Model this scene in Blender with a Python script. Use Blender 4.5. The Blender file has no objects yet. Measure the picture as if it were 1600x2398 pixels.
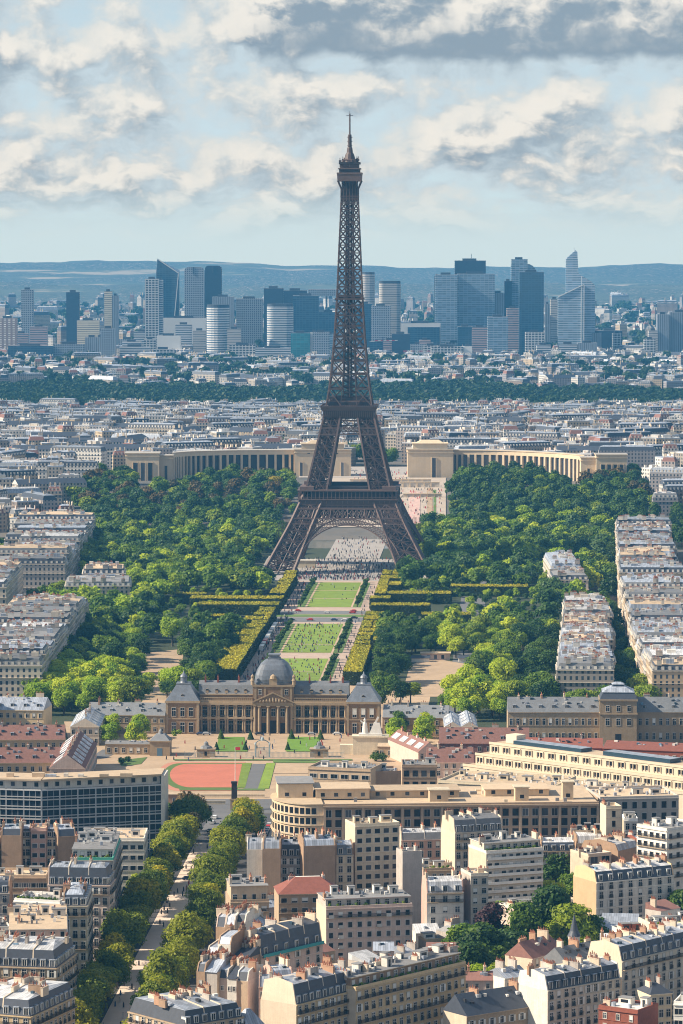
import bpy, math, random
import numpy as np
from mathutils import Vector
R = math.radians
sc = bpy.context.scene
# ------------------------------------------------------------------ camera
F = 8856.0; TH = math.atan(644 / F); CZ = 236.6
cam_d = bpy.data.cameras.new('camera'); cam = bpy.data.objects.new('camera', cam_d)
sc.collection.objects.link(cam); sc.camera = cam
cam_d.sensor_fit = 'HORIZONTAL'; cam_d.sensor_width = 36; cam_d.lens = 36 * F / 1600
cam_d.clip_start = 5; cam_d.clip_end = 90000
cam.location = (0, 0, CZ); cam.rotation_euler = (R(90) - TH, 0, 0)
# ------------------------------------------------------------------ world and sun
SUN_EL, SUN_AZ = R(36), R(187)          # direction towards the sun, angle measured from +X
SUN_STRENGTH, SKY_STRENGTH, EXPOSURE = 5.0, 0.055, 0.72
sun_dir = Vector((math.cos(SUN_EL) * math.cos(SUN_AZ), math.cos(SUN_EL) * math.sin(SUN_AZ), math.sin(SUN_EL)))
sd = bpy.data.lights.new('sun', 'SUN'); so = bpy.data.objects.new('sun', sd); sc.collection.objects.link(so)
sd.energy = SUN_STRENGTH; sd.angle = R(0.5); sd.color = (1.0, 0.86, 0.66)
so.rotation_euler = (-sun_dir).to_track_quat('-Z', 'Y').to_euler(); so.location = (-400, 1500, 800)
vs = sc.view_settings; vs.view_transform = 'Standard'; vs.look = 'None'; vs.exposure = EXPOSURE; vs.gamma = 1
vs.use_curve_mapping = False
sc.cycles.filter_width = 1.05; sc.cycles.max_bounces = 5; sc.cycles.diffuse_bounces = 2; sc.cycles.glossy_bounces = 2
sc.cycles.transparent_max_bounces = 4; sc.cycles.volume_bounces = 0; sc.cycles.use_denoising = True
sc.cycles.caustics_reflective = False; sc.cycles.caustics_refractive = False

HAZE, HAZE_COL, HAZE_GLOW = 4.7e-5, (.12, .50, 1.), (.17, .52, .86)
SKY_DISP = SKY_STRENGTH * 2 ** EXPOSURE; SKY_GAIN = .1098 / SKY_DISP
class NT:
    """small helper to write node trees"""
    def __init__(s, tree): s.t = tree; s.n = tree.nodes; s.l = tree.links
    def add(s, typ, **kw):
        n = s.n.new(typ)
        for k, v in kw.items(): setattr(n, k, v)
        return n
    def set(s, sock, v):
        if isinstance(v, bpy.types.NodeSocket): s.l.new(v, sock)
        elif v is not None: sock.default_value = v
    def math(s, op, a, b=None, c=None, clamp=False):
        n = s.add('ShaderNodeMath', operation=op, use_clamp=clamp)
        for i, v in enumerate((a, b, c)):
            if v is not None: s.set(n.inputs[i], v)
        return n.outputs[0]
    def mix(s, f, a, b, bt='MIX'):
        n = s.add('ShaderNodeMix', data_type='RGBA', blend_type=bt)
        s.set(n.inputs[0], f); s.set(n.inputs[6], col4(a)); s.set(n.inputs[7], col4(b))
        return n.outputs[2]
    def noise(s, vec, scale, detail=4, rough=.55, dist=0., dim='3D'):
        n = s.add('ShaderNodeTexNoise', noise_dimensions=dim)
        if vec is not None: s.set(n.inputs['Vector'], vec)
        n.inputs['Scale'].default_value = scale; n.inputs['Detail'].default_value = detail
        n.inputs['Roughness'].default_value = rough; n.inputs['Distortion'].default_value = dist
        return n.outputs[0]
    def comb(s, x, y, z=0.):
        n = s.add('ShaderNodeCombineXYZ')
        for i, v in enumerate((x, y, z)): s.set(n.inputs[i], v)
        return n.outputs[0]
    def sep(s, v):
        n = s.add('ShaderNodeSeparateXYZ'); s.set(n.inputs[0], v); return n.outputs
    def mapr(s, v, a, b, c=0., d=1., smooth=True):
        n = s.add('ShaderNodeMapRange', interpolation_type='SMOOTHSTEP' if smooth else 'LINEAR')
        for i, q in enumerate((v, a, b, c, d)): s.set(n.inputs[i], q)
        return n.outputs[0]
def col4(c):
    if isinstance(c, bpy.types.NodeSocket): return c
    return (c[0], c[1], c[2], 1.0)

world = bpy.data.worlds.new('World'); sc.world = world; world.use_nodes = True
def make_world():
    t = NT(world.node_tree); t.n.clear()
    out = t.add('ShaderNodeOutputWorld'); bg = t.add('ShaderNodeBackground')
    bg.inputs['Strength'].default_value = SKY_STRENGTH
    sky = t.add('ShaderNodeTexSky', sky_type='NISHITA')
    sky.sun_disc = False; sky.sun_elevation = SUN_EL; sky.sun_rotation = math.atan2(sun_dir.x, sun_dir.y)
    sky.air_density = 1.0; sky.dust_density = 0.6; sky.ozone_density = 1.5; sky.altitude = 200
    g = t.add('ShaderNodeTexCoord').outputs['Generated']
    x, y, z = t.sep(g)
    az = t.math('ARCTAN2', x, y)
    el = t.math('DIVIDE', z, t.math('SQRT', t.math('ADD', t.math('MULTIPLY', x, x), t.math('MULTIPLY', y, y))))
    # the vertical axis opens up with height: far cloud layers are squeezed towards the horizon
    def field(daz, del_):
        a = t.math('ADD', az, daz); e = t.math('ADD', el, del_)
        warp = t.noise(t.comb(t.math('MULTIPLY', a, 60.), t.math('MULTIPLY', e, 95.), 4.), 1., 3)
        e2 = t.math('ADD', e, t.math('MULTIPLY', t.math('SUBTRACT', warp, .5), .012))
        e3 = t.math('MULTIPLY', t.math('POWER', t.math('MAXIMUM', e2, .0001), .68), 24.)
        p = t.comb(t.math('MULTIPLY', a, 34.), t.math('MULTIPLY', e3, 1.25), 3.1)
        n1 = t.noise(p, 1., 7, .55)
        p2 = t.comb(t.math('MULTIPLY', a, 78.), t.math('MULTIPLY', e3, 2.3), 8.3)
        n2 = t.noise(p2, 1., 7, .56)
        # the big cumulus bank high on the right: flat base about 2.6 degrees up
        base = t.math('ADD', .0462, t.math('MULTIPLY', t.math('SUBTRACT', warp, .5), .004))
        up = t.mapr(e, t.math('SUBTRACT', base, .0015), t.math('ADD', base, .004))
        rt = t.mapr(t.math('ADD', a, t.math('MULTIPLY', t.math('SUBTRACT', n2, .5), .03)), -.034, -.012)
        bank = t.math('MULTIPLY', up, rt)
        d = t.math('ADD', t.math('MULTIPLY', n1, .58), t.math('MULTIPLY', n2, .42))
        d = t.math('ADD', d, t.mapr(e, .002, .02, .015, .045))
        return t.math('ADD', d, t.math('MULTIPLY', bank, .2)), bank, n2
    d0, bank, n2 = field(0., 0.)
    d1, _, _ = field(-.0034, .0042)
    cover = t.mapr(d0, .34, .54)
    lit = t.mapr(t.math('SUBTRACT', d0, d1), -.075, .085)
    dense = t.mapr(d0, .45, .66)
    # bases: grey-blue; the low part of the bank is in its own shade
    lowbank = t.math('MULTIPLY', bank, t.mapr(t.math('ADD', el, t.math('MULTIPLY', t.math('SUBTRACT', n2, .5), .03)), .062, .048))
    lit2 = t.math('MULTIPLY', lit, t.math('SUBTRACT', 1., t.math('MULTIPLY', lowbank, .85)))
    shade = t.mix(dense, (5.3, 6.25, 6.8), (2.6, 3.5, 4.3))
    bright = t.mix(dense, (6.5, 6.8, 6.7), (8.0, 7.75, 7.2))
    cl = t.mix(lit2, shade, bright)
    cr = t.add('ShaderNodeValToRGB'); t.l.new(t.math('DIVIDE', el, .07), cr.inputs[0])   # brightest just above the horizon
    for i, (p, c) in enumerate(((0., (.59, .735, .78)), (.12, (.58, .73, .78)), (.3, (.56, .70, .76)), (.6, (.53, .68, .76)), (1., (.46, .61, .70)))):
        e = cr.color_ramp.elements; q = e[i] if i < 2 else e.new(p); q.position = p; q.color = col4(c)
    base_sky = t.mix(1., cr.outputs[0], (10, 10, 10), 'MULTIPLY')
    fade = t.mapr(el, -.004, .015)                                   # haze swallows far clouds
    cl = t.mix(fade, base_sky, cl)
    wide = t.mapr(el, .08, .35)                                     # higher up: the clear physical sky
    base_sky = t.mix(wide, base_sky, sky.outputs[0])
    cov = t.math('MULTIPLY', cover, t.math('SUBTRACT', 1., t.math('MULTIPLY', wide, .6)))
    cov = t.math('MULTIPLY', cov, t.mapr(el, .0, .02, .6, 1.))
    cov = t.math('MULTIPLY', cov, t.mapr(el, -.002, .0))
    fin = t.mix(cov, base_sky, cl)
    # the light above the horizon comes through kilometres of haze: the sky behind it is that much brighter
    eq = (HAZE_GLOW[0] / SKY_DISP, HAZE_GLOW[1] / SKY_DISP, HAZE_GLOW[2] / SKY_DISP)
    od = t.math('DIVIDE', HAZE * 99.4, t.math('MAXIMUM', el, .00562))
    inv = t.math('EXPONENT', od)
    fin = t.mix(1., t.mix(1., fin, t.comb(t.math('MULTIPLY', inv, SKY_GAIN), t.math('MULTIPLY', inv, SKY_GAIN), t.math('MULTIPLY', inv, SKY_GAIN)), 'MULTIPLY'),
                t.mix(1., eq, t.comb(*[t.math('SUBTRACT', inv, 1.)] * 3), 'MULTIPLY'), 'SUBTRACT')
    t.l.new(fin, bg.inputs['Color']); t.l.new(bg.outputs[0], out.inputs['Surface'])
make_world()

# ------------------------------------------------------------------ pixel <-> place
def ray(u, v):
    a = (u - 800) / F; b = -(v - 1199) / F
    return Vector((a, math.cos(TH) + b * math.sin(TH), -math.sin(TH) + b * math.cos(TH)))
def G(u, v, z=0.):
    r = ray(u, v); k = (z - CZ) / r.z
    return Vector((r.x * k, r.y * k, z))
def D(u, v, d):
    r = ray(u, v); k = d / r.y
    return Vector((r.x * k, d, CZ + r.z * k))
AA = R(2.55); AX = Vector((-65, 1137)); AT = Vector((math.sin(AA), math.cos(AA))); AS = Vector((math.cos(AA), -math.sin(AA)))
def ax(s, t, z=0.):                                                   # along the long park axis
    p = AX + AS * s + AT * t
    return Vector((p.x, p.y, z))
def gz(y):                                                            # height of the land
    return float(np.interp(y, [0, 2950, 3220, 3500, 3900, 4300, 4700, 5200, 7000, 9000, 12000], [0, 0, 24, 25, 29, 18, 7, 3, 8, 20, 30]))

# ------------------------------------------------------------------ mesh builder
COL = sc.collection
def tag(o, label=None, cat=None, group=None, kind=None):
    if label: o['label'] = label
    if cat: o['category'] = cat
    if group: o['group'] = group
    if kind: o['kind'] = kind
    return o
def empty(name, loc, rz=0., label=None, cat=None, group=None):
    o = bpy.data.objects.new(name, None); COL.objects.link(o); o.location = loc; o.rotation_euler = (0, 0, rz)
    o.empty_display_size = 1
    return tag(o, label, cat, group)
def inst(name, me, parent=None, loc=(0, 0, 0), rz=0., scale=None):
    o = bpy.data.objects.new(name, me); COL.objects.link(o)
    if parent is not None: o.parent = parent
    o.location = loc; o.rotation_euler = (0, 0, rz)
    if scale: o.scale = scale
    return o
class MB:
    def __init__(s): s.V = []; s.F = []; s.M = []
    def face(s, pts, m=0):
        n = len(s.V); s.V += [tuple(p) for p in pts]; s.F.append(tuple(range(n, n + len(pts)))); s.M.append(m)
    def box(s, x0, y0, z0, x1, y1, z1, m=0, mt=None):
        mt = m if mt is None else mt
        a, b, c, d = (x0, y0), (x1, y0), (x1, y1), (x0, y1)
        s.prism([a, b, c, d], z0, z1, m, mt)
    def prism(s, poly, z0, z1, m=0, mt=None, bottom=True):
        s.taper(poly, z0, poly, z1, m, mt, bottom)
    def taper(s, p0, z0, p1, z1, m=0, mt=None, bottom=True):
        mt = m if mt is None else mt
        n = len(s.V); k = len(p0)
        s.V += [(p[0], p[1], z0) for p in p0] + [(p[0], p[1], z1) for p in p1]
        for i in range(k):
            j = (i + 1) % k
            s.F.append((n + i, n + j, n + k + j, n + k + i)); s.M.append(m)
        s.F.append(tuple(n + k + i for i in range(k))); s.M.append(mt)
        if bottom: s.F.append(tuple(n + i for i in reversed(range(k)))); s.M.append(m)
    def extx(s, prof, x0, x1, ms=None, cap=0):                       # profile in (y,z), swept along x
        n = len(s.V); k = len(prof)
        s.V += [(x0, p[0], p[1]) for p in prof] + [(x1, p[0], p[1]) for p in prof]
        for i in range(k):
            j = (i + 1) % k
            s.F.append((n + i, n + k + i, n + k + j, n + j)); s.M.append(ms[i] if ms else 0)
        s.F.append(tuple(n + i for i in range(k))); s.M.append(cap)
        s.F.append(tuple(n + k + i for i in reversed(range(k)))); s.M.append(cap)
    def beam(s, p, q, w, m=0, h=None):
        p = Vector(p); q = Vector(q); d = q - p
        if d.length < 1e-6: return
        d.normalize(); up = Vector((0, 0, 1)) if abs(d.z) < .9 else Vector((0, 1, 0))
        a = d.cross(up).normalized(); b = a.cross(d)
        a = a * (w / 2); b = b * ((h or w) / 2); n = len(s.V)
        for c in (p, q):
            s.V += [tuple(c + a + b), tuple(c - a + b), tuple(c - a - b), tuple(c + a - b)]
        for f in ((0, 1, 5, 4), (1, 2, 6, 5), (2, 3, 7, 6), (3, 0, 4, 7), (3, 2, 1, 0), (4, 5, 6, 7)):
            s.F.append(tuple(n + i for i in f)); s.M.append(m)
    def lathe(s, prof, k=16, cx=0, cy=0, m=0, ph=0., sq=None):
        n = len(s.V)
        for r, z in prof:
            for i in range(k):
                a = 2 * math.pi * (i + ph) / k; c, q = math.cos(a), math.sin(a)
                f = 1. if sq is None else (abs(c) ** sq + abs(q) ** sq) ** (-1 / sq)
                s.V.append((cx + r * f * c, cy + r * f * q, z))
        for j in range(len(prof) - 1):
            for i in range(k):
                i2 = (i + 1) % k
                s.F.append((n + j * k + i, n + j * k + i2, n + (j + 1) * k + i2, n + (j + 1) * k + i)); s.M.append(m)
        s.F.append(tuple(n + (len(prof) - 1) * k + i for i in range(k))); s.M.append(m)
        s.F.append(tuple(n + i for i in reversed(range(k)))); s.M.append(m)
    def mesh(s, name, mats, smooth=False):
        me = bpy.data.meshes.new(name); me.from_pydata(s.V, [], s.F)
        for m in (mats if isinstance(mats, (list, tuple)) else [mats]): me.materials.append(m)
        me.polygons.foreach_set('material_index', s.M)
        if smooth: me.polygons.foreach_set('use_smooth', [True] * len(s.F))
        me.update()
        uv = me.uv_layers.new(name='UVMap'); dat = np.zeros(len(me.loops) * 2, 'f')   # metres along the face, metres up
        i = 0
        for p in me.polygons:
            nx, ny, nz = p.normal
            L = math.hypot(nx, ny)
            for vi in p.vertices:
                c = s.V[vi]
                if L > .3: dat[i] = (-ny * c[0] + nx * c[1]) / L; dat[i + 1] = c[2]
                else: dat[i] = c[0]; dat[i + 1] = -50 - abs(c[1])
                i += 2
        uv.data.foreach_set('uv', dat)
        return me
    def build(s, name, mats, parent=None, loc=(0, 0, 0), rz=0., smooth=False):
        return inst(name, s.mesh(name, mats, smooth), parent, loc, rz)
def np_mesh(name, V, Q, mats, mi=None, attr=None, smooth=False):
    me = bpy.data.meshes.new(name); nq, k = Q.shape
    me.vertices.add(len(V)); me.vertices.foreach_set('co', np.ascontiguousarray(V, 'f').ravel())
    me.loops.add(nq * k); me.loops.foreach_set('vertex_index', Q.ravel().astype('i'))
    me.polygons.add(nq); me.polygons.foreach_set('loop_start', np.arange(0, nq * k, k, dtype='i'))
    for m in (mats if isinstance(mats, (list, tuple)) else [mats]): me.materials.append(m)
    if mi is not None: me.polygons.foreach_set('material_index', mi.astype('i'))
    if smooth: me.polygons.foreach_set('use_smooth', np.ones(nq, bool))
    me.update(calc_edges=True)
    if attr is not None:
        a = me.attributes.new('tint', 'FLOAT', 'POINT'); a.data.foreach_set('value', attr.astype('f'))
    return me

# ------------------------------------------------------------------ materials
def principled(name):
    m = bpy.data.materials.new(name); m.use_nodes = True
    t = NT(m.node_tree); b = t.n['Principled BSDF']
    return m, t, b
def mat(name, col, rough=.85, var=.22, scale=.35, metal=0., rnd=.17, streak=0., bump=0., seam=0.):
    """weathered plain surface: two sizes of blotches, a little per-object variation"""
    m, t, b = principled(name)
    co = t.add('ShaderNodeTexCoord').outputs['Object']
    n1 = t.noise(co, scale, 5, .6); n2 = t.noise(co, scale * 6, 3, .6)
    f = t.math('ADD', t.math('MULTIPLY', t.math('SUBTRACT', n1, .5), 2 * var), t.math('MULTIPLY', t.math('SUBTRACT', n2, .5), 1.3 * var))
    if streak:
        x, y, z = t.sep(co)
        st = t.noise(t.comb(x, y, t.math('MULTIPLY', z, .08)), scale * 5, 3)
        f = t.math('ADD', f, t.math('MULTIPLY', t.math('SUBTRACT', st, .55), streak))
    oi = t.add('ShaderNodeObjectInfo').outputs['Random']
    f = t.math('ADD', f, t.math('MULTIPLY', t.math('SUBTRACT', oi, .5), 2 * rnd))
    f = t.math('ADD', f, 1.)
    if seam:                                                         # standing seams between metal sheets, each sheet with its own tone
        x, y, z = t.sep(co)
        q = t.math('ADD', t.math('DIVIDE', x, seam), 100.)
        f = t.math('MULTIPLY', f, t.math('SUBTRACT', 1., t.math('MULTIPLY', t.math('LESS_THAN', t.math('FRACT', q), .16), .35)))
        wn = t.add('ShaderNodeTexWhiteNoise', noise_dimensions='2D'); t.l.new(t.comb(t.math('FLOOR', q), t.math('FLOOR', t.math('DIVIDE', y, 3.3))), wn.inputs['Vector'])
        f = t.math('MULTIPLY', f, t.mapr(wn.outputs[0], 0., 1., .78, 1.18, False))
    c = t.mix(1., col, t.comb(f, f, f), 'MULTIPLY')
    t.l.new(c, b.inputs['Base Color']); b.inputs['Roughness'].default_value = rough; b.inputs['Metallic'].default_value = metal
    if bump:
        bp = t.add('ShaderNodeBump'); bp.inputs['Strength'].default_value = bump; t.l.new(n2, bp.inputs['Height'])
        t.l.new(bp.outputs[0], b.inputs['Normal'])
    return m
def grid_wall(name, col, bay, flo, ww=.45, wh=.55, glass=(.035, .045, .06), rnd=.25, var=.15, use_objcol=False, gl_rough=.25, gvar=3.):
    """facade seen from kilometres away: window openings repeat along the wall (bay) and up it (flo)"""
    m, t, b = principled(name)
    uv = t.add('ShaderNodeTexCoord').outputs['UV']
    x, y, z = t.sep(uv)
    fx = t.math('DIVIDE', x, bay); fy = t.math('DIVIDE', y, flo)
    inx = t.math('LESS_THAN', t.math('ABSOLUTE', t.math('SUBTRACT', t.math('FRACT', fx), .5)), ww / 2)
    iny = t.math('LESS_THAN', t.math('ABSOLUTE', t.math('SUBTRACT', t.math('FRACT', fy), .5)), wh / 2)
    w = t.math('MULTIPLY', inx, iny)
    w = t.math('MULTIPLY', w, t.math('GREATER_THAN', y, 0.))
    wn = t.add('ShaderNodeTexWhiteNoise', noise_dimensions='2D')
    t.l.new(t.comb(t.math('FLOOR', fx), t.math('FLOOR', fy)), wn.inputs['Vector'])
    g = t.mix(t.math('MULTIPLY', wn.outputs[0], wn.outputs[0]), glass, tuple(c * gvar for c in glass))
    co = t.add('ShaderNodeTexCoord').outputs['Object']
    n1 = t.noise(co, .12, 5)
    oi = t.add('ShaderNodeObjectInfo')
    f = t.math('ADD', t.math('MULTIPLY', t.math('SUBTRACT', n1, .5), 2 * var), t.math('ADD', 1., t.math('MULTIPLY', t.math('SUBTRACT', oi.outputs['Random'], .5), 2 * rnd)))
    base = t.mix(1., oi.outputs['Color'] if use_objcol else col, t.comb(f, f, f), 'MULTIPLY')
    t.l.new(t.mix(w, base, g), b.inputs['Base Color'])
    t.l.new(t.mapr(w, 0., 1., .85, gl_rough, False), b.inputs['Roughness'])
    return m
def leaf_mat(name, cols, trans=.35, use_tint=True):
    m, t, b = principled(name)
    oi = t.add('ShaderNodeObjectInfo').outputs['Random']
    at = t.add('ShaderNodeAttribute', attribute_name='tint').outputs['Fac']
    co = t.add('ShaderNodeTexCoord').outputs['Object']
    n = t.noise(co, .35, 3)
    r = t.math('FRACT', t.math('ADD', oi, at))
    r = t.math('ADD', r, t.math('MULTIPLY', t.math('SUBTRACT', n, .5), .5), clamp=True)
    cr = t.add('ShaderNodeValToRGB'); t.l.new(r, cr.inputs[0])
    e = cr.color_ramp.elements
    for i, (p, c) in enumerate(cols):
        q = e[i] if i < 2 else e.new(p)
        q.position = p; q.color = col4(c)
    t.l.new(cr.outputs[0], b.inputs['Base Color']); b.inputs['Roughness'].default_value = .55
    b.inputs['Specular IOR Level'].default_value = .25
    tr = t.add('ShaderNodeBsdfTranslucent'); t.l.new(t.mix(1., cr.outputs[0], (1.2, 1.35, .5), 'MULTIPLY'), tr.inputs[0])
    mx = t.add('ShaderNodeMixShader'); mx.inputs[0].default_value = trans
    t.l.new(b.outputs[0], mx.inputs[1]); t.l.new(tr.outputs[0], mx.inputs[2])
    t.l.new(mx.outputs[0], t.n['Material Output'].inputs['Surface'])
    return m
M = {}
M['stone'] = mat('warm_stone', (.42, .32, .22), var=.26, streak=.42)
M['stone_pale'] = mat('pale_stone', (.60, .53, .44), var=.26, streak=.42)
M['stone_pink'] = mat('pinkish_plaster', (.58, .45, .39), var=.26, streak=.42)
M['stone_gold'] = mat('golden_stone', (.56, .42, .25), var=.26, streak=.42)
M['stone_grey'] = mat('grey_plaster', (.42, .39, .36), streak=.3)
M['white'] = mat('white_paint', (.78, .76, .72), streak=.12)
M['white2'] = mat('white_plaster', (.70, .66, .60), var=.26, streak=.42)
M['cream'] = mat('cream_render', (.62, .54, .41), var=.26, streak=.42)
M['tan'] = mat('tan_render', (.48, .36, .25), var=.26, streak=.42)
M['party'] = mat('bare_party_wall', (.36, .24, .16), var=.3, streak=.35)
M['party_grey'] = mat('stained_party_wall', (.47, .42, .38), var=.3, streak=.5)
M['party_cream'] = mat('cream_party_wall', (.64, .53, .41), var=.2, streak=.3)
M['pink'] = mat('pink_render', (.55, .36, .30), var=.26, streak=.42)
M['brick'] = mat('red_brick', (.28, .085, .055), var=.3, scale=1.)
M['brick_pale'] = mat('orange_brick', (.42, .25, .16), var=.25)
M['zinc'] = mat('zinc_roof', (.36, .40, .48), rough=.5, var=.3, scale=.5, metal=.15, rnd=.25, seam=.8)
M['zinc_pale'] = mat('pale_zinc_roof', (.52, .53, .56), rough=.6, var=.3, scale=.5, rnd=.2, seam=.8)
M['slate'] = mat('slate_roof', (.055, .065, .09), rough=.55, var=.35, scale=.8)
M['slate_grey'] = mat('grey_slate_roof', (.17, .175, .19), rough=.6, var=.35, scale=.6)
M['tile'] = mat('red_tile_roof', (.22, .075, .055), var=.35, scale=.8)
M['tile_brown'] = mat('brown_tile_roof', (.24, .12, .10), var=.35, scale=.8)
M['pot'] = mat('terracotta_pot', (.30, .115, .07), rnd=.25)
M['deck'] = mat('gravel_roof', (.46, .38, .31), var=.3, scale=.4)
M['deck_grey'] = mat('grey_roof_felt', (.22, .22, .23), var=.35, scale=.4)
M['deck_warm'] = mat('warm_roof_gravel', (.52, .40, .28), var=.3, scale=.4)
M['dark'] = mat('dark_metal', (.03, .03, .035), rough=.5)
M['rail'] = mat('black_railing', (.025, .025, .03), rough=.5)
M['frame'] = mat('window_paint', (.52, .50, .47))
M['shutter'] = mat('white_shutter', (.7, .69, .66))
M['teal'] = mat('teal_rail', (.05, .28, .30))
M['green_tile'] = mat('green_terrace_edge', (.08, .42, .32))
M['red_cloth'] = mat('red_awning', (.6, .04, .05))
def glass_mat(name, col, rough=.25, spec=.3):
    m, t, b = principled(name)
    oi = t.add('ShaderNodeObjectInfo').outputs['Random']
    c = t.mix(t.math('POWER', oi, 5.), col, tuple(min(1, q * 5 + .04) for q in col))
    t.l.new(c, b.inputs['Base Color']); b.inputs['Roughness'].default_value = rough; b.inputs['Specular IOR Level'].default_value = spec
    return m
M['glass'] = glass_mat('window_glass', (.012, .014, .019))
M['glass_blue'] = glass_mat('blue_glass', (.03, .06, .09))
# ------------------------------------------------------------------ the land
def ground_mat():
    m, t, b = principled('city_ground')
    co = t.add('ShaderNodeTexCoord').outputs['Object']
    n = t.noise(co, .012, 6, .6); n2 = t.noise(co, .2, 4, .6)
    c = t.mix(t.mapr(n, .42, .6), (.17, .15, .13), (.11, .11, .11))
    far = t.mix(t.mapr(t.noise(co, .004, 6, .65), .42, .62), (.05, .085, .045), (.30, .24, .18))
    x, y, z = t.sep(co)
    c = t.mix(t.mapr(y, 5500., 9500.), c, far)
    c = t.mix(t.math('MULTIPLY', n2, .5), c, (.09, .085, .08))
    t.l.new(c, b.inputs['Base Color']); b.inputs['Roughness'].default_value = .95
    return m
def make_ground():
    ys = [-200, 600, 1000, 2000, 2700, 2950] + list(range(3000, 5300, 60)) + [5500, 6000, 7000, 8000, 9000, 10500, 12000, 15000, 22000]
    xs = [-3400, -1700, -800, -400, -200, 0, 200, 400, 800, 1700, 3400]
    mb = MB()
    for j, y in enumerate(ys):
        for x in xs: mb.V.append((x, y, gz(y)))
    k = len(xs)
    for j in range(len(ys) - 1):
        for i in range(k - 1):
            mb.F.append((j * k + i, j * k + i + 1, (j + 1) * k + i + 1, (j + 1) * k + i)); mb.M.append(0)
    tag(mb.build('ground', ground_mat(), smooth=True), kind='structure')
make_ground()
def hill_mat():
    m, t, b = principled('far_hill')
    co = t.add('ShaderNodeTexCoord').outputs['Object']
    x, y, z = t.sep(co)
    p = t.comb(t.math('MULTIPLY', x, .001), t.math('MULTIPLY', y, .0012), t.math('MULTIPLY', z, .012))
    n = t.noise(p, 1.4, 8, .62)
    town = t.noise(p, 60., 3, .7)
    c = t.mix(t.mapr(n, .50, .60), (.035, .06, .055), (.09, .115, .09))
    c = t.mix(t.mapr(n, .60, .66), c, (.40, .33, .24))
    c = t.mix(t.math('MULTIPLY', t.mapr(town, .56, .62), t.mapr(n, .60, .45)), c, (.5, .42, .36))
    t.l.new(c, b.inputs['Base Color']); b.inputs['Roughness'].default_value = 1.
    return m
HM = hill_mat()
def hill(y0, y1, crest_px, base_z, seed):
    """a long ridge; crest_px lists (u, v) of its skyline seen at the far distance y1"""
    rnd = np.random.RandomState(seed); mb = MB(); nx, ny = 90, 14
    us = [p[0] for p in crest_px]; zs = [D(p[0], p[1], y1).z for p in crest_px]
    ph = rnd.rand(8) * 6.28
    for j in range(ny + 2):
        f = min(1., j / (ny - 1)); y = y0 + (y1 - y0) * f + (300 if j >= ny else 0) * (j - ny + 1)
        for i in range(nx):
            u = -500 + 2600 * i / (nx - 1)
            x = (u - 800) / F * y
            top = np.interp(u, us, zs) + 3 * math.sin(u * .02 + ph[0]) + 2 * math.sin(u * .047 + ph[1]) + 1.2 * math.sin(u * .11 + ph[2])
            prof = f ** 1.2 * (1 + .12 * math.sin(f * 9 + u * .006 + ph[3]) * (1 - f))
            z = base_z + (top - base_z) * prof
            if j >= ny: z = base_z + (top - base_z) * (1 - .45 * (j - ny + 1))
            mb.V.append((x, y, z))
    for j in range(ny + 1):
        for i in range(nx - 1):
            mb.F.append((j * nx + i, j * nx + i + 1, (j + 1) * nx + i + 1, (j + 1) * nx + i)); mb.M.append(0)
    tag(mb.build('hills', HM, smooth=True), kind='structure')
hill(14000, 17000, [(-500, 622), (0, 614), (380, 610), (520, 614), (650, 620), (800, 622), (960, 626), (1160, 626), (1400, 624), (1520, 618), (1660, 617), (2100, 625)], 29, 3)
hill(11200, 13400, [(-500, 668), (0, 662), (300, 668), (520, 675), (800, 660), (1000, 668), (1300, 664), (1600, 668), (2100, 662)], 29, 5)

# ------------------------------------------------------------------ flat sheets of the park, squares and streets
def sheet(name, pts, z, m, thing=None):
    mb = MB()
    P = [Vector((p[0], p[1], z)) for p in pts]
    a = sum(P[i].x * P[(i + 1) % len(P)].y - P[(i + 1) % len(P)].x * P[i].y for i in range(len(P)))
    if a < 0: P.reverse()
    mb.face(P); o = mb.build(name, m)
    return tag(o, kind='structure')
def sheet_ax(name, s0, s1, t0, t1, z, m): return sheet(name, [ax(s0, t0), ax(s1, t0), ax(s1, t1), ax(s0, t1)], z, m)
def sheet_px(name, px, z, m): return sheet(name, [G(u, v) for u, v in px], z, m)
M['sand'] = mat('sandy_ground', (.48, .35, .235), var=.28, scale=.07)
M['sand_pink'] = mat('pinkish_gravel', (.50, .38, .31), var=.25, scale=.15)
M['asphalt'] = mat('asphalt', (.15, .15, .16), var=.2, scale=.2)
M['asphalt_dark'] = mat('dark_asphalt', (.075, .075, .085), var=.2, scale=.2)
M['paving'] = mat('pale_paving', (.36, .33, .31), var=.25, scale=.12)
M['lawn'] = mat('mown_lawn', (.17, .25, .025), var=.45, scale=.16)
M['lawn_fresh'] = mat('fresh_lawn', (.12, .23, .022), var=.4, scale=.25)
M['verge'] = mat('grass_verge', (.10, .17, .035), var=.3, scale=.2)
M['under'] = mat('dark_woodland_floor', (.045, .06, .025), var=.4, scale=.1)  # dark olive ground between the trunks
M['track'] = mat('red_sports_ground', (.46, .145, .09), var=.25, scale=.09)
M['track_pale'] = mat('pale_red_track', (.50, .22, .15), var=.12, scale=.1)
M['water'] = glass_mat('river_water', (.05, .07, .06), .12)
# avenue
sheet_ax('avenue_road', -17, 24, -90, 405, .06, M['asphalt_dark'])
M['promenade'] = mat('promenade_sand', (.66, .53, .45), var=.2, scale=.2)
sheet_ax('promenade_path', -7, 7, -90, 330, .12, M['promenade'])
sheet_ax('avenue_pavement', -17, -15, -90, 400, .18, M['paving'])
sheet_ax('avenue_pavement', 20.5, 24, -90, 400, .18, M['paving'])
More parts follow.
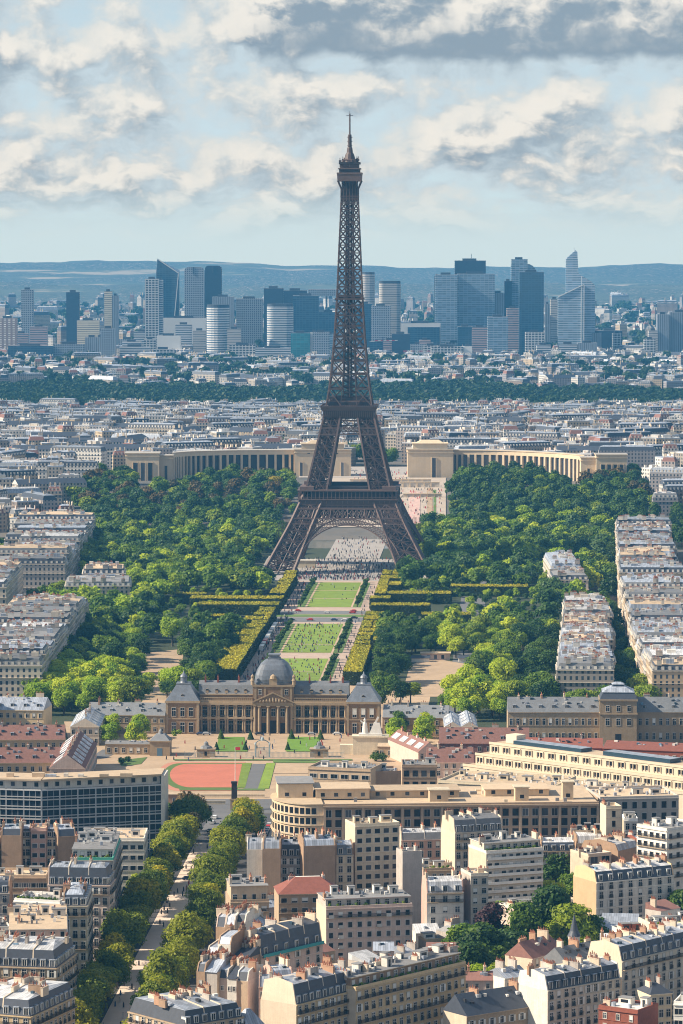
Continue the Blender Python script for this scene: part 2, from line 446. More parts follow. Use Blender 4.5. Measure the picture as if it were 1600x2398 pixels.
# square in front of the academy
sheet_px('square_ground', [(200, 1905), (1120, 1905), (1110, 1690), (150, 1690)], .05, M['sand'])
sheet_px('square_road', [(380, 1872), (640, 1872), (640, 1905), (380, 1905)], .10, M['asphalt'])
sheet_px('square_road', [(500, 1905), (555, 1905), (525, 1945), (470, 1945)], .14, M['asphalt'])
sheet_px('square_road', [(210, 1775), (250, 1775), (290, 1756), (240, 1756)], .12, M['asphalt'])
el = [(567 - 170 * math.cos(a * math.pi / 14) if False else 0, 0) for a in range(2)]
def round_left(uL, uR0, uR1, v0, v1, n=14):
    """shape with a straight right end and a half-round left end, given in photo pixels"""
    pts = [(uR1, v1), (uR0, v0)]; vm = (v0 + v1) / 2; r = 40
    for i in range(n + 1):
        a = math.pi / 2 + math.pi * i / n
        pts.append((uL + 45 + 45 * math.cos(a) - (4 * math.sin(a)), vm - (v1 - v0) / 2 * math.sin(a)))
    return [G(u, v) for u, v in pts]
sheet('running_track', round_left(370, 575, 560, 1785, 1853), .10, M['track_pale'])
sheet('field_verge', round_left(382, 571, 557, 1788, 1849), .14, M['verge'])
sheet('sports_field', round_left(398, 567, 556, 1790, 1845), .18, M['track'])
sheet_px('grass_strip', [(568, 1788), (590, 1788), (574, 1846), (555, 1846)], .24, M['lawn'])
sheet_px('walkway', [(592, 1790), (622, 1790), (604, 1848), (570, 1848)], .2, M['asphalt'])
sheet_px('grass_strip', [(624, 1788), (645, 1788), (630, 1848), (604, 1848)], .24, M['lawn'])
sheet_px('grass_strip', [(420, 1848), (620, 1848), (620, 1852), (420, 1852)], .24, M['verge'])
sheet_px('riding_ground', [(648, 1790), (795, 1790), (830, 1812), (640, 1812)], .2, M['sand'])
sheet_px('grass_strip', [(640, 1782), (790, 1784), (815, 1792), (800, 1794), (785, 1788), (640, 1787)], .24, M['verge'])
sheet_px('grass_strip', [(408, 1779), (825, 1779), (825, 1782), (408, 1782)], .24, M['verge'])
sheet_px('grass_patch', [(275, 1782), (345, 1774), (330, 1790), (285, 1795)], .2, M['verge'])
for q in ((508, 582, 513, 572), (674, 752, 674, 748)):
    sheet_px('court_lawn', [(q[2], 1727), (q[3], 1727), (q[1] - 2, 1761), (q[0] - 4, 1761)], .25, M['lawn_fresh'])
# the long park
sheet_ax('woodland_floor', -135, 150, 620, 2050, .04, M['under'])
sheet_ax('academy_forecourt', -75, 75, 700, 860, .07, M['sand'])
sheet_ax('park_path', -29, 29, 850, 1560, .08, M['sand_pink'])
for (t0, t1, nm) in ((852, 980, 'lawn'), (1008, 1172, 'lawn'), (1275, 1450, 'lawn')):
    sheet_ax('park_verge', -20.5, 20.5, t0, t1, .12, M['verge'])
    sheet_ax('gravel_border', -15.3, 15.3, t0, t1, .16, M['sand'])
    L = t1 - t0
    cuts = [0, .48, 1] if L < 140 else ([0, .33, .66, 1] if t0 > 1200 else [0, .28, 1])
    for a, b_ in zip(cuts[:-1], cuts[1:]):
        sheet_ax('lawn', -14.0, 14.0, t0 + L * a + 1.2, t0 + L * b_ - 1.2, .22, M['lawn'])
sheet_ax('cross_road', -60, 60, 1182, 1210, .16, M['asphalt'])
sheet_ax('cross_verge', -32, 32, 1213, 1228, .2, M['verge'])
sheet_ax('cross_road', -60, 60, 1231, 1252, .16, M['asphalt'])
sheet_ax('tower_forecourt', -62, 62, 1462, 1640, .12, M['paving'])
sheet_ax('river', -900, 900, 1735, 1850, .05, M['water'])
sheet_ax('bridge_road', -20, 20, 1640, 1900, .35, M['paving'])
# side avenues
sheet_ax('side_road', 84, 100, 640, 1500, .09, M['asphalt'])
sheet_px('parade_ground', [(940, 1632), (1090, 1632), (1120, 1560), (1000, 1540), (960, 1560)], .12, M['sand'])
sheet_px('parade_ground', [(170, 1640), (420, 1640), (430, 1520), (330, 1530), (200, 1600)], .1, M['sand'])
sheet_px('park_path', [(1230, 1640), (1244, 1640), (1252, 1500), (1243, 1500)], .12, M['sand_pink'])
sheet_px('park_path', [(880, 1640), (905, 1640), (975, 1390), (965, 1390)], .12, M['sand'])

# ------------------------------------------------------------------ the iron tower
def iron_mat():
    return mat('brown_iron', (.085, .053, .046), rough=.6, var=.2, scale=.1, rnd=.05)
M['iron'] = iron_mat(); M['iron_pale'] = mat('pale_iron', (.145, .095, .083), rough=.65, var=.2, scale=.1, rnd=.05)  # second tone: paler copy of the iron for chords, rims and arches
M['iron_dark'] = mat('shaded_iron', (.035, .026, .028), rough=.6, rnd=.05)  # darker copy for inner ironwork, its shade put into the colour
def iron_tower():
    c = ax(0, 1563); c.x = 5.9
    root = empty('iron_lattice_tower', (c.x, c.y, .1), -AA, 'tall brown wrought iron lattice tower standing over the far end of the lawns', 'tower')
    zo = [0, 34.5, 57.6, 115.7, 136, 167.5, 192, 224, 264, 276]; oo = [59.5, 40.5, 30, 16.4, 13.4, 10.6, 9.1, 7.8, 6.0, 5.6]
    zi = [0, 30, 57.6, 108, 140, 180]; ii = [38, 26.6, 15.2, 6.3, 4.2, 2.5]
    out = lambda z: float(np.interp(z, zo, oo)); inn = lambda z: float(np.interp(z, zi, ii))
    def lerp(a, b, f): return a + (b - a) * f
    def panel(mb, A, B, A2, B2, w, n=1, m=0, horiz=True):
        """cross-braced panel between lower edge A-B and upper edge A2-B2, n cells wide"""
        for i in range(n):
            a, b = lerp(A, B, i / n), lerp(A, B, (i + 1) / n); a2, b2 = lerp(A2, B2, i / n), lerp(A2, B2, (i + 1) / n)
            mb.beam(a, b2, w, m); mb.beam(b, a2, w, m)
            if i: mb.beam(a, a2, w, m)
        if horiz: mb.beam(A2, B2, w * 1.3, m)
    for sx in (-1, 1):
        for sy in (-1, 1):
            P = lambda fx, fy, z: Vector((sx * (out(z) if fx else inn(z)), sy * (out(z) if fy else inn(z)), z))
            for nm, levels, w, wc, nc in (('leg', [2.5, 9, 16, 23, 30, 36, 42, 48, 57], .62, 1.6, 2), ('upper_leg', [57, 64, 72, 80, 88, 96, 103, 110], .5, 1.2, 2)):
                mb = MB()
                cs = [(1, 1), (1, 0), (0, 0), (0, 1)]
                for z0, z1 in zip(levels[:-1], levels[1:]):
                    for k in range(4):
                        a, b = cs[k], cs[(k + 1) % 4]
                        mb.beam(P(*a, z0), P(*a, z1), wc, 1)
                        panel(mb, P(*a, z0), P(*b, z0), P(*a, z1), P(*b, z1), w, nc)
                        zm = (z0 + z1) / 2
                        mb.beam(P(*a, zm), P(*b, zm), w * .8)
                        pm0, pm1 = lerp(P(*a, zm), P(*b, zm), .5), lerp(P(*a, z0), P(*b, z0), .5)
                        for qa in (a, b): mb.beam(P(*qa, zm), pm1, w * .6); mb.beam(P(*qa, zm), lerp(P(*a, z1), P(*b, z1), .5), w * .6)
                    for f in (.35, .65):                               # lift rails inside the leg
                        q0 = lerp(P(1, 1, z0), P(0, 0, z0), f); q1 = lerp(P(1, 1, z1), P(0, 0, z1), f)
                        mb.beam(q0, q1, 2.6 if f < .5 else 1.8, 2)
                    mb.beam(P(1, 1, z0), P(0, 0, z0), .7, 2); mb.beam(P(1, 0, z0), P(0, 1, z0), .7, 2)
                mb.build(nm, [M['iron'], M['iron_pale'], M['iron_dark']], root)
            b = MB()                                                    # masonry footing
            for (fx, fy) in ((1, 1), (1, 0), (0, 0), (0, 1)):
                p = P(fx, fy, 0); b.taper([(p.x - 4, p.y - 4), (p.x + 4, p.y - 4), (p.x + 4, p.y + 4), (p.x - 4, p.y + 4)], 0,
                                          [(p.x - 2.4, p.y - 2.4), (p.x + 2.4, p.y - 2.4), (p.x + 2.4, p.y + 2.4), (p.x - 2.4, p.y + 2.4)], 3.2)
            b.build('stone_footing', M['stone_grey'], root)
    # four sides: lattice girder under the first floor and the great arch
    for k in range(4):
        ca, sa = math.cos(k * math.pi / 2), math.sin(k * math.pi / 2)
        rot = lambda x, y, z: Vector((x * ca - y * sa, x * sa + y * ca, z))
        g = MB(); a = MB()
        S = lambda fx, z, off=0.: rot(fx * out(z), -out(z) - off, z)
        for z0, z1, n, w in ((38.6, 44.8, 22, .5),):
            panel(g, S(-1, z0), S(1, z0), S(-1, z1), S(1, z1), w, n, 0)
        for i in range(0, 7): f = -1 + i / 3; g.beam(S(f * .98, 38.6, .3), S(f * .98, 44.8, .3), .7, 1)
        for z, w in ((34.6, .8), (38.4, 1.0), (45.2, 1.3)): g.beam(S(-1, z, .2), S(1, z, .2), w, 1)
        for i in range(40):
            f0, f1 = -1 + i / 20, -1 + (i + 1) / 20
            g.beam(S(f0, 34.6), S(f1, 38.4), .28); g.beam(S(f1, 34.6), S(f0, 38.4), .28)
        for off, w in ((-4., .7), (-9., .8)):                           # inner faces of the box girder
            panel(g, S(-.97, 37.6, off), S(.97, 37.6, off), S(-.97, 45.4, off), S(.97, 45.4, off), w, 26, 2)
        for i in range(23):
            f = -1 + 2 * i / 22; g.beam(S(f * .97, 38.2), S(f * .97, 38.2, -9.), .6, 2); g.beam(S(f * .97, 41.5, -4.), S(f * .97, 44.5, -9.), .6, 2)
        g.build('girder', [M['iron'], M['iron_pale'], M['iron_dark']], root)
        Rr, zc = 36.4, -2.4; N = 44; pts = []
        for i in range(N + 1):
            an = R(24) + R(132) * i / N
            for rr in (Rr, Rr + 3.9):
                x, z = rr * math.cos(an), zc + rr * math.sin(an)
                pts.append(rot(x, -out(z) - .35, z))
        for i in range(N):
            p, q, p2, q2 = pts[2 * i:2 * i + 4]
            a.beam(p, p2, .75, 1); a.beam(q, q2, .75, 1); a.beam(p, q, .3); a.beam(p, q2, .3); a.beam(q, p2, .3)
        for i in range(2, N - 1):                                       # spandrel struts from arch up to the girder
            q = pts[2 * i + 1]
            if q.z < 34: a.beam(q, Vector((q.x, q.y, 34.6)), .25)
        a.build('arch', [M['iron'], M['iron_pale']], root)
    # first floor
    f = MB(); sqr = lambda h: [(-h, -h), (h, -h), (h, h), (-h, h)]
    def ring(mb, h, z0, z1, th, m=0):
        mb.box(-h, -h, z0, h, -h + th, z1, m); mb.box(-h, h - th, z0, h, h, z1, m)
        mb.box(-h, -h + th, z0, -h + th, h - th, z1, m); mb.box(h - th, -h + th, z0, h, h - th, z1, m)
    ring(f, 34.0, 45.6, 47.2, 20); ring(f, 34.6, 47.2, 51.2, 19, 0); ring(f, 35.4, 51.2, 52.0, 20, 1)
    for k in range(4):
        ca, sa = math.cos(k * math.pi / 2), math.sin(k * math.pi / 2)
        rot = lambda x, y: (x * ca - y * sa, x * sa + y * ca)
        for i in range(25):
            x = -34.2 + i * 68.4 / 24; p = rot(x, -34.9)
            f.beam((p[0], p[1], 52), (p[0], p[1], 57.4), .45, 1)
        for i in range(19):                                             # consoles under the floor
            x = -33.5 + i * 67 / 18; p, q = rot(x, -34.7), rot(x, -33.7)
            f.beam((q[0], q[1], 45.4), (p[0], p[1], 50.6), .5, 1)
        p0, p1 = rot(-34.9, -34.9), rot(34.9, -34.9)
        f.beam((*p0, 53.2), (*p1, 53.2), .25, 1)
        b0, b1 = rot(-26, -33), rot(26, -24)                            # restaurants
        f.box(min(b0[0], b1[0]), min(b0[1], b1[1]), 52.05, max(b0[0], b1[0]), max(b0[1], b1[1]), 56.8, 2)
    ring(f, 35.6, 57.4, 58.3, 13, 3)
    for x, y in ((-29, -29), (29, -29), (29, 29), (-29, 29)): f.box(x - 5, y - 5, 58.35, x + 5, y + 5, 60.6, 3)
    f.box(-14, -27, 58.35, 14, -20, 60.4, 2); f.box(-14, 20, 58.35, 14, 27, 60.4, 2)
    f.build('first_floor', [M['iron'], M['iron_pale'], M['iron_dark'], M['iron_pale']], root)
    # girders between the upper legs, and the second floor
    g = MB()
    for k in range(4):
        ca, sa = math.cos(k * math.pi / 2), math.sin(k * math.pi / 2)
        S = lambda fx, z, o=0.: Vector((fx * out(z) * ca + (out(z) + o) * sa, fx * out(z) * sa - (out(z) + o) * ca, z))
        panel(g, S(-1, 97.2), S(1, 97.2), S(-1, 101.2), S(1, 101.2), .4, 12)
        g.beam(S(-1, 97, .2), S(1, 97, .2), .7, 1); g.beam(S(-1, 101.4, .2), S(1, 101.4, .2), .8, 1)
        g.beam(S(-1, 106.5, 0), S(1, 106.5, 0), .6); panel(g, S(-.42, 101.4), S(.42, 101.4), S(-.42, 107), S(.42, 107), .4, 3)
    g.build('upper_girder', [M['iron'], M['iron_pale']], root)
    s = MB()
    s.taper(sqr(17.6), 108.2, sqr(18.6), 113.6, 0); s.taper(sqr(19.0), 113.6, sqr(20.2), 116.2, 1); ring(s, 20.0, 116.2, 117.2, .3, 1)
    ring(s, 15, 116.25, 119.6, 5, 2); ring(s, 14.8, 119.6, 120.6, 6, 1); ring(s, 13.6, 120.7, 123.2, 2, 2)
    for i in range(28):
        x = -20 + i * 40 / 27
        s.beam((x, -20.1, 116.2), (x, -20.1, 117.8), .25, 1)
        s.beam((x * .94, -18.75, 109), (x * .97, -19.3, 113.4), .35, 1)
    s.build('second_floor', [M['iron'], M['iron_pale'], M['iron_dark']], root)
    # tapering shaft
    sh = MB(); zl = [117.2]
    while zl[-1] < 262: zl.append(min(264, zl[-1] + max(4.6, out(zl[-1]) * .72)))
    for z0, z1 in zip(zl[:-1], zl[1:]):
        o0, o1 = out(z0), out(z1); w = .78 if z0 < 190 else .62
        for k in range(4):
            ca, sa = math.cos(k * math.pi / 2), math.sin(k * math.pi / 2)
            S = lambda x, o, z: Vector((x * ca + o * sa, x * sa - o * ca, z))
            m0, m1 = max(1.5, inn(z0)) , max(1.5, inn(z1))
            sh.beam(S(-o0, o0, z0), S(-o1, o1, z1), .85 if z0 < 190 else .62, 1)
            for sgn in (-1, 1):
                sh.beam(S(sgn * m0, o0, z0), S(sgn * m1, o1, z1), .5)
                A, B, A2, B2 = S(sgn * o0, o0, z0), S(sgn * m0, o0, z0), S(sgn * o1, o1, z1), S(sgn * m1, o1, z1)
                panel(sh, A, B, A2, B2, w)
            if z0 < 150: sh.beam(S(-m0, o0, z0), S(m0, o0, z0), .4)
            else: panel(sh, S(-m0, o0, z0), S(m0, o0, z0), S(-m1, o1, z1), S(m1, o1, z1), w * .8)
    sh.build('shaft', [M['iron'], M['iron_pale']], root)
    co = MB()                                                           # lift cage up the middle
    for z0 in np.arange(117.5, 262, 4.2):
        h0 = float(np.interp(z0, [117, 150, 200, 262], [4.6, 4.2, 3.0, 2.2])); z1 = z0 + 4.2
        cs = [(-h0, -h0), (h0, -h0), (h0, h0), (-h0, h0)]
        for k in range(4):
            a, b = cs[k], cs[(k + 1) % 4]
            co.beam((*a, z0), (*a, z1), .8, 0); co.beam((*a, z0), (*b, z1), .55, 1); co.beam((*b, z0), (*a, z1), .55, 1); co.beam((*a, z0), (*b, z0), .5)
        co.beam((-1.1, 0, z0), (-1.1, 0, z1), 1.3, 1); co.beam((1.1, 0, z0), (1.1, 0, z1), 1.3, 1)
    co.beam((0, -out(118) * .3, 117), (0, -2.4, 262), .45, 2)
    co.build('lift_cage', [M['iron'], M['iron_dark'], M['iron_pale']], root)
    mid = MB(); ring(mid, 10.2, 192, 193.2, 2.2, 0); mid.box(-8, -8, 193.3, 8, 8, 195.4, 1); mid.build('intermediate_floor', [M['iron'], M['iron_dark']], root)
    t = MB()
    t.taper(sqr(5.9), 262, sqr(6.1), 268, 2); t.taper(sqr(5.6), 268, sqr(5.6), 276, 2)
    for k in range(4):
        ca, sa = math.cos(k * math.pi / 2), math.sin(k * math.pi / 2)
        for i in range(7):
            x = -6 + i * 2; S = lambda x, o, z: Vector((x * ca + o * sa, x * sa - o * ca, z))
            t.beam(S(x, 6.2, 262), S(x * 1.02, 6.2, 271), .4, 1); t.beam(S(x * 1.02, 6.2, 271), S(x * 1.38, 8.5, 276.4), .5, 0)
        t.beam(S(-6.3, 6.3, 265.5), S(6.3, 6.3, 265.5), .5, 1)
    t.taper(sqr(8.4), 276, sqr(8.7), 281, 3); ring(t, 8.9, 281, 282.2, .5, 1)
    t.box(-7.3, -7.3, 281.1, 7.3, 7.3, 284.4, 2); ring(t, 7.9, 284.5, 285.4, 7.5, 1); t.box(-6.6, -6.6, 285.5, 6.6, 6.6, 288, 0); ring(t, 7.5, 288.1, 289.6, 1.2, 2)
    t.build('top_gallery', [M['iron'], M['iron_pale'], M['iron_dark'], M['iron_pale']], root)
    k = MB()
    k.lathe([(6.2, 289.2), (5.2, 291), (3.9, 292), (3.1, 295), (2.2, 296.5), (1.9, 299.5), (1.4, 300.5), (1.25, 309), (.6, 309.4), (.5, 324)], 10)
    rng = random.Random(4)
    for i in range(16):                                                 # dishes and aerials round the top
        a = i * 2 * math.pi / 16; r = rng.choice([5.4, 6.6, 7.0]); z = rng.choice([288, 289.5, 290.5])
        k.beam((r * math.cos(a), r * math.sin(a), 286), (r * math.cos(a), r * math.sin(a), z + 3.2), .5, 1)
        k.box(r * math.cos(a) - .8, r * math.sin(a) - .8, z, r * math.cos(a) + .8, r * math.sin(a) + .8, z + 1.5, 0)
    k.beam((-2.4, 0, 322.5), (2.4, 0, 322.5), .4); k.beam((0, -2.4, 322.5), (0, 2.4, 322.5), .4); k.beam((0, 0, 324), (0, 0, 325.5), .3)
    for z in (297, 301, 304, 307): k.lathe([(1.9, z), (1.9, z + .5)], 8)
    k.build('mast', [M['iron'], M['iron_pale']], root)
iron_tower()
# ------------------------------------------------------------------ trees
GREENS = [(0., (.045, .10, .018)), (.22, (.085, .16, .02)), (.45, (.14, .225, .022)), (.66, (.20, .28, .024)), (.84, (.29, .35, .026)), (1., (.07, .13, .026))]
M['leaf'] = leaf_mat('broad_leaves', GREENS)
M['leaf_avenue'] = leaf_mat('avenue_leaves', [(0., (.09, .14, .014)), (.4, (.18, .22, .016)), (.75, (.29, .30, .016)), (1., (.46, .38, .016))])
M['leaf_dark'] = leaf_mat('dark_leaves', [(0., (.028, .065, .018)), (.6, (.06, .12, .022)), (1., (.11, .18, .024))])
M['leaf_bright'] = leaf_mat('bright_leaves', [(0., (.22, .34, .02)), (.5, (.36, .46, .025)), (1., (.50, .54, .03))])  # bright leaf tone; sunlight on the sunny groves is put into it
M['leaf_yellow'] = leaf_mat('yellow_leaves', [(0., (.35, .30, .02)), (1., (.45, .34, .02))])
M['leaf_copper'] = leaf_mat('copper_leaves', [(0., (.03, .014, .022)), (1., (.06, .025, .03))], .15)
M['leaf_rust'] = leaf_mat('rusty_leaves', [(0., (.07, .065, .03)), (1., (.15, .10, .03))], .2)
M['leaf_blue'] = leaf_mat('bluish_leaves', [(0., (.05, .11, .045)), (1., (.11, .18, .06))])
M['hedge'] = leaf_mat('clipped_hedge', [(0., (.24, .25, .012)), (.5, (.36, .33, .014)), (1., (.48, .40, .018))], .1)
M['hedge_shade'] = leaf_mat('shaded_hedge_flank', [(0., (.025, .04, .012)), (1., (.05, .07, .016))], .1)  # flank leaves far darker than the top: their shade is put into the colour
M['wood_far'] = leaf_mat('far_wood_leaves', [(0., (.014, .04, .018)), (.6, (.028, .062, .022)), (1., (.05, .09, .025))], .2)
M['bark'] = mat('tree_bark', (.10, .075, .055), var=.3, scale=1.5)
def crown_arrays(seed, R_, Hc, nclump, nleaf, leaf, z0, flat=1., clump_r=.42):
    """leaf-sized quads gathered in clumps spread through an uneven crown"""
    r = np.random.RandomState(seed); Vs, Ts = [], []
    cs = []
    while len(cs) < nclump:
        p = r.uniform(-1, 1, 3); d = np.linalg.norm(p)
        if d < 1 and d > .35 and p[2] > -.75: cs.append(p * (.92 - .25 * r.rand()))
    cs = np.array(cs) * np.array([R_, R_, Hc / 2]) * np.array([.78, .78, .80])
    lump = .8 + .45 * r.rand(nclump)
    for c, l in zip(cs, lump):
        rc = R_ * clump_r * l; n = int(nleaf * l * l / nclump) + 4
        q = r.normal(size=(n, 3)); q /= np.linalg.norm(q, axis=1)[:, None]
        q[:, 2] = np.where(q[:, 2] < -.45, -q[:, 2], q[:, 2])
        pos = c + q * rc * np.array([1, 1, .8 * flat]) * (.58 + .6 * r.rand(n, 1) ** 1.3)
        nor = q + .55 * r.normal(size=(n, 3)) + np.array([0, 0, .35]); nor /= np.linalg.norm(nor, axis=1)[:, None]
        t = np.cross(nor, r.normal(size=(n, 3))); t /= np.linalg.norm(t, axis=1)[:, None]; b = np.cross(nor, t)
        s = leaf * (.6 + .8 * r.rand(n, 1)); e = .65 + .3 * r.rand(n, 1)
        Vs.append(np.stack([pos - t * s, pos - b * s * e, pos + t * s, pos + b * s * e], 1).reshape(-1, 3))
        Ts.append(np.full(n * 4, r.rand() * .16))
    V = np.concatenate(Vs); V[:, 2] += z0 + Hc / 2
    return V, np.arange(len(V)).reshape(-1, 4), np.concatenate(Ts)
def trunk_mesh(seed, h, r0, R_):
    rg = random.Random(seed); mb = MB()
    mb.lathe([(r0 * 1.25, -.3), (r0, .8), (r0 * .75, h), (r0 * .35, h + R_ * .7)], 7)
    for i in range(5):
        a = i * 1.26 + rg.random(); z = h * (.75 + .25 * rg.random())
        mb.beam((0, 0, z), (math.cos(a) * R_ * .6, math.sin(a) * R_ * .6, z + R_ * (.4 + .4 * rg.random())), r0 * .55)
    return mb.mesh('trunk', M['bark'])
class Kind:
    def __init__(s, name, R_, Hc, z0, nclump, nleaf, leaf, m, n=4, seed=0, clump_r=.42):
        s.name = name; s.R = R_
        s.crowns = [np_mesh('crown', *crown_arrays(seed + i, R_, Hc, nclump, nleaf, leaf, z0, 1., clump_r)[:2], M[m], None,
                            crown_arrays(seed + i, R_, Hc, nclump, nleaf, leaf, z0, 1., clump_r)[2]) for i in range(n)]
        s.trunk = trunk_mesh(seed, z0 + Hc * .3, .3 + R_ * .03, R_)
    def put(s, loc, label, group=None, rg=random, sc_=1., m=None):
        o = empty(s.name, loc, rg.random() * 6.28, label, 'tree', group)
        k = sc_ * (.88 + .24 * rg.random()); o.scale = (k, k, k * (.92 + .16 * rg.random()))
        inst('trunk', s.trunk, o); c = inst('crown', rg.choice(s.crowns), o)
        if m:
            c.material_slots[0].link = 'OBJECT'; c.material_slots[0].material = M[m]
        return o
ONES = 'first second third fourth fifth sixth seventh eighth ninth tenth eleventh twelfth thirteenth fourteenth fifteenth sixteenth seventeenth eighteenth nineteenth'.split()
TENS = {2: 'twent', 3: 'thirt', 4: 'fort', 5: 'fift', 6: 'sixt', 7: 'sevent', 8: 'eight', 9: 'ninet'}
def nth(n):
    if n < 20: return ONES[n - 1]
    t, o = divmod(n, 10)
    return TENS[t] + ('ieth' if o == 0 else 'y-' + ONES[o - 1])
rgt = random.Random(11)
AVENUE = Kind('avenue_tree', 6.4, 12.5, 2.6, 17, 6200, .36, 'leaf_avenue', 5, 20)
PARK = Kind('park_tree', 7.0, 13, 2.2, 17, 5200, .42, 'leaf', 5, 40)
YARD = Kind('courtyard_tree', 5.9, 12.5, .8, 16, 5200, .38, 'leaf_dark', 4, 60)
SMALL = Kind('small_tree', 2.0, 3.4, .9, 7, 420, .34, 'leaf_dark', 3, 80, .5)
BUSH = Kind('shrub', 1.8, 2.6, .1, 6, 700, .2, 'leaf', 3, 95, .5)
GA = 'trees lining the promenade'
for side, s0 in ((-1, 'left'), (1, 'right')):
    t = -62; n = 0
    while t < 362:
        n += 1
        s = side * (10.2 + (1 if side > 0 else -.6) + rgt.uniform(-.8, .8))
        p = ax(s, t, 0)
        autumn = (t > 300 and side < 0 and rgt.random() < .45)
        AVENUE.put(ax(s + rgt.uniform(-1.2, 1.2), t), f'{nth(n)} tree from the near end in the {s0} row along the promenade', GA, rgt, rgt.uniform(.86, 1.2), 'leaf_rust' if autumn else None)
        t += 9.6 + rgt.uniform(-1.2, 1.2)
# courtyard and street trees of the near blocks (photo pixel of the crown centre, height of that centre, scale, look)
YT = [(1130, 2235, 9, 1.15, 'leaf_dark', 'tall dark green tree in the courtyard right of the long golden facade'),
      (1085, 2215, 9, .95, 'leaf', 'green tree behind the roof huts of the long golden building'),
      (1105, 2265, 8, .9, 'leaf_dark', 'lower dark tree in the courtyard beside the end of the golden facade'),
      (1180, 2240, 8, 1.0, 'leaf_blue', 'bluish green tree in the middle of the dark courtyard'),
      (1150, 2190, 8, 1.1, 'leaf_copper', 'dark purple copper beech in the courtyard by the grey sheds'),
      (1210, 2300 - 60, 8, .9, 'leaf_dark', 'dark tree behind the peach gable near the courtyard'),
      (1225, 2195, 9, 1.1, 'leaf_dark', 'dark green tree between the small peach house and the turret'),
      (1290, 2165, 10, 1.25, 'leaf_dark', 'large dark tree below the blank sunlit gable wall'),
      (1340, 2185, 9, 1.1, 'leaf', 'green tree directly behind the slate turret'),
      (1385, 2185, 8, .95, 'leaf_dark', 'rounded dark tree right of the slate turret'),
      (1255, 2155, 8, .9, 'leaf', 'green tree beside the small peach house with dark windows'),
      (1300, 2030, 10, 1.25, 'leaf_dark', 'tall shaded tree right of the white balcony block'),
      (1335, 2060, 9, 1.0, 'leaf', 'green tree against the left of the long white facade'),
      (1290, 2085, 8, .95, 'leaf_bright', 'bright green tree below the white balcony block'),
      (1215, 2080, 5, .6, 'leaf_bright', 'yellow green bush beside the terrace of red flowers'),
      (1270, 2110, 6, .7, 'leaf_bright', 'small sunny tree in front of the white balcony block'),
      (1165, 2135, 6, .7, 'leaf_bright', 'bright small tree left of the peach house'),
      (1120, 2312, 5, .7, 'leaf_bright', 'sunny shrubby tree behind the navy slate roof'),
      (1160, 2305, 5, .7, 'leaf', 'mid green small tree behind the navy slate roof'),
      (1360, 2390, 5, .9, 'leaf_dark', 'dark street tree before the zinc roofed building at the bottom'),
      (1310, 2400, 5, .9, 'leaf', 'green street tree at the bottom edge right of the navy roof'),
      (655, 2185, 7, .8, 'leaf_dark', 'dark tree in the narrow yard behind the turquoise railing roof'),
      (782, 2218, 5, .5, 'leaf_dark', 'small dark tree by the right end of the turquoise railing roof'),
      (1590, 2080, 8, 1.3, 'leaf_dark', 'large shaded tree at the right edge beside the long white facade'),
      (1595, 2130, 8, 1.2, 'leaf_dark', 'shaded tree at the right edge below its larger neighbour'),
      (1320, 1950, 6, .8, 'leaf_bright', 'sunny tree in front of the brown ministry windows'),
      (1545, 1955, 8, 1.1, 'leaf_dark', 'dark tree by the right end of the brown ministry'),
      (1405, 2012, 7, .8, 'leaf', 'olive green tree behind the long white mansard roof'),
      (1375, 2005, 7, .8, 'leaf', 'olive tree between the pale zinc roofs and the long white block'),
      (565, 1915, 8, 1.15, 'leaf_dark', 'dark round tree left of the curved ministry corner'),
      (600, 1930, 6, .8, 'leaf', 'light green tree touching the curved ministry corner'),
      (385, 1900, 7, .9, 'leaf', 'green tree at the end of the grey glass office slab'),
      (395, 1935, 6, .8, 'leaf_rust', 'orange brown tree beside the grey glass office slab'),
      (318, 2045, 8, .8, 'leaf_bright', 'sunny tree beyond the striped side facade of the left block'),
      (330, 2010, 8, .9, 'leaf', 'green tree beside the orange flat roof at left'),
      (1345, 1690, 6, 1.05, 'leaf_bright', 'left one of two round trees before the grey classical wing'),
      (1400, 1688, 6, .95, 'leaf_bright', 'right one of two round trees before the grey classical wing'),
      (1545, 1690, 7, 1.3, 'leaf', 'large round tree in front of the grey classical wing at right'),
      (1555, 1705, 6, 1.1, 'leaf_bright', 'sunny round tree under the large one by the classical wing'),
      ]
for (a, b, v0, v1, lab) in ((270, 258, 1670, 1710, 'left'), (338, 318, 1672, 1718, 'right'), (935, 925, 1690, 1720, 'inner'), (1002, 990, 1678, 1712, 'outer')):
    for k in range(3):
        f = k / 2
        YT.append((a + (b - a) * f, v0 + (v1 - v0) * f, 7, .95, 'leaf_bright' if k else 'leaf',
                   f'{("far", "middle", "near")[k]} tree of the {lab} clump in the {"left" if a < 500 else "right"} court of the academy'))
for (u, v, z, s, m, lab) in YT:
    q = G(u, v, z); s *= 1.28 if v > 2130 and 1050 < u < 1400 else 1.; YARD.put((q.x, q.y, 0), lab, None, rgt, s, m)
for i, (u, v, s, lab) in enumerate(((285, 1790, 1.3, 'round bush on the grass patch left of the red sports ground'), (300, 1785, 1., 'low bush beside the round one on the grass patch'),
                                    (880, 1783, 1.6, 'dark bush in front of the low stone wall right of the court'), (897, 1784, 1.3, 'smaller bush right of the dark one by the low stone wall'))):
    BUSH.put(G(u, v), lab, None, rgt, s, 'leaf_dark')

# the woods on both sides of the lawns, and round the palace gardens: nearest 300 are things, the rest one mass
def inside(p, poly):
    c = False; n = len(poly)
    for i in range(n):
        a, b = poly[i], poly[i - 1]
        if (a[1] > p[1]) != (b[1] > p[1]) and p[0] < (b[0] - a[0]) * (p[1] - a[1]) / (b[1] - a[1]) + a[0]: c = not c
    return c
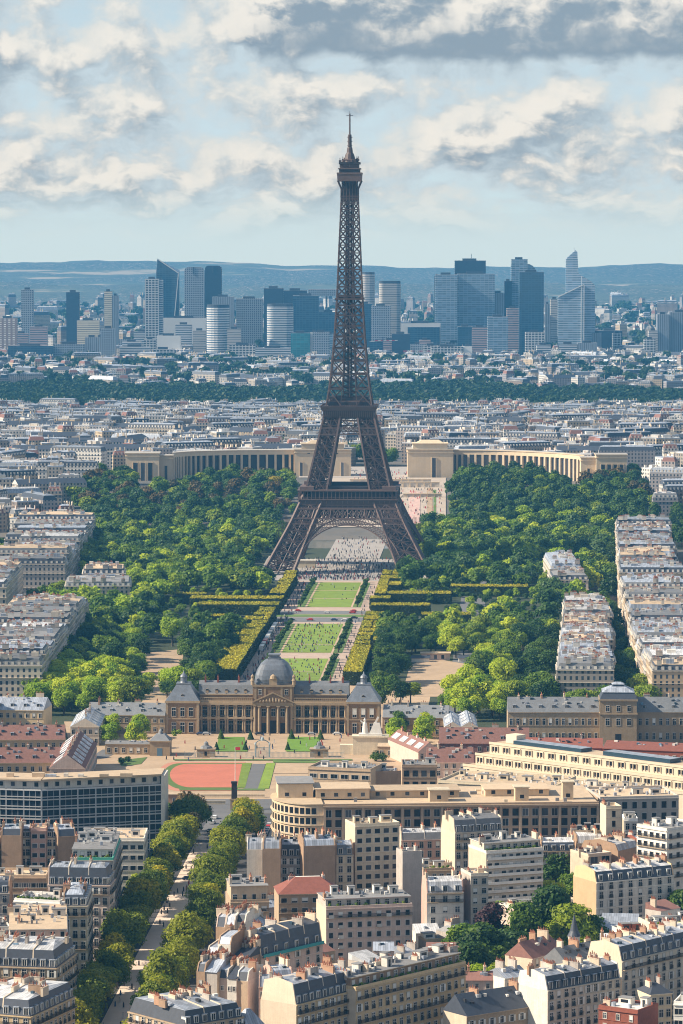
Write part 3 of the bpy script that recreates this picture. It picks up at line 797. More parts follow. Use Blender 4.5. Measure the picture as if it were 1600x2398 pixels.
# (photo outline of the crown tops at about 12 m, look, spacing)
WOODS = [([(60, 1625), (330, 1625), (330, 1575), (260, 1540), (215, 1530), (80, 1560)], 'sunny', 10.5, 'bright grove left of the academy'),
         ([(50, 1590), (120, 1540), (225, 1560), (330, 1540), (340, 1500), (420, 1480), (420, 1420), (250, 1380), (120, 1470)], 'mix', 10.5, 'wood left of the lawns'),
         ([(330, 1600), (420, 1600), (420, 1580), (340, 1570)], 'sunny', 11, 'loose row behind the left wing of the academy'),
         ([(440, 1600), (520, 1600), (590, 1450), (510, 1400), (420, 1420), (440, 1500)], 'dark', 10.5, 'wood beside the left clipped hedge'),
         ([(120, 1370), (420, 1420), (520, 1400), (640, 1350), (600, 1300), (330, 1300), (215, 1360)], 'mix', 10.5, 'wood left of the tower'),
         ([(200, 1360), (380, 1360), (360, 1400), (130, 1440), (110, 1390)], 'sunny', 11, 'bright grove by the pale villa'),
         ([(30, 1440), (60, 1400), (110, 1390), (80, 1450)], 'mix', 10, 'street trees between the left blocks'),
         ([(0, 1290), (30, 1250), (110, 1215), (100, 1240), (60, 1280)], 'dark', 11, 'street trees far left'),
         ([(330, 1300), (640, 1310), (680, 1250), (660, 1215), (230, 1225), (170, 1270), (195, 1320)], 'cool', 11, 'wood behind the pale villa'),
         ([(880, 1612), (1010, 1600), (1010, 1560), (985, 1500), (1000, 1440), (960, 1400), (900, 1460)], 'dark', 10.5, 'wood beside the right clipped hedge'),
         ([(1040, 1640), (1180, 1640), (1200, 1600), (1120, 1585), (1050, 1600)], 'sunny', 10.5, 'grove behind the academy at right'),
         ([(1120, 1560), (1200, 1580), (1220, 1500), (1140, 1500)], 'sunny', 10.5, 'sunny grove by the parade ground'),
         ([(1000, 1500), (1200, 1500), (1210, 1380), (1090, 1370), (1040, 1400), (1000, 1440)], 'mix', 10.5, 'wood right of the lawns'),
         ([(1204, 1625), (1226, 1625), (1240, 1440), (1215, 1440)], 'dark', 10, 'left row of the straight tree alley'),
         ([(1248, 1625), (1275, 1625), (1300, 1500), (1290, 1400), (1255, 1430)], 'dark', 10, 'right row of the straight tree alley'),
         ([(1420, 1610), (1470, 1610), (1560, 1640), (1500, 1560), (1460, 1470), (1410, 1400), (1400, 1470), (1440, 1540)], 'dark', 11, 'street trees under the sunlit row'),
         ([(1300, 1640), (1600, 1640), (1600, 1622), (1300, 1622)], 'sunny', 11, 'row behind the grey classical wing'),
         ([(940, 1370), (1300, 1400), (1420, 1400), (1440, 1340), (1380, 1300), (1280, 1300), (960, 1290)], 'cool', 10.5, 'wood right of the tower'),
         ([(960, 1290), (1290, 1300), (1440, 1300), (1440, 1215), (1230, 1200), (990, 1210)], 'cool', 11, 'wood right of the tower, further back'),
         ([(1290, 1290), (1430, 1290), (1430, 1240), (1330, 1220)], 'bright', 11, 'sunny trees before the right row')]
FAR = [([(230, 1225), (650, 1215), (640, 1180), (600, 1170), (250, 1165), (180, 1200)], 'blue', 12),
       ([(220, 1180), (690, 1180), (690, 1100), (560, 1100), (330, 1135), (300, 1100), (235, 1100), (150, 1150)], 'rustblue', 12),
       ([(1050, 1210), (1560, 1215), (1500, 1150), (1330, 1140), (1080, 1150)], 'blue', 12),
       ([(1050, 1150), (1340, 1160), (1330, 1130), (1250, 1095), (1080, 1095)], 'dark', 12),
       ([(1330, 1150), (1540, 1165), (1500, 1110), (1480, 1085)], 'rustblue', 12),
       ([(1500, 1245), (1600, 1250), (1600, 1160), (1560, 1200)], 'dark', 12)]
def on_land(u, v, h):
    q = G(u, v, h)
    for _ in range(25): q = q * .5 + G(u, v, gz(q.y) + h) * .5
    return q
def scatter(poly, z, sp, rg):
    W = [on_land(u, v, z) for u, v in poly]; P = [(w.x, w.y) for w in W]; out = []
    x0, x1 = min(p[0] for p in P), max(p[0] for p in P); y0, y1 = min(p[1] for p in P), max(p[1] for p in P)
    y = y0; k = 0
    while y < y1:
        x = x0 + (sp / 2 if k % 2 else 0)
        while x < x1:
            q = (x + rg.uniform(-.33, .33) * sp, y + rg.uniform(-.33, .33) * sp)
            if inside(q, P): out.append(q)
            x += sp
        y += sp * .87; k += 1
    return out
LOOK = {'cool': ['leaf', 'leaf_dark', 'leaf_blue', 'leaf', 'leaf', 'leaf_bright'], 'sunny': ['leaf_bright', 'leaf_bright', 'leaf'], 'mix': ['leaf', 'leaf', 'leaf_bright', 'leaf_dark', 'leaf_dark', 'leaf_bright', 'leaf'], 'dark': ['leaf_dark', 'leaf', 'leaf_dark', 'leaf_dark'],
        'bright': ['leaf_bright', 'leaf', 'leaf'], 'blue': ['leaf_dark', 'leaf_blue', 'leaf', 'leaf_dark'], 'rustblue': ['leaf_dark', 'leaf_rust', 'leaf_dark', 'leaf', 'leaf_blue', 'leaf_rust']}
WORD = {'leaf': 'mid green', 'leaf_bright': 'bright yellow-green', 'leaf_dark': 'dark green', 'leaf_blue': 'bluish green', 'leaf_rust': 'rusty brown'}
def low(q):                                                             # shrubby clearings round the cross road keep the long hedges in view
    v = Vector(q) - AX; s, t = v.dot(AS), v.dot(AT)
    if 41 <= abs(s) < 104 and 1095 < t < 1345 or 70 < s < 132 and 1225 < t < 1368: return .42
    if 45 < s < 75 and 700 < t < 760: return .6
    return 1.
cand = []; used = {}
def free(q, d):
    k0 = (int(q[0] // 12), int(q[1] // 12))
    for i in (-1, 0, 1):
        for j in (-1, 0, 1):
            for p in used.get((k0[0] + i, k0[1] + j), ()):
                if (p[0] - q[0]) ** 2 + (p[1] - q[1]) ** 2 < d * d: return False
    used.setdefault(k0, []).append(q); return True
def park_ok(q):
    v = Vector(q) - AX; s, t = v.dot(AS), v.dot(AT)
    if abs(s) < 41 and t < 1640: return False
    if abs(s) < 68 and 1480 < t < 1650: return False
    if abs(s) < 24 and t < 1720: return False
    for E in EXCL:
        if inside(q, E): return False
    return True
EXCL = [[G(u, v).xy for u, v in e] for e in ([(925, 1640), (1092, 1640), (1112, 1545), (950, 1535)], [(325, 1600), (440, 1592), (436, 1515), (345, 1515)], [(1227, 1645), (1247, 1645), (1257, 1470), (1242, 1470)],
                                              [(420, 1420), (505, 1420), (505, 1404), (440, 1404)], [(1020, 1432), (1100, 1432), (1100, 1412), (1030, 1412)])]
for poly, look, sp, where in WOODS:
    for q in scatter(poly, 11., sp, rgt):
        if park_ok(q) and free(q, 7.6) and rgt.random() < .8: cand.append((q[1], q, look, where))
cand.sort(key=lambda c: c[0])
things, rest = cand[:300], cand[300:]
counter = {}
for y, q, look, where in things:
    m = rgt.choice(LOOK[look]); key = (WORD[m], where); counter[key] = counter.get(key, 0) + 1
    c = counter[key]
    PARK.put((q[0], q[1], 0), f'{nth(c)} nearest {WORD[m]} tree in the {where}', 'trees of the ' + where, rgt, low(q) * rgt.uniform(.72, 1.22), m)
for poly, look, sp in FAR:
    for q in scatter(poly, 12., sp, rgt):
        if park_ok(q) and free(q, 8.): rest.append((q[1], q, look, ''))
def mass(name, items, arrs, mats, z_of, label, s_rng=(.68, 1.22)):
    """a far-off wood that reads as one mass: one object"""
    r = np.random.RandomState(5); Vs, Qs, Ts, Ms = [], [], [], []; n = 0
    for (x, y, mi) in items:
        V, Q, T = arrs[r.randint(len(arrs))]; a = r.rand() * 6.28; k = r.uniform(*s_rng) * low((x, y))
        c, s = math.cos(a), math.sin(a)
        W = np.stack([V[:, 0] * c - V[:, 1] * s, V[:, 0] * s + V[:, 1] * c, V[:, 2]], 1) * k + np.array([x, y, z_of(y)])
        Vs.append(W); Qs.append(Q + n); n += len(V); Ts.append((T + r.rand()) % 1.); Ms.append(np.full(len(Q), mi))
    me = np_mesh(name, np.concatenate(Vs), np.concatenate(Qs), mats, np.concatenate(Ms), np.concatenate(Ts))
    return tag(inst(name, me), label, None, None, 'stuff')
arr = [crown_arrays(140 + i, 7.2, 13.5, 13, 1000, .8, 2.2) for i in range(5)]
arr2 = [crown_arrays(150 + i, 7.2, 13.5, 9, 260, 1.6, 2.2) for i in range(4)]
names = ['leaf', 'leaf_bright', 'leaf_dark', 'leaf_blue', 'leaf_rust']
mass('park_woodland', [(q[0], q[1], names.index(rgt.choice(LOOK[l]))) for y, q, l, w in rest if y < 2750], arr, [M[n] for n in names], gz, 'dense green woodland on both sides of the tower')
mass('garden_woodland', [(q[0], q[1], names.index(rgt.choice(LOOK[l]))) for y, q, l, w in rest if y >= 2750], arr, [M[n] for n in names], gz, 'dense woodland of the palace gardens behind the tower')
bois = []
def bois_far(x): return 5620 + 90 * math.sin(x * .011) + 60 * math.sin(x * .031 + 2) - (60 if x > 150 else 0)
for y in np.arange(4880, 5790, 13):
    w = 620 / 8856 * y * 1.5
    for x in np.arange(-w, w, 14):
        near = 4905 + 40 * math.sin(x * .017 + 1) - (20 if x > 100 else 0)
        if near < y < bois_far(x): bois.append((x + rgt.uniform(-5, 5), y + rgt.uniform(-5, 5), 0))
mass('far_woods', bois, arr2, [M['wood_far']], gz, 'long dark belt of woods beyond the city', (.9, 1.5))
for (u, v, s, m, lab) in ((640, 1180, 1.0, 'leaf_yellow', 'vivid yellow tree standing left of the tower above the riverside'), (1000, 1290, 1.35, 'leaf', 'big green tree at the right foot of the iron tower'),
                          (955, 1330, 1.2, 'leaf_dark', 'dark tree before the right foot of the iron tower')):
    q = G(u, v, 12); PARK.put((q.x, q.y, gz(q.y)), lab, None, rgt, s, m)

# clipped hedges: boxed rows of limes with flat yellow-green tops
def hedge(pts, h, label, group, leaf=.4, dens=1.6, seed=1):
    """pts: four ground corners; shade of the flanks and sun on the flat top are put into the leaf colours"""
    r = np.random.RandomState(seed); P = [np.array((p.x, p.y)) for p in pts]; Vs, Ms, Ts = [], [], []
    def spray(a, b, c, d, nor, n, mi):
        f, g = r.rand(n, 1), r.rand(n, 1)
        pos = (a * (1 - f) + b * f) * (1 - g) + (d * (1 - f) + c * f) * g + nor * (r.rand(n, 1) - .5) * .7
        q = nor + .6 * r.normal(size=(n, 3)); q /= np.linalg.norm(q, axis=1)[:, None]
        t = np.cross(q, r.normal(size=(n, 3))); t /= np.linalg.norm(t, axis=1)[:, None]; bb = np.cross(q, t); s = leaf * (.6 + .8 * r.rand(n, 1))
        Vs.append(np.stack([pos - t * s, pos - bb * s, pos + t * s, pos + bb * s], 1).reshape(-1, 3)); Ms.append(np.full(n, mi)); Ts.append(np.repeat(r.rand(n) * .5 + .25 * np.sin(pos[:, 0] * .4) , 4))
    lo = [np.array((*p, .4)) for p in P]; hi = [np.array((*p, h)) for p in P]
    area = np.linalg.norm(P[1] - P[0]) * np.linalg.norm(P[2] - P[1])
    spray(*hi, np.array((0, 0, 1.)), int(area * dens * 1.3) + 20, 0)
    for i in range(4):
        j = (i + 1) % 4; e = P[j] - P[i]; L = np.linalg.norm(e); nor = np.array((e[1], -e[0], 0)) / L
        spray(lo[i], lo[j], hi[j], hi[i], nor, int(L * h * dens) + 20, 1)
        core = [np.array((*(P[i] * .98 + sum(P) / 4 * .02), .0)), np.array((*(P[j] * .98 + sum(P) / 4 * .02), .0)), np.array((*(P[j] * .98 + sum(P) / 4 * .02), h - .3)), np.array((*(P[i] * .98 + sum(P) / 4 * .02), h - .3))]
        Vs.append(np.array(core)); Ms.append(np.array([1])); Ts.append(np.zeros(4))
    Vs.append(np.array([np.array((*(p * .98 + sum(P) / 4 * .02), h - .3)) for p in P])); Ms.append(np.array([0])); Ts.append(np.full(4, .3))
    V = np.concatenate(Vs)
    o = inst('clipped_hedge', np_mesh('clipped_hedge', V, np.arange(len(V)).reshape(-1, 4), [M['hedge'], M['hedge_shade']], np.concatenate(Ms), np.concatenate(Ts)))
    return tag(o, label, 'hedge', group)
def hedge_ax(s0, s1, t0, t1, h, label, group=None, seed=1): return hedge([ax(s0, t0), ax(s1, t0), ax(s1, t1), ax(s0, t1)], h, label, group, seed=seed)
hedge_ax(-40, -29, 855, 1070, 8.2, 'long golden-topped clipped hedge left of the near lawn')
hedge_ax(-46, -40.8, 880, 1050, 7.2, 'narrower green clipped hedge along the outer side of the long left hedge')
rg = random.Random(3); n = 0
for t0, t1, s0, s1 in ((1080, 1098, -42, -29), (1104, 1120, -38, -29), (1126, 1144, -44, -33), (1126, 1150, -32.2, -29), (1154, 1172, -40, -29), (1178, 1200, -39, -29)):
    n += 1; hedge_ax(s0, s1, t0, t1, 7.5, f'{nth(n)} stepped hedge block behind the long left hedge, counted from the near end', 'stepped hedge blocks left of the lawns', n)
n = 0
for t0, t1, s0, s1 in ((1290, 1320, -39, -29), (1326, 1352, -37, -29), (1358, 1390, -38, -29), (1396, 1425, -37, -29), (1430, 1452, -38, -30)):
    n += 1; hedge_ax(s0, s1, t0, t1, 8, f'{nth(n)} hedge block left of the far lawn, counted from the near end', 'hedge blocks left of the far lawn', 20 + n)
n = 0
for t0, t1, s0, s1 in ((852, 985, 28, 38), (992, 1006, 28, 37), (1012, 1034, 28, 36), (1040, 1052, 28, 37), (1010, 1070, 38, 42.5), (1060, 1076, 28, 42), (1082, 1120, 28, 34), (1082, 1096, 35, 42), (1102, 1122, 35, 42), (1128, 1150, 28, 42), (1156, 1174, 28, 40)):
    n += 1; hedge_ax(s0, s1, t0, t1, 7.6, f'{nth(n)} clipped hedge block right of the near lawns, counted from the academy', 'hedge blocks right of the near lawns', 40 + n)
n = 0
for t0, t1, s0, s1 in ((1258, 1272, 27, 40), (1290, 1345, 29, 36), (1350, 1395, 29, 35), (1350, 1375, 36, 44), (1400, 1420, 29, 44), (1428, 1470, 36, 46), (1430, 1460, 29, 35)):
    n += 1; hedge_ax(s0, s1, t0, t1, 8, f'{nth(n)} golden hedge block right of the far lawn, counted from the cross road', 'hedge blocks right of the far lawn', 60 + n)
for q, lab in (((-88, -29, 1262, 1280), 'long thin hedge wing reaching left from the cross road'), ((-80, -29, 1222, 1240), 'second thin hedge wing reaching left, nearer the academy'),
               ((29, 78, 1300, 1316), 'long thin hedge wing reaching right behind the cross road'), ((29, 66, 1222, 1236), 'short hedge wing reaching right from the cross road'),
               ((95 - 18, 128, 1352, 1366), 'far hedge strip among the trees right of the tower'), ((62, 92, 1165, 1178), 'short golden hedge strip in the wood right of the lawns'),
               ((-100, -80, 1290, 1300), 'short golden hedge strip in the wood left of the cross road'), ((-72, -50, 1395, 1405), 'thin hedge strip in the wood left of the far lawn'),
               ((-76, -55, 1150, 1160), 'small hedge strip in the wood left of the stepped blocks')):
    hedge_ax(*q, 7, lab, None, 80)
# rows of small clipped trees beside the lawns
for side, sn in ((-1, 'left'), (1, 'right')):
    for t0, t1, nm in ((856, 976, 'near'), (1012, 1170, 'middle'), (1278, 1448, 'far')):
        t = t0; n = 0
        while t < t1:
            n += 1; SMALL.put(ax(side * 18.2, t), f'{nth(n)} small trimmed tree {sn} of the {nm} lawn, counted from its near end', f'trimmed trees {sn} of the {nm} lawn', rgt, 1.05); t += 13
# dark cone topiary of the academy court
def cone(u, v, h, label):
    r = np.random.RandomState(int(u)); n = 900
    f = r.rand(n) ** .6; a = r.rand(n) * 6.28; rad = h * .36 * f; z = h * (1 - f) + .15
    q = np.stack([np.cos(a), np.sin(a), np.full(n, .4)], 1); pos = np.stack([rad * np.cos(a), rad * np.sin(a), z], 1)
    nn = q + .4 * r.normal(size=(n, 3)); nn /= np.linalg.norm(nn, axis=1)[:, None]
    t = np.cross(nn, r.normal(size=(n, 3))); t /= np.linalg.norm(t, axis=1)[:, None]; b = np.cross(nn, t); s = .24 * (.6 + .8 * r.rand(n, 1))
    V = np.stack([pos - t * s, pos - b * s, pos + t * s, pos + b * s], 1).reshape(-1, 3)
    tag(inst('topiary_cone', np_mesh('topiary_cone', V, np.arange(len(V)).reshape(-1, 4), M['leaf_dark'], None, np.full(len(V), .1)), None, G(u, v)), label, 'topiary', 'cone topiary of the academy court')
for side, ux, lw in (('left', (518, 587, 507, 575), 'left'), ('right', (683, 751, 674, 744), 'right')):
    for k, (u, v, h) in enumerate(((ux[0], 1731, 4.6), (ux[1], 1732, 4.4), (ux[2], 1757, 3.6), (ux[3], 1757, 3.8))):
        cone(u, v, h, f'dark clipped cone at the {("far left", "far right", "near left", "near right")[k]} corner of the {lw} court lawn')
# ------------------------------------------------------------------ buildings: shared pieces
rb = random.Random(77)
CACHE = {}
def cached(key, fn):
    if key not in CACHE: CACHE[key] = fn()
    return CACHE[key]
def win_mesh(w, h, style):
    def mk():
        mb = MB()
        glass = 0
        mb.box(-w / 2, -.03, 0, w / 2, .1, h, glass)
        e = .13
        if style in ('french', 'plain', 'shut', 'open'):
            for a in ((-w / 2 - e, 0, -w / 2, h), (w / 2, 0, w / 2 + e, h), (-w / 2 - e, h, w / 2 + e, h + .22), (-w / 2 - e - .06, -.16, w / 2 + e + .06, 0)):
                mb.box(a[0], -.16, a[1], a[2], .1, a[3], 1)
            mb.box(-.05, -.07, 0, .05, .09, h, 1); mb.box(-w / 2, -.065, h * .66, w / 2, .08, h * .72, 1)
        if style == 'french':
            for i in range(7):
                x = -w / 2 - .1 + (w + .2) * i / 6; mb.box(x - .035, -.34, .02, x + .035, -.28, .92, 2)
            mb.box(-w / 2 - .14, -.36, .92, w / 2 + .14, -.26, 1.02, 2); mb.box(-w / 2 - .14, -.36, -.02, w / 2 + .14, -.02, .05, 2)
        if style == 'shut': mb.box(-w / 2 + .03, -.11, h * .3, w / 2 - .03, -.071, h - .02, 3)
        if style == 'open':
            for q in (-1, 1): mb.box(q * (w / 2 + .42) - .3, -.2, .05, q * (w / 2 + .42) + .3, -.161, h - .05, 3)
        if style in ('wide', 'wideshut'):
            for x in (-w / 2, w / 2): mb.box(x - .08, -.12, 0, x + .08, .1, h, 1)
            for z in (-.1, h): mb.box(-w / 2 - .08, -.14, z, w / 2 + .08, .1, z + .12, 1)
            n = max(1, int(w / 1.1))
            for i in range(1, n): x = -w / 2 + w * i / n; mb.box(x - .04, -.08, 0, x + .04, .09, h, 1)
            if style == 'wideshut': mb.box(-w / 2 + .09, -.11, h * .35, w / 2 - .09, -.081, h, 3)
        if style == 'dark':
            mb.box(-w / 2 - .1, -.12, -.14, w / 2 + .1, .1, 0, 1)
        if style == 'loggia':
            mb.box(-w / 2 - .1, -1.0, -.15, w / 2 + .1, .1, 0, 1); mb.box(-w / 2 - .1, -1.0, .01, w / 2 + .1, -.93, .95, 1)
        return mb.mesh('window', [M['glass'], M['frame'], M['rail'], M['shutter']])
    return cached(('w', round(w, 2), round(h, 2), style), mk)
def dormer_mesh(style, w=1.25, h=2.0):
    def mk():
        mb = MB(); fm = {'white': 1, 'slate': 3, 'zinc': 2}[style]
        mb.box(-w / 2 - .18, -.05, 0, w / 2 + .18, 1.9, h, fm, 2)
        mb.box(-w / 2, -.1, .2, w / 2, .0, h - .25, 0); mb.box(-.05, -.14, .2, .05, -.02, h - .25, 1)
        for x in (-w / 2 - .07, w / 2 + .07): mb.box(x - .07, -.14, .1, x + .07, -.02, h - .2, 1)
        mb.box(-w / 2 - .3, -.25, h, w / 2 + .3, 1.9, h + .14, 2)
        return mb.mesh('dormer', [M['glass'], M['shutter'], M['zinc'], M['slate']])
    return cached(('d', style, w, h), mk)
def chimney_mesh(L, hgt, m, n):
    def mk():
        mb = MB(); mb.box(-.38, -L / 2, 0, .38, L / 2, hgt, 0); mb.box(-.46, -L / 2 - .08, hgt, .46, L / 2 + .08, hgt + .16, 0)
        for i in range(n):
            y = -L / 2 + .3 + (L - .6) * i / max(1, n - 1); k = .55 + .25 * ((i * 7) % 3)
            mb.lathe([(.17, hgt + .16), (.14, hgt + .16 + k)], 6, 0, y, 1)
        return mb.mesh('chimney', [M[m], M['pot']])
    return cached(('c', L, hgt, m, n), mk)
def hut_mesh(w, d, h, m, k):
    def mk():
        mb = MB(); mb.box(-w / 2, -d / 2, 0, w / 2, d / 2, h, 0); mb.box(-w / 2 - .15, -d / 2 - .15, h, w / 2 + .15, d / 2 + .15, h + .18, 1)
        if k % 2: mb.box(-.45, -d / 2 - .05, 0, .45, -d / 2 + .1, h * .8, 2)
        else: mb.box(-w * .3, -d / 2 - .05, h * .35, w * .3, -d / 2 + .1, h * .8, 2)
        return mb.mesh('roof_hut', [M[m], M['deck_grey'], M['glass']])
    return cached(('h', w, d, h, m, k), mk)
def plant_mesh(k):
    def mk():
        V, Q, T = crown_arrays(300 + k, .9, 1.5, 4, 130, .16, .0)
        return np_mesh('terrace_plant', V, Q, M['leaf'], None, T)
    return cached(('p', k), mk)
def leafline(root, x0, x1, y, z, dens=.8):
    n = max(1, int((x1 - x0) * dens))
    for i in range(n):
        inst('terrace_plant', plant_mesh(rb.randrange(3)), root, (x0 + (x1 - x0) * (i + rb.random()) / n, y + rb.uniform(-.3, .3), z), rb.random() * 6, [rb.uniform(.6, 1.15)] * 3)
def balcony(root, x0, x1, y, z, depth=.85, rail='rail', rz=0., off=(0, 0)):
    """slab and iron rail along a front; y is the wall plane, rail towards the viewer"""
    L = x1 - x0; mb = MB(); mb.box(0, -depth, -.18, L, .05, 0, 0)
    n = max(2, int(L / .32))
    if rail == 'white': mb.box(0, -depth, .01, L, -depth + .1, 1.0, 2)
    elif rail == 'teal': mb.box(0, -depth, .01, L, -depth + .1, 1.0, 3)
    else:
        for i in range(n + 1): mb.box(L * i / n - .05, -depth, .01, L * i / n + .05, -depth + .06, .95, 1)
        mb.box(-.05, -depth - .03, .95, L + .05, -depth + .09, 1.05, 1)
    c, s = math.cos(rz), math.sin(rz)
    mb.build('balcony', [M['stone'], M['rail'], M['white'], M['teal']], root, (off[0] + x0 * c - y * s, off[1] + x0 * s + y * c, z), rz)
FOOT = []
def bld(label, pl, pr, H, dep, roof='mansard', wall='stone', side='party', floors=6, bays=None, ww=1.3, wh=2.15, style='french', hm=3.6, sides='', balc=(), chim=3,
        rmat=('slate', 'zinc'), dorm='white', cat='building', name='apartment_building', huts=0, plants=0, setb=None, pil=0, z0=0., group=None, hutm='white2', mix=None,
        gable_up=1., wcap=96, sstyle=None, cornice=True, backy=.0, balc_style='rail', fh=None, top=.5, skip=None, edge=None, pots=4):
    A, B = G(*pl, H), G(*pr, H); d = B - A; W = math.hypot(d.x, d.y); ang = math.atan2(d.y, d.x)
    root = empty(name, (A.x, A.y, z0), ang, label, cat, group); H = H - z0
    ca, sa = math.cos(ang), math.sin(ang); FOOT.append([(A.x + ca * x - sa * y, A.y + sa * x + ca * y) for x, y in ((-.5, -1), (W + .5, -1), (W + .5, dep + .5), (-.5, dep + .5))])
    mw, ms = M[wall], M[side]
    w = MB()
    poly = [(0, 0), (W, 0), (W, dep), (0, dep)]
    for i in range(4):
        a, b = poly[i], poly[(i + 1) % 4]
        w.face([(*a, -.5), (*b, -.5), (*b, H), (*a, H)], 0 if i == 0 or ('L' in sides and i == 3) or ('R' in sides and i == 1) else 1)
    w.face([(0, 0, H), (W, 0, H), (W, dep, H), (0, dep, H)], 1)
    fh = fh or H / (floors + .35)
    if pil:
        n = max(1, round(W / pil))
        for i in range(n + 1): x = min(max(W * i / n, .3), W - .3); w.box(x - .3, -.4, -.5, x + .3, -.003, H - .3, 0)
    w.build('wall', [mw, ms], root)
    if cornice:
        c = MB(); c.box(-.12, -.38, H - .28, W + .12, -.003, H + .04, 0)
        for k in range(1, floors + 1):                                   # string courses
            if H - k * fh > 1.5: c.box(-.05, -.16 if k in (1, 3) else -.09, H - k * fh + top - .42, W + .05, -.003, H - k * fh + top - .24, 0)
        for q, x in (('L', -.12), ('R', W + .003)):
            if q in sides: c.box(x - (.22 if q == 'L' else 0), .003, H - .28, x + (.117 if q == 'L' else .34), dep, H + .04, 0)
        c.build('cornice', [mw], root)
    # windows
    if style:
        bays_ = bays or max(1, round(W / 2.9)); cnt = 0
        opts = mix or ([style] * 6 + ['shut'] if style in ('french', 'plain', 'open') else [style])
        if style == 'french': opts = ['french'] * 5 + ['plain', 'shut', 'open']
        for f in range(floors):
            z = H - (f + 1) * fh + top
            if z < .4: break
            for i in range(bays_):
                if cnt >= wcap: break
                if skip and skip(i, f): continue
                inst('window', win_mesh(ww, wh, rb.choice(opts)), root, (W * (i + .5) / bays_, 0, z)); cnt += 1
        st = sstyle or style
        for q in 'LR':
            if q in sides:
                nb = max(1, round(dep / 2.9))
                for f in range(floors):
                    z = H - (f + 1) * fh + top
                    if z < .4: break
                    for i in range(nb):
                        if cnt >= wcap + 40: break
                        inst('window', win_mesh(ww, wh, rb.choice([st] * 5 + (['shut'] if st in ('french', 'plain') else [st]))), root, (0 if q == 'L' else W, dep * (i + .5) / nb, z), R(-90) if q == 'L' else R(90)); cnt += 1
    for f in balc:
        balcony(root, .25, W - .25, 0, H - f * fh + top - .02, rail=balc_style)
        for q in sides:
            if q == 'R': balcony(root, .3, dep - .3, 0, H - f * fh + top - .02, rail=balc_style, rz=R(90), off=(W, 0))
            if q == 'L': balcony(root, .3, dep - .3, 0, H - f * fh + top - .02, rail=balc_style, rz=R(-90), off=(0, dep))
    # roof
    zt = H; ro = root
    if roof in ('mansard', 'gable', 'shed'):
        if roof == 'mansard':
            prof = [(.25, H + .05), (1.35, H + hm), (dep / 2, H + hm + 1.1), (dep - 1.35, H + hm), (dep - .25, H + .05)]; msl = [0, 1, 1, 0, 0]; zt = H + hm + .5
        elif roof == 'gable':
            prof = [(-.35, H + .02), (dep / 2, H + hm), (dep + .35, H + .02)]; msl = [0, 0, 0]; zt = H + hm * .9
        else:
            prof = [(-.3, H + .05), (dep - .1, H + hm), (dep - .1, H + .05)]; msl = [0, 0, 0]; zt = H + hm * .7
        r = MB(); g = .42 if roof == 'mansard' else .0
        if roof == 'mansard' and ('L' in sides or 'R' in sides):
            x0 = .25 if 'L' in sides else g; x1 = W - .25 if 'R' in sides else W - g
            l2 = x0 + (1.1 if 'L' in sides else 0); r2 = x1 - (1.1 if 'R' in sides else 0)
            r.taper([(x0, .25), (x1, .25), (x1, dep - .25), (x0, dep - .25)], H + .05, [(l2, 1.35), (r2, 1.35), (r2, dep - 1.35), (l2, dep - 1.35)], H + hm, 0, 1)
            r.taper([(l2, 1.35), (r2, 1.35), (r2, dep - 1.35), (l2, dep - 1.35)], H + hm + .002, [(l2 + 2, dep / 2 - .3), (r2 - 2, dep / 2 - .3), (r2 - 2, dep / 2 + .3), (l2 + 2, dep / 2 + .3)], H + hm + 1.1, 1, 1)
        else: r.extx(prof, g, W - g, msl, 0)
        ro = r.build('roof', [M[rmat[0]], M[rmat[1]]], root)
        if roof == 'mansard' and W > 11:
            nw = int(W / 6.5)
            for k in range(1, nw):                                       # fire walls crossing the roof, each with its own chimney stack
                x = W * k / nw + rb.uniform(-.8, .8)
                pw = MB(); pw.extx([(.5, H + .02)] + [(a + (.12 if j == 0 else 0), b + .3) for j, (a, b) in enumerate(prof[:5])] + [(dep - .5, H + .02)], x - .18, x + .18, None, 0); pw.build('fire_wall', M[rb.choice(('party_cream', 'stone_pale', 'party_grey'))], root)
                inst('chimney', chimney_mesh(rb.choice((2.4, 3.2, 4.)), 2.2, rb.choice(('party_cream', 'party_grey', 'brick_pale')), 6), ro, (x, dep * rb.choice((.3, .5, .68)), H + hm - .2))
        if roof in ('mansard', 'gable') and W > 5:
            for k in range(int(W / 3.2)):                                # hatches, skylights and vents
                x = rb.uniform(1.2, W - 1.2); y = dep * rb.uniform(.24, .44); zz = float(np.interp(y, [p[0] for p in prof[:3]], [p[1] for p in prof[:3]]))
                b = MB(); q = rb.uniform(.3, .8); b.box(-q, -.5, -.3, q, .5, rb.uniform(.12, .8)); b.build(rb.choice(('skylight', 'roof_vent')), M[rb.choice(('zinc_pale', 'glass_blue', 'dark', 'white2', 'zinc'))], ro, (x, y, zz))
        if roof == 'mansard':
            for q, x in (('L', 0), ('R', W - .4)):
                if q not in sides:
                    pw = MB(); pw.extx([(.05, H + .01)] + [(a, b + .35 * gable_up) for a, b in prof[:5]] + [(dep - .05, H + .01)], x + .01, x + .39, None, 0); pw.build('party_wall', [ms], root)
            if dorm:
                nb = bays or max(1, round(W / 2.9))
                for i in range(nb):
                    if skip and skip(i, -1): continue
                    inst('dormer', dormer_mesh(dorm, 1.2, min(2.1, hm * .62)), ro, (W * (i + .5) / nb, .38, H + .25))
                if 'R' in sides:
                    for i in range(max(1, round(dep / 3.2))): inst('dormer', dormer_mesh(dorm, 1.2, min(2.1, hm * .62)), ro, (W - .38, dep * (i + .5) / max(1, round(dep / 3.2)), H + .25), R(90))
    elif roof == 'gabley':                                              # ridge running away from the viewer
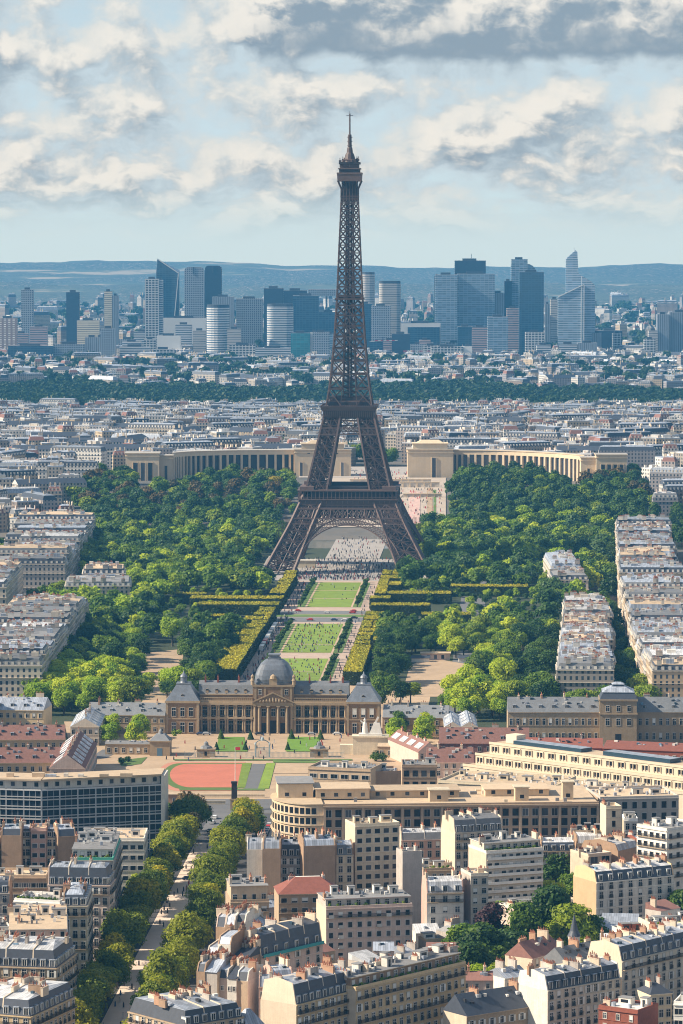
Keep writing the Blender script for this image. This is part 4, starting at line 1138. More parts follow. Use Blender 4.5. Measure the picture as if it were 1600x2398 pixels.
        r = MB(); a = [(-.35, 0), (W / 2, 0), (W + .35, 0)]
        P0 = [(-.35, -.3, H + .02), (W / 2, -.3, H + hm), (W + .35, -.3, H + .02)]; P1 = [(x, dep + .3, z) for x, y, z in P0]
        r.face([P0[0], P0[2], P0[1]], 1); r.face([P1[2], P1[0], P1[1]], 1); r.face([P0[1], P0[2], P1[2], P1[1]], 0); r.face([P0[0], P0[1], P1[1], P1[0]], 0); r.face([P0[2], P0[0], P1[0], P1[2]], 0)
        ro = r.build('roof', [M[rmat[0]], ms], root); zt = H + hm * .9
    elif roof == 'hip':
        r = MB(); q = min(dep, W) * .42
        r.taper([(-.3, -.3), (W + .3, -.3), (W + .3, dep + .3), (-.3, dep + .3)], H + .05, [(q, dep * .46), (W - q, dep * .46), (W - q, dep * .54), (q, dep * .54)], H + hm, 0, 1)
        ro = r.build('roof', [M[rmat[0]], M[rmat[1]]], root); zt = H + hm * .7
    else:
        r = MB(); t = .35; hh = .9
        r.box(t, t, H + .004, W - t, dep - t, H + .12, 0)
        for bx in ((0, 0, W, t), (0, dep - t, W, dep), (0, t, t, dep - t), (W - t, t, W, dep - t)): r.box(bx[0], bx[1], H + .004, bx[2], bx[3], H + hh, 1 if not edge else 2)
        ro = r.build('roof', [M[rmat[0]], mw, M[edge or wall]], root); zt = H + .1
        if setb:
            ins, sh, sm = setb
            s = MB(); s.box(.3, ins, H + .13, W - .3, dep - 1., H + sh, 0, 1); s.box(.0, ins - .5, H + sh, W, dep - .7, H + sh + .25, 2, 1); s.build('upper_storey', [M[sm], M[rmat[0]], mw], root)
            nb = bays or max(1, round(W / 2.9))
            for i in range(nb): inst('window', win_mesh(1.3, min(2., sh - .7), rb.choice(('wide', 'plain', 'wideshut'))), root, (W * (i + .5) / nb, ins, H + .35))
            zt = H + sh + .26
            if plants: leafline(root, .8, W - .8, ins * .45, H + .12, plants)
        elif plants: leafline(root, .8, W - .8, 1.2, H + .12, plants)
    for k in range(huts):
        s = 1 if k % 2 else -1
        w_, d_, h_ = rb.choice(((3., 2.5, 2.2), (2.2, 2.2, 2.6), (4., 2.6, 2.0), (1.6, 1.8, 1.6)))
        x = W * (k + .5 + rb.uniform(-.2, .2)) / huts
        inst('roof_hut', hut_mesh(w_, d_, h_, hutm, k), root, (min(max(x, 2.4), W - 2.4), dep * rb.uniform(.35, .75), zt - (0 if roof == 'flat' else .8)))
    for k in range(chim):
        if roof == 'gabley': x, y = W / 2, dep * (k + .5) / chim
        elif roof == 'gable' or roof == 'hip': x, y = W * (k + .5) / chim, dep * .55
        elif k < 2 and not sides: x, y = (.22, dep * rb.uniform(.3, .6)) if k == 0 else (W - .22, dep * rb.uniform(.3, .6))
        else: x, y = W * (k - .5 + rb.uniform(-.3, .3)) / max(1, chim - 1), dep * rb.uniform(.3, .7)
        x = min(max(x, .5), W - .5)
        L = rb.choice((2.2, 3., 3.8)); n = rb.choice((4, 6)) if pots else 0
        inst('chimney', chimney_mesh(L, rb.choice((2.0, 2.4, 2.9)), rb.choice((side if side.startswith('party') else 'party_cream', 'party_cream', 'brick_pale', 'party_grey', 'stone_pale')), n), ro, (x, y, zt - .9), 0 if rb.random() < .75 else R(90))
    if roof == 'flat':
        for k in range(int(W * dep / 22)):                                # vents and small plant on the roof
            b = MB(); q = rb.uniform(.4, 1.1); b.box(-q / 2, -q / 2, 0, q / 2, q / 2, rb.uniform(.5, 1.3)); b.build('roof_vent', M[rb.choice(('zinc', 'white', 'deck_grey'))], ro, (rb.uniform(1, W - 1), rb.uniform(dep * .25, dep - 1), zt))
    return root, W, dep, H
M['gable_sunlit'] = mat('sunlit_gable_render', (.62, .44, .26), var=.15, streak=.2)  # orange warmth of the sun on this end wall, put into its colour
# ------------------------------------------------------------------ near blocks, left of the avenue
def cluster(where, pl, pr, H, dep, n, jit):
    """narrow houses side by side that turn bare party walls to the viewer"""
    f = 0.; ws = [rb.uniform(.7, 1.3) for _ in range(n)]; tot = sum(ws); names = {2: ('left', 'right'), 3: ('left', 'middle', 'right'), 4: ('leftmost', 'second', 'third', 'rightmost'), 5: ('leftmost', 'second', 'middle', 'fourth', 'rightmost')}[n]
    pal = ['party', 'tan', 'party_grey', 'stone_pale', 'stone_pink', 'white2', 'party', 'party_cream']; wd = {'party': 'brown', 'tan': 'tan', 'party_grey': 'stained grey', 'stone_pale': 'pale stone', 'stone_pink': 'pinkish', 'white2': 'whitish', 'party_cream': 'cream'}
    for i in range(n):
        f0, f1 = f / tot, (f + ws[i]) / tot; f += ws[i]; h = H + rb.uniform(-jit, jit)
        A, B = G(*pl, H), G(*pr, H); a, b = A.lerp(B, f0), A.lerp(B, f1); q = rb.uniform(0, 3.5)
        a = Vector((a.x, a.y + q, h)); b = Vector((b.x, b.y + q, h)); m = rb.choice(pal)
        bld(f'{names[i]} narrow house, bare {wd[m]} party wall, {where}', unproj(a), unproj(b), h, dep * rb.uniform(.7, 1.), rb.choice(('mansard', 'mansard', 'gable')), m, rb.choice(pal), 5 if rb.random() < .45 else 0, bays=rb.choice((1, 2)), ww=.8, wh=1.2, style='plain', chim=rb.choice((3, 4, 5)), hm=rb.uniform(2., 3.4), dorm=None, rmat=rb.choice((('zinc', 'zinc_pale'), ('zinc', 'zinc'), ('slate', 'zinc'))), cornice=False)
def unproj(p):
    d = Vector((p.x, p.y, p.z - CZ)); fw = Vector((0, math.cos(TH), -math.sin(TH))); up = Vector((0, math.sin(TH), math.cos(TH))); k = d.dot(fw)
    return (800 + F * d.x / k, 1199 - F * d.dot(up) / k)
bld('mansard corner building with white zinc roof and red chimney pots at the bottom left', (-70, 2371), (72, 2382), 21, 30, wall='stone_gold', sides='R', floors=6, balc=(1, 4), chim=9, hm=4.4, rmat=('slate', 'zinc_pale'))
bld('stone building with two tall arched chimney walls behind the bottom left corner house', (-40, 2262), (132, 2268), 24, 24, wall='stone', sides='R', floors=7, balc=(2, 5), chim=8, hm=5, rmat=('slate', 'zinc_pale'), side='party')
bld('apartment building with stacked white balconies over the avenue at left', (20, 2206), (158, 2204), 26, 46, 'flat', 'white2', 'stone_grey', 8, style='plain', sides='R', balc=(1, 2, 3, 4, 5, 6), balc_style='white', huts=4, chim=4, rmat=('deck_warm', 'zinc'), setb=(3., 3., 'stone_pink'))
bld('white modern house with a dark planted roof terrace at the left', (33, 2110), (140, 2116), 27, 14, 'flat', 'white', 'white', 7, bays=6, style='plain', huts=1, plants=1.6, chim=1, rmat=('deck_grey', 'zinc'), sides='L')
bld('narrow cream house with bluish zinc roof beside the white terrace house', (148, 2122), (204, 2122), 26, 26, wall='cream', sides='R', floors=7, chim=4, rmat=('slate', 'zinc'), hm=3.4, balc=(1, 4))
bld('low building under the white terrace house with pale skylit roofs', (-30, 2178), (24, 2176), 20, 16, 'flat', 'white2', 'white2', 5, huts=3, chim=2, rmat=('deck_grey', 'zinc'))
bld('dark slate mansard house with rounded corner dormers before the striped facade', (112, 2072), (256, 2074), 25, 13, wall='stone_pink', side='stone_pink', sides='R', floors=7, chim=2, hm=5.6, rmat=('slate', 'zinc'), dorm='white', balc=(1,))
bld('long flat brown building with a strip of dark windows at the left edge', (-30, 2056), (108, 2056), 24, 15, 'flat', 'tan', 'party', 6, bays=7, ww=3.4, wh=1.5, style='wide', huts=3, chim=0, rmat=('deck_warm', 'zinc'))
bld('flat-roofed block with green terrace edging and a striped lattice facade on the avenue', (166, 2015), (265, 2015), 30, 42, 'flat', 'stone_grey', 'party_grey', 8, bays=6, style='wide', ww=1.9, wh=1.7, sides='R', huts=6, plants=1.2, chim=1, rmat=('deck_grey', 'zinc'), edge='green_tile', balc=(1, 2, 3, 4, 5, 6, 7), hutm='white', setb=(4., 3., 'white'))
bld('flat building with an orange gravel roof and dark solar panels beyond the green-edged block', (196, 1969), (338, 1969), 20, 24, 'flat', 'white2', 'white2', 5, sides='R', style='wide', ww=2., wh=1.6, huts=3, chim=0, rmat=('deck_warm', 'zinc'))
bld('tall blank brown party wall house at far left under the glass office slab', (3, 1957), (50, 1957), 27, 12, wall='party', side='party', floors=0, style=None, chim=3, hm=2.2, dorm=None, cornice=False)
bld('narrow pink stuccoed house with large windows between two brown blank walls', (72, 1945), (108, 1945), 28, 11, 'flat', 'pink', 'pink', 8, bays=2, ww=1.9, wh=1.5, style='wide', chim=2, rmat=('deck_warm', 'zinc'))
bld('cream courtyard wing left of the narrow pink house', (48, 1962), (71, 1962), 25, 9, wall='cream', floors=7, bays=2, chim=1, hm=3)
bld('cream courtyard wing right of the narrow pink house', (109, 1962), (136, 1962), 25, 9, wall='cream', floors=7, bays=2, chim=1, hm=3)
bld('blank brown party wall house with sloping top in front of the orange flat roof', (136, 1960), (178, 1958), 26, 13, wall='party', side='party', floors=0, style=None, chim=4, hm=2.4, dorm=None, cornice=False)
bld('grey zinc roofed wing at the left edge behind the brown flat building', (-40, 1990), (0, 1990), 22, 14, wall='stone', floors=6, chim=4)
bld('dark roofed house at the left edge above the white terrace house', (-45, 2092), (22, 2092), 22, 12, wall='stone_grey', floors=6, chim=2, rmat=('slate', 'slate'))
# ------------------------------------------------------------------ right of the avenue
bld('grey zinc corner roof with rows of red chimney pots right of the promenade', (432, 2404), (570, 2381), 20, 26, wall='stone', sides='LR', floors=6, chim=11, hm=4, rmat=('slate', 'zinc'), dorm='white', balc=(1,))
cluster('behind the grey zinc corner roof', (460, 2284), (580, 2293), 22, 17, 5, 2.4)
cluster('second back from the grey zinc corner roof', (484, 2222), (580, 2231), 23, 17, 4, 3.)
cluster('third back from the grey zinc corner roof', (505, 2172), (574, 2177), 21, 15, 3, 2.)
bld('plain grey rendered house above the cream gable', (575, 2178), (632, 2172), 20, 14, wall='stone_grey', side='party_cream', floors=5, bays=3, ww=1., wh=1.2, style='plain', chim=4, hm=2, dorm=None, rmat=('zinc', 'zinc'))
r_ = bld('tan modern apartment house with white roller shutters beside the promenade', (540, 2114), (630, 2112), 22, 17, 'flat', 'tan', 'tan', 6, bays=4, ww=1.7, wh=1.5, style='wideshut', mix=['wideshut', 'wideshut', 'wide'], chim=3, huts=2, rmat=('deck_grey', 'zinc'), setb=(1.2, 5.0, 'tan'), balc=(1, 3))
bld('white blank wall house next to the promenade trees', (578, 1990), (615, 1990), 24, 16, wall='white2', side='white2', floors=0, style=None, chim=3, hm=2, dorm=None, rmat=('zinc', 'zinc'), cornice=False)
bld('brown blank wall house between the white wall and the slate mansard', (616, 1988), (657, 1988), 25, 15, wall='party', side='party', floors=0, style=None, chim=3, hm=2, dorm=None, rmat=('zinc', 'zinc'), cornice=False)
bld('narrow dark mansard house with shuttered windows below the curved ministry corner', (658, 2006), (708, 2006), 21, 13, wall='party_grey', floors=6, bays=3, style='open', chim=3, hm=4, dorm='white')
bld('broad blank brown wall house with a pale drain line below the curved ministry', (711, 1982), (786, 1980), 26, 14, wall='party', side='party', floors=0, style=None, chim=6, hm=1.8, dorm=None, rmat=('zinc', 'zinc'), cornice=False)
bld('cream gabled house with a long dark roof and turquoise railing', (612, 2240), (756, 2206), 20, 12, wall='stone_pink', side='party_cream', floors=6, bays=6, chim=3, hm=6, rmat=('slate', 'slate'), balc=(0.3,), balc_style='teal', dorm='white')
bld('tan apartment house under a red tiled roof with a white ridge', (653, 2095), (800, 2092), 21, 15, 'hip', 'tan', 'tan', 6, bays=6, ww=2., wh=1.5, style='wide', mix=['wide', 'wideshut'], chim=2, hm=4.6, rmat=('tile', 'white'), balc=(2, 3, 4, 5))
bld('grey-beige apartment block with deep balconies and white huts on its roof', (764, 2130), (966, 2122), 21, 15, 'flat', 'stone_pink', 'party_cream', 6, bays=9, ww=1.5, wh=1.7, style='loggia', mix=['wide', 'loggia', 'wideshut', 'wide'], huts=4, chim=1, rmat=('deck_grey', 'zinc'), setb=(2., 2.8, 'stone_grey'), plants=.5, balc=(1,))
bld('pink and brick blank wall house beside the golden mansard building', (640, 2292), (688, 2288), 22, 9, wall='brick', side='pink', floors=6, bays=2, ww=.9, wh=1.2, style='plain', chim=3, hm=2, dorm=None, rmat=('zinc', 'zinc'))
bld('pink backyard house behind the brick wall house', (606, 2312), (638, 2312), 21, 8, wall='pink', side='pink', floors=6, bays=2, ww=.9, wh=1.3, style='plain', chim=2, hm=2, dorm=None, rmat=('zinc', 'zinc'))
bld('small pointed zinc roofed stair tower at the bottom centre', (574, 2412), (622, 2404), 16, 7, 'hip', 'party', 'party', 4, bays=2, ww=.8, wh=1.2, style='plain', chim=0, hm=5, rmat=('zinc', 'zinc'))
bld('golden stone building with slate mansard and long blue zinc roof at the bottom centre', (694, 2354), (831, 2319), 21, 13, wall='stone_gold', side='party_cream', floors=6, bays=9, chim=6, hm=5.6, rmat=('slate', 'zinc'), balc=(1, 2, 5), dorm='white')
bld('long golden stone apartment building with terraces and white roof huts at the bottom centre', (833, 2319), (1091, 2258), 22, 14, 'flat', 'stone_gold', 'party_cream', 6, bays=16, style='french', mix=['french'] * 5 + ['shut'], huts=9, chim=8, rmat=('deck_grey', 'zinc'), setb=(2.2, 3., 'party'), plants=.7, balc=(1, 3))
# ------------------------------------------------------------------ middle and right of the foreground
bld('cream high-rise block with dark square windows in front of the brown ministry', (832, 1936), (936, 1931), 30, 12, 'flat', 'cream', 'party_cream', 9, bays=5, ww=1.9, wh=1.6, style='dark', mix=['dark', 'dark', 'wide'], chim=0, huts=3, rmat=('deck_warm', 'zinc'), hutm='cream')
bld('low cream house with grey roof left of the cream high-rise', (788, 2003), (828, 2002), 21, 10, wall='cream', floors=6, bays=2, chim=1, hm=3.4, rmat=('slate_grey', 'zinc'), style='plain')
bld('low pink house with grey roof right of the cream high-rise', (940, 1969), (1054, 1966), 18, 10, wall='pink', side='party_cream', floors=5, bays=6, chim=3, hm=2.6, rmat=('slate_grey', 'zinc_pale'), dorm=None, style='plain')
bld('cream house with grey mansard and tall chimneys in front of the brown ministry', (1066, 1951), (1178, 1944), 24, 13, wall='stone_pale', side='party_cream', floors=7, bays=7, chim=6, hm=4.4, rmat=('slate_grey', 'slate_grey'), dorm='slate', balc=(1, 2))
bld('white balcony apartment block with a planted penthouse and sunlit blank gable', (1139, 1999), (1272, 1990), 24, 15, 'flat', 'white2', 'party_cream', 8, bays=8, ww=1.6, wh=1.7, style='wide', mix=['wide', 'wideshut', 'dark'], chim=2, huts=3, rmat=('deck_grey', 'zinc'), setb=(2.5, 3., 'stone_pale'), plants=1.5, balc=(1, 2, 3, 4, 5, 6), balc_style='white')
bld('tall narrow stained grey blank wall house', (943, 2000), (989, 1998), 27, 8, 'flat', 'party_grey', 'party_grey', 0, style=None, chim=3, rmat=('deck_grey', 'zinc'), cornice=False)
bld('grey-white house with three tiers of mansard windows below the stained blank wall', (1000, 2092), (1086, 2090), 19, 12, wall='white2', side='pink', floors=5, bays=3, ww=1.4, wh=1.9, style='plain', chim=3, hm=3.6, rmat=('zinc_pale', 'zinc_pale'), dorm='white', balc=(0.2, 1))
bld('narrow beige house with one window column beside the grey-white house', (1103, 2052), (1144, 2050), 24, 11, 'flat', 'stone_pale', 'party_grey', 7, bays=2, ww=1.4, wh=1.8, style='plain', chim=3, rmat=('deck_warm', 'zinc'))
bld('small terrace house with a pale awning behind the grey-white house', (992, 2040), (1060, 2038), 17, 12, 'flat', 'tan', 'pink', 4, bays=4, style='plain', chim=2, huts=2, plants=1.2, rmat=('deck_warm', 'zinc'))
bld('small peach house with a jumble of white flat roofs among the trees', (1212, 2132), (1276, 2124), 10, 11, 'flat', 'white2', 'stone_pink', 3, bays=4, ww=.9, wh=1.3, style='dark', chim=1, huts=3, rmat=('white', 'zinc'))
bld('long white apartment building with slate mansard and a sunlit orange end wall', (1397, 2067), (1579, 2050), 19, 15, wall='white2', side='gable_sunlit', floors=6, bays=8, chim=7, hm=3.4, rmat=('slate', 'zinc_pale'), dorm='white', style='french', fh=3.05)
bld('pale zinc roofed house with slate mansard right of the white balcony block', (1268, 1994), (1348, 1993), 16, 13, wall='stone', floors=5, chim=4, hm=3, rmat=('slate', 'zinc_pale'))
bld('cream house with a large dark studio window behind the long white building', (1378, 2006), (1432, 2001), 17, 12, 'flat', 'party_cream', 'party_cream', 5, bays=2, ww=3.2, wh=2.4, style='wide', chim=3, huts=1, rmat=('zinc_pale', 'zinc'))
bld('brown blank walled house with white roof behind the long white building', (1448, 1994), (1496, 1983), 18, 16, wall='party', side='party', floors=0, style=None, chim=4, hm=2.2, dorm=None, rmat=('zinc_pale', 'zinc_pale'), cornice=False)
bld('dark red walled house with tan yard front left of the orange brick block', (1498, 1984), (1545, 1980), 17, 12, wall='brick', side='brick', floors=4, bays=3, style='plain', chim=3, hm=2.2, dorm=None, rmat=('zinc_pale', 'zinc_pale'))
bld('low house with dark rooftop boxes under the brown ministry', (1342, 1950), (1424, 1950), 20, 11, 'flat', 'stone', 'party_cream', 5, bays=6, chim=1, huts=3, hutm='dark', rmat=('deck_grey', 'zinc'), style='plain')
bld('pale zinc roofs house in front of the low house with dark rooftop boxes', (1352, 1975), (1440, 1972), 17, 13, wall='stone_pale', floors=4, chim=5, hm=2.4, dorm=None, rmat=('zinc_pale', 'zinc_pale'))
bld('orange brick and white apartment block at the right edge', (1562, 1946), (1650, 1932), 32, 14, 'flat', 'white2', 'brick_pale', 9, bays=5, ww=1.7, wh=1.7, style='wide', sides='L', chim=1, huts=2, rmat=('deck_grey', 'zinc'), balc=(1, 2, 3, 4, 5))
bld('tall narrow cream tower house in front of the ministry', (1420, 1894), (1456, 1893), 30, 9, 'flat', 'cream', 'cream', 8, bays=1, ww=1.3, wh=2.2, style='dark', chim=1, rmat=('deck_warm', 'zinc'))
bld('white curved-top house beside the tall narrow cream tower', (1462, 1922), (1494, 1922), 24, 10, 'flat', 'white', 'cream', 6, bays=2, style='plain', chim=0, huts=2, rmat=('white', 'zinc'))
bld('long low shed with a grey-blue zinc roof by the copper beech', (1035, 2186), (1182, 2176), 6, 13, 'gable', 'white2', 'white2', 1, bays=5, ww=1.4, wh=1.4, style='dark', chim=0, hm=2.6, rmat=('zinc', 'zinc'), cat='shed', name='shed')
bld('short pale shed left of the long grey-blue shed', (974, 2186), (1032, 2184), 7, 11, 'gable', 'white2', 'white2', 1, bays=3, ww=1., wh=1.2, style='dark', chim=0, hm=2.2, rmat=('zinc_pale', 'zinc'), cat='shed', name='shed')
bld('workshop with a wide slate-blue roof and dark opening right of the turret', (1404, 2186), (1492, 2188), 8, 16, 'shed', 'white2', 'white2', 1, bays=2, ww=4., wh=3., style='dark', chim=0, hm=4, rmat=('zinc', 'zinc'), cat='workshop')
bld('low white and brick flat-roofed house behind the right-hand mansard row', (1468, 2190), (1528, 2186), 11, 12, 'flat', 'white', 'white', 2, bays=2, style='dark', chim=1, huts=2, rmat=('deck_warm', 'zinc'), hutm='brick')
bld('cluster house with pale terraces at the right edge behind the mansard row', (1532, 2172), (1640, 2166), 14, 14, 'flat', 'stone_pale', 'stone_pale', 3, style='plain', chim=4, huts=5, plants=.6, rmat=('deck_grey', 'zinc'), hutm='white')
bld('pale stone building with blue zinc mansard and white gable at the bottom right', (1283, 2321), (1454, 2290), 19, 13, wall='stone_pale', side='white2', floors=6, bays=10, chim=8, hm=4, rmat=('slate', 'zinc'), dorm='slate', fh=3.1)
bld('taller stone building with slate mansard continuing the bottom right row', (1457, 2252), (1650, 2206), 22, 13, wall='stone_pale', side='party_cream', floors=7, bays=11, chim=8, hm=4.2, rmat=('slate', 'zinc'), balc=(1,), dorm='white', fh=3.1)
bld('low stone house with a plain navy slate roof at the bottom', (1093, 2381), (1280, 2352), 13, 11, 'gable', 'stone', 'party_cream', 3, bays=8, ww=1.2, wh=1.9, style='open', chim=2, hm=5.6, rmat=('slate', 'slate'))
bld('dark grey roofed old house under the slate turret', (1332, 2264), (1428, 2246), 15, 12, 'gable', 'stone', 'party_cream', 4, bays=4, style='plain', chim=3, hm=5, rmat=('slate_grey', 'zinc'))
bld('peach gabled house with a brown roof left of the slate turret', (1246, 2246), (1318, 2226), 14, 10, 'gable', 'stone_pink', 'party_cream', 4, bays=3, style='plain', chim=3, hm=4.6, rmat=('tile_brown', 'zinc'))
bld('low bluish zinc roofed house behind the white gable', (1182, 2292), (1240, 2284), 11, 10, 'gable', 'white2', 'white2', 3, bays=3, ww=.9, wh=1.3, style='dark', chim=2, hm=2.4, rmat=('zinc', 'zinc'))
bld('red brick house with a white flat roof at the bottom right', (1402, 2361), (1494, 2373), 17, 12, 'flat', 'brick', 'brick', 5, bays=3, ww=1., wh=1.6, style='plain', chim=1, huts=2, rmat=('white', 'zinc'), hutm='white2')
bld('cream house with a small navy pavilion roof at the bottom right', (1524, 2330), (1574, 2326), 16, 9, 'hip', 'cream', 'cream', 4, bays=3, style='plain', chim=2, hm=2.6, rmat=('slate', 'slate'))
bld('white modern house with wide dark windows at the bottom right corner', (1578, 2352), (1650, 2356), 18, 12, 'flat', 'white', 'white', 5, bays=3, ww=2.4, wh=1.6, style='wide', chim=0, huts=1, rmat=('deck_grey', 'zinc'))
def turret():
    p = D(1345, 2150, 1158); r = empty('turret', (p.x, p.y, 0), 0, 'round white turret with a pointed slate spire rising by the dark trees', 'turret')
    w = MB(); w.lathe([(1.75, 0), (1.75, 20.2), (1.95, 20.4), (1.95, 20.8)], 16); w.build('wall', M['white2'], r)
    s = MB(); s.lathe([(2.15, 20.8), (1.3, 22.4), (.1, 27.4), (.05, 28.6)], 16); s.build('spire', M['slate'], r)
    for i in range(3): inst('window', win_mesh(.6, 1.2, 'dark'), r, (math.sin(i - 1.) * 1.72, -math.cos(i - 1.) * 1.72, 17.2), i - 1.)
turret()
def courtyards():
    """low workshops and lean-to houses filling the yards between the blocks"""
    r = random.Random(5); n = 0; names = {'zinc': 'grey', 'zinc_pale': 'pale', 'tile_brown': 'brown', 'deck_grey': 'dull grey flat'}
    used_trees = [G(u, v, z).xy for (u, v, z, s_, m_, l_) in YT]
    for _ in range(900):
        if n >= 56: break
        u, v = r.uniform(-10, 1610), r.uniform(1990, 2420); q = G(u, v, 0); w, d, h = r.uniform(6, 12), r.uniform(6, 10), r.uniform(5, 13)
        t = Vector(q.xy) - AX
        if -26 < t.dot(AS) < 30 or q.y > 1385: continue
        a = r.choice((0, 45, 45, 20)); c_, s_ = math.cos(R(a)), math.sin(R(a)); ok = True
        for i in range(6):
            for j in range(5):
                x, y = q.x + c_ * w * i / 5 - s_ * d * j / 4, q.y + s_ * w * i / 5 + c_ * d * j / 4
                if any(inside((x, y), f) for f in FOOT): ok = False
        if not ok or any((p - Vector((q.x, q.y))).length < 9 for p in used_trees): continue
        n += 1; rm = r.choice(('zinc', 'zinc', 'zinc_pale', 'tile_brown', 'deck_grey')); roof = 'flat' if rm == 'deck_grey' else r.choice(('gable', 'shed'))
        A = Vector((q.x, q.y, h)); B = A + Vector((c_ * w, s_ * w, 0))
        bld(f'{nth(n)} low courtyard house between the near blocks, with a {names[rm]} roof', unproj(A), unproj(B), h, d, roof, r.choice(('white2', 'stone', 'tan', 'stone_pink', 'party_cream')), 'party_grey', max(1, int(h / 3.2)), ww=1., wh=1.5, style='plain', chim=r.choice((0, 1, 2)), hm=2.2, rmat=(rm, rm), cornice=False, huts=1 if roof == 'flat' else 0, group='low courtyard houses between the near blocks')
courtyards()
# ------------------------------------------------------------------ the academy with the square dome
def column_mesh(r, h, m='stone'):
    def mk():
        mb = MB(); mb.box(-r * 1.35, -r * 1.35, 0, r * 1.35, r * 1.35, .5, 0); mb.lathe([(r, .5), (r * 1.02, h * .35), (r * .86, h - .7), (r * 1.25, h - .5), (r * 1.25, h - .42)], 12); mb.box(-r * 1.35, -r * 1.35, h - .42, r * 1.35, r * 1.35, h, 0)
        return mb.mesh('column', M[m], False)
    return cached(('col', r, h, m), mk)
M['old'] = mat('old_brown_stone', (.27, .175, .10), var=.3, streak=.3)
M['old_pale'] = mat('worn_pale_stone', (.38, .285, .185), var=.3, streak=.3)
M['slate_old'] = mat('weathered_slate', (.20, .21, .23), rough=.6, var=.35, scale=.3, streak=.4)
M['dome'] = mat('lead_dome', (.16, .18, .22), rough=.45, var=.4, scale=.35, streak=.5)
def academy():
    c = G(640, 1718)
    root = empty('military_academy', (c.x, c.y, 0), -AA, 'long brown stone palace with a square slate dome and pedimented centre facing the court', 'palace')
    st = [M['old'], M['old_pale'], M['slate_old'], M['glass'], M['dome']]
    W = MB()                                                           # wings behind the two-storey colonnades
    for s in (-1, 1):
        x0, x1 = sorted((s * 9.6, s * 35.4))
        W.box(x0, 2.4, -.3, x1, 16, 15.2, 0, 2)
    W.box(-9.8, 0.6, -.3, 9.8, 20, 22.4, 0); W.build('wall', st, root)
    for s in (-1, 1):
        E = MB()
        x0, x1 = sorted((s * 9.85, s * 35.2))
        E.box(x0, -.2, 7.0, x1, 2.395, 7.7, 1); E.box(x0, -.3, 13.7, x1, 2.395, 15.0, 1); E.box(x0, .3, 15.0, x1, .6, 16.1, 1)
        for i in range(26): x = x0 + (x1 - x0) * (i + .5) / 26; E.box(x - .12, .2, 16.1, x + .12, .5, 16.9, 1)
        E.box(x0, .1, 16.9, x1, .6, 17.15, 1)
        E.box(x0, 2.4, 15.2, x1, 3.2, 18.2, 0); E.box(x0, 2.0, 18.2, x1, 3.4, 18.6, 1)
        E.build('entablature', st, root)
    for s in (-1, 1):
        for i in range(7):
            x = s * (9.9 + 25.0 * i / 6)
            for z, h in ((0, 7.0), (7.7, 6.0)):
                for dx in (-.55, .55): inst('column', column_mesh(.42, h, 'old_pale'), root, (x + dx * .9, .5, z))
        for i in range(6):
            x = s * (9.9 + 25.0 * (i + .5) / 6)
            inst('window', win_mesh(2.3, 5.2, 'plain'), root, (x, 2.4, .6)); inst('window', win_mesh(2.1, 4.2, 'plain'), root, (x, 2.4, 8.3))
    RF = MB()
    for s in (-1, 1):
        x0, x1 = sorted((s * 9.9, s * 36))
        RF.extx([(3.2, 18.4), (5.2, 22.6), (9.6, 24.4), (14, 22.6), (16, 15.3), (3.2, 15.3)], x0, x1, [0, 0, 0, 0, 0, 0], 0)
    RF.build('roof', [M['slate_old']], root)
    for s in (-1, 1):
        for i in range(5):
            d = inst('dormer', cached('oeil', lambda: oeil()), root, (s * (13.5 + i * 4.6), 3.6, 18.9))
        for i, x in enumerate((s * 17, s * 27, s * 33)): inst('chimney', chimney_mesh(1.6, 3.4, 'brick', 3), root, (x, 8.2, 22.6))
    # pedimented centre with giant columns
    P = MB(); P.box(-9.7, -1.2, 13.4, 9.7, .6, 15.0, 1)
    P.extx([(-1.1, 15.0), (.55, 15.0), (.55, 15.05)], -9.6, 9.6)
    P.F, P.M, P.V = P.F[:6], P.M[:6], P.V[:8]
    P.V += [(-9.9, -1.3, 15.003), (9.9, -1.3, 15.003), (0, -1.3, 19.6), (-9.9, .59, 15.003), (9.9, .59, 15.003), (0, .59, 19.6)]
    n = len(P.V) - 6
    for f in ((0, 1, 2), (5, 4, 3), (0, 2, 5, 3), (1, 4, 5, 2), (0, 3, 4, 1)): P.F.append(tuple(n + i for i in f)); P.M.append(0)
    P.beam((-10, -1.45, 15.1), (0, -1.45, 19.75), .55, 1); P.beam((10, -1.45, 15.1), (0, -1.45, 19.75), .55, 1)
    for i in range(9):                                                 # relief figures of the tympanum
        x = -6 + i * 1.5; P.lathe([(.45, 15.2), (.55, 15.9), (.3, 15.6 + (3.4 - abs(x) * .42) * .55)], 6, x, -1.38, 1)
    P.build('pediment', st, root)
    for x in (-6.6, -2.4, 2.4, 6.6): inst('column', column_mesh(.68, 13.4, 'old_pale'), root, (x, -.5, 0))
    for x in (-8.7, 8.7): inst('column', column_mesh(.6, 13.4, 'old_pale'), root, (x, .2, 0))
    inst('door', win_mesh(3.2, 6.2, 'dark'), root, (0, .6, 0))
    for x in (-4.5, 4.5): inst('door', win_mesh(2.2, 5.0, 'dark'), root, (x, .6, 0))
    for x in (-4.5, 0, 4.5): inst('window', win_mesh(1.9, 3.6, 'plain'), root, (x, .6, 8.2))
    A = MB(); A.box(-10.2, .2, 22.4, 10.2, 20.4, 23.3, 1)
    for x in (-8.5, -4, 4, 8.5): A.box(x - .5, .45, 15.2, x + .5, .597, 22.3, 1)
    A.build('attic', st, root)
    for x in (-6.3, 6.3): inst('window', win_mesh(1.5, 2.4, 'plain'), root, (x, .6, 18.6))
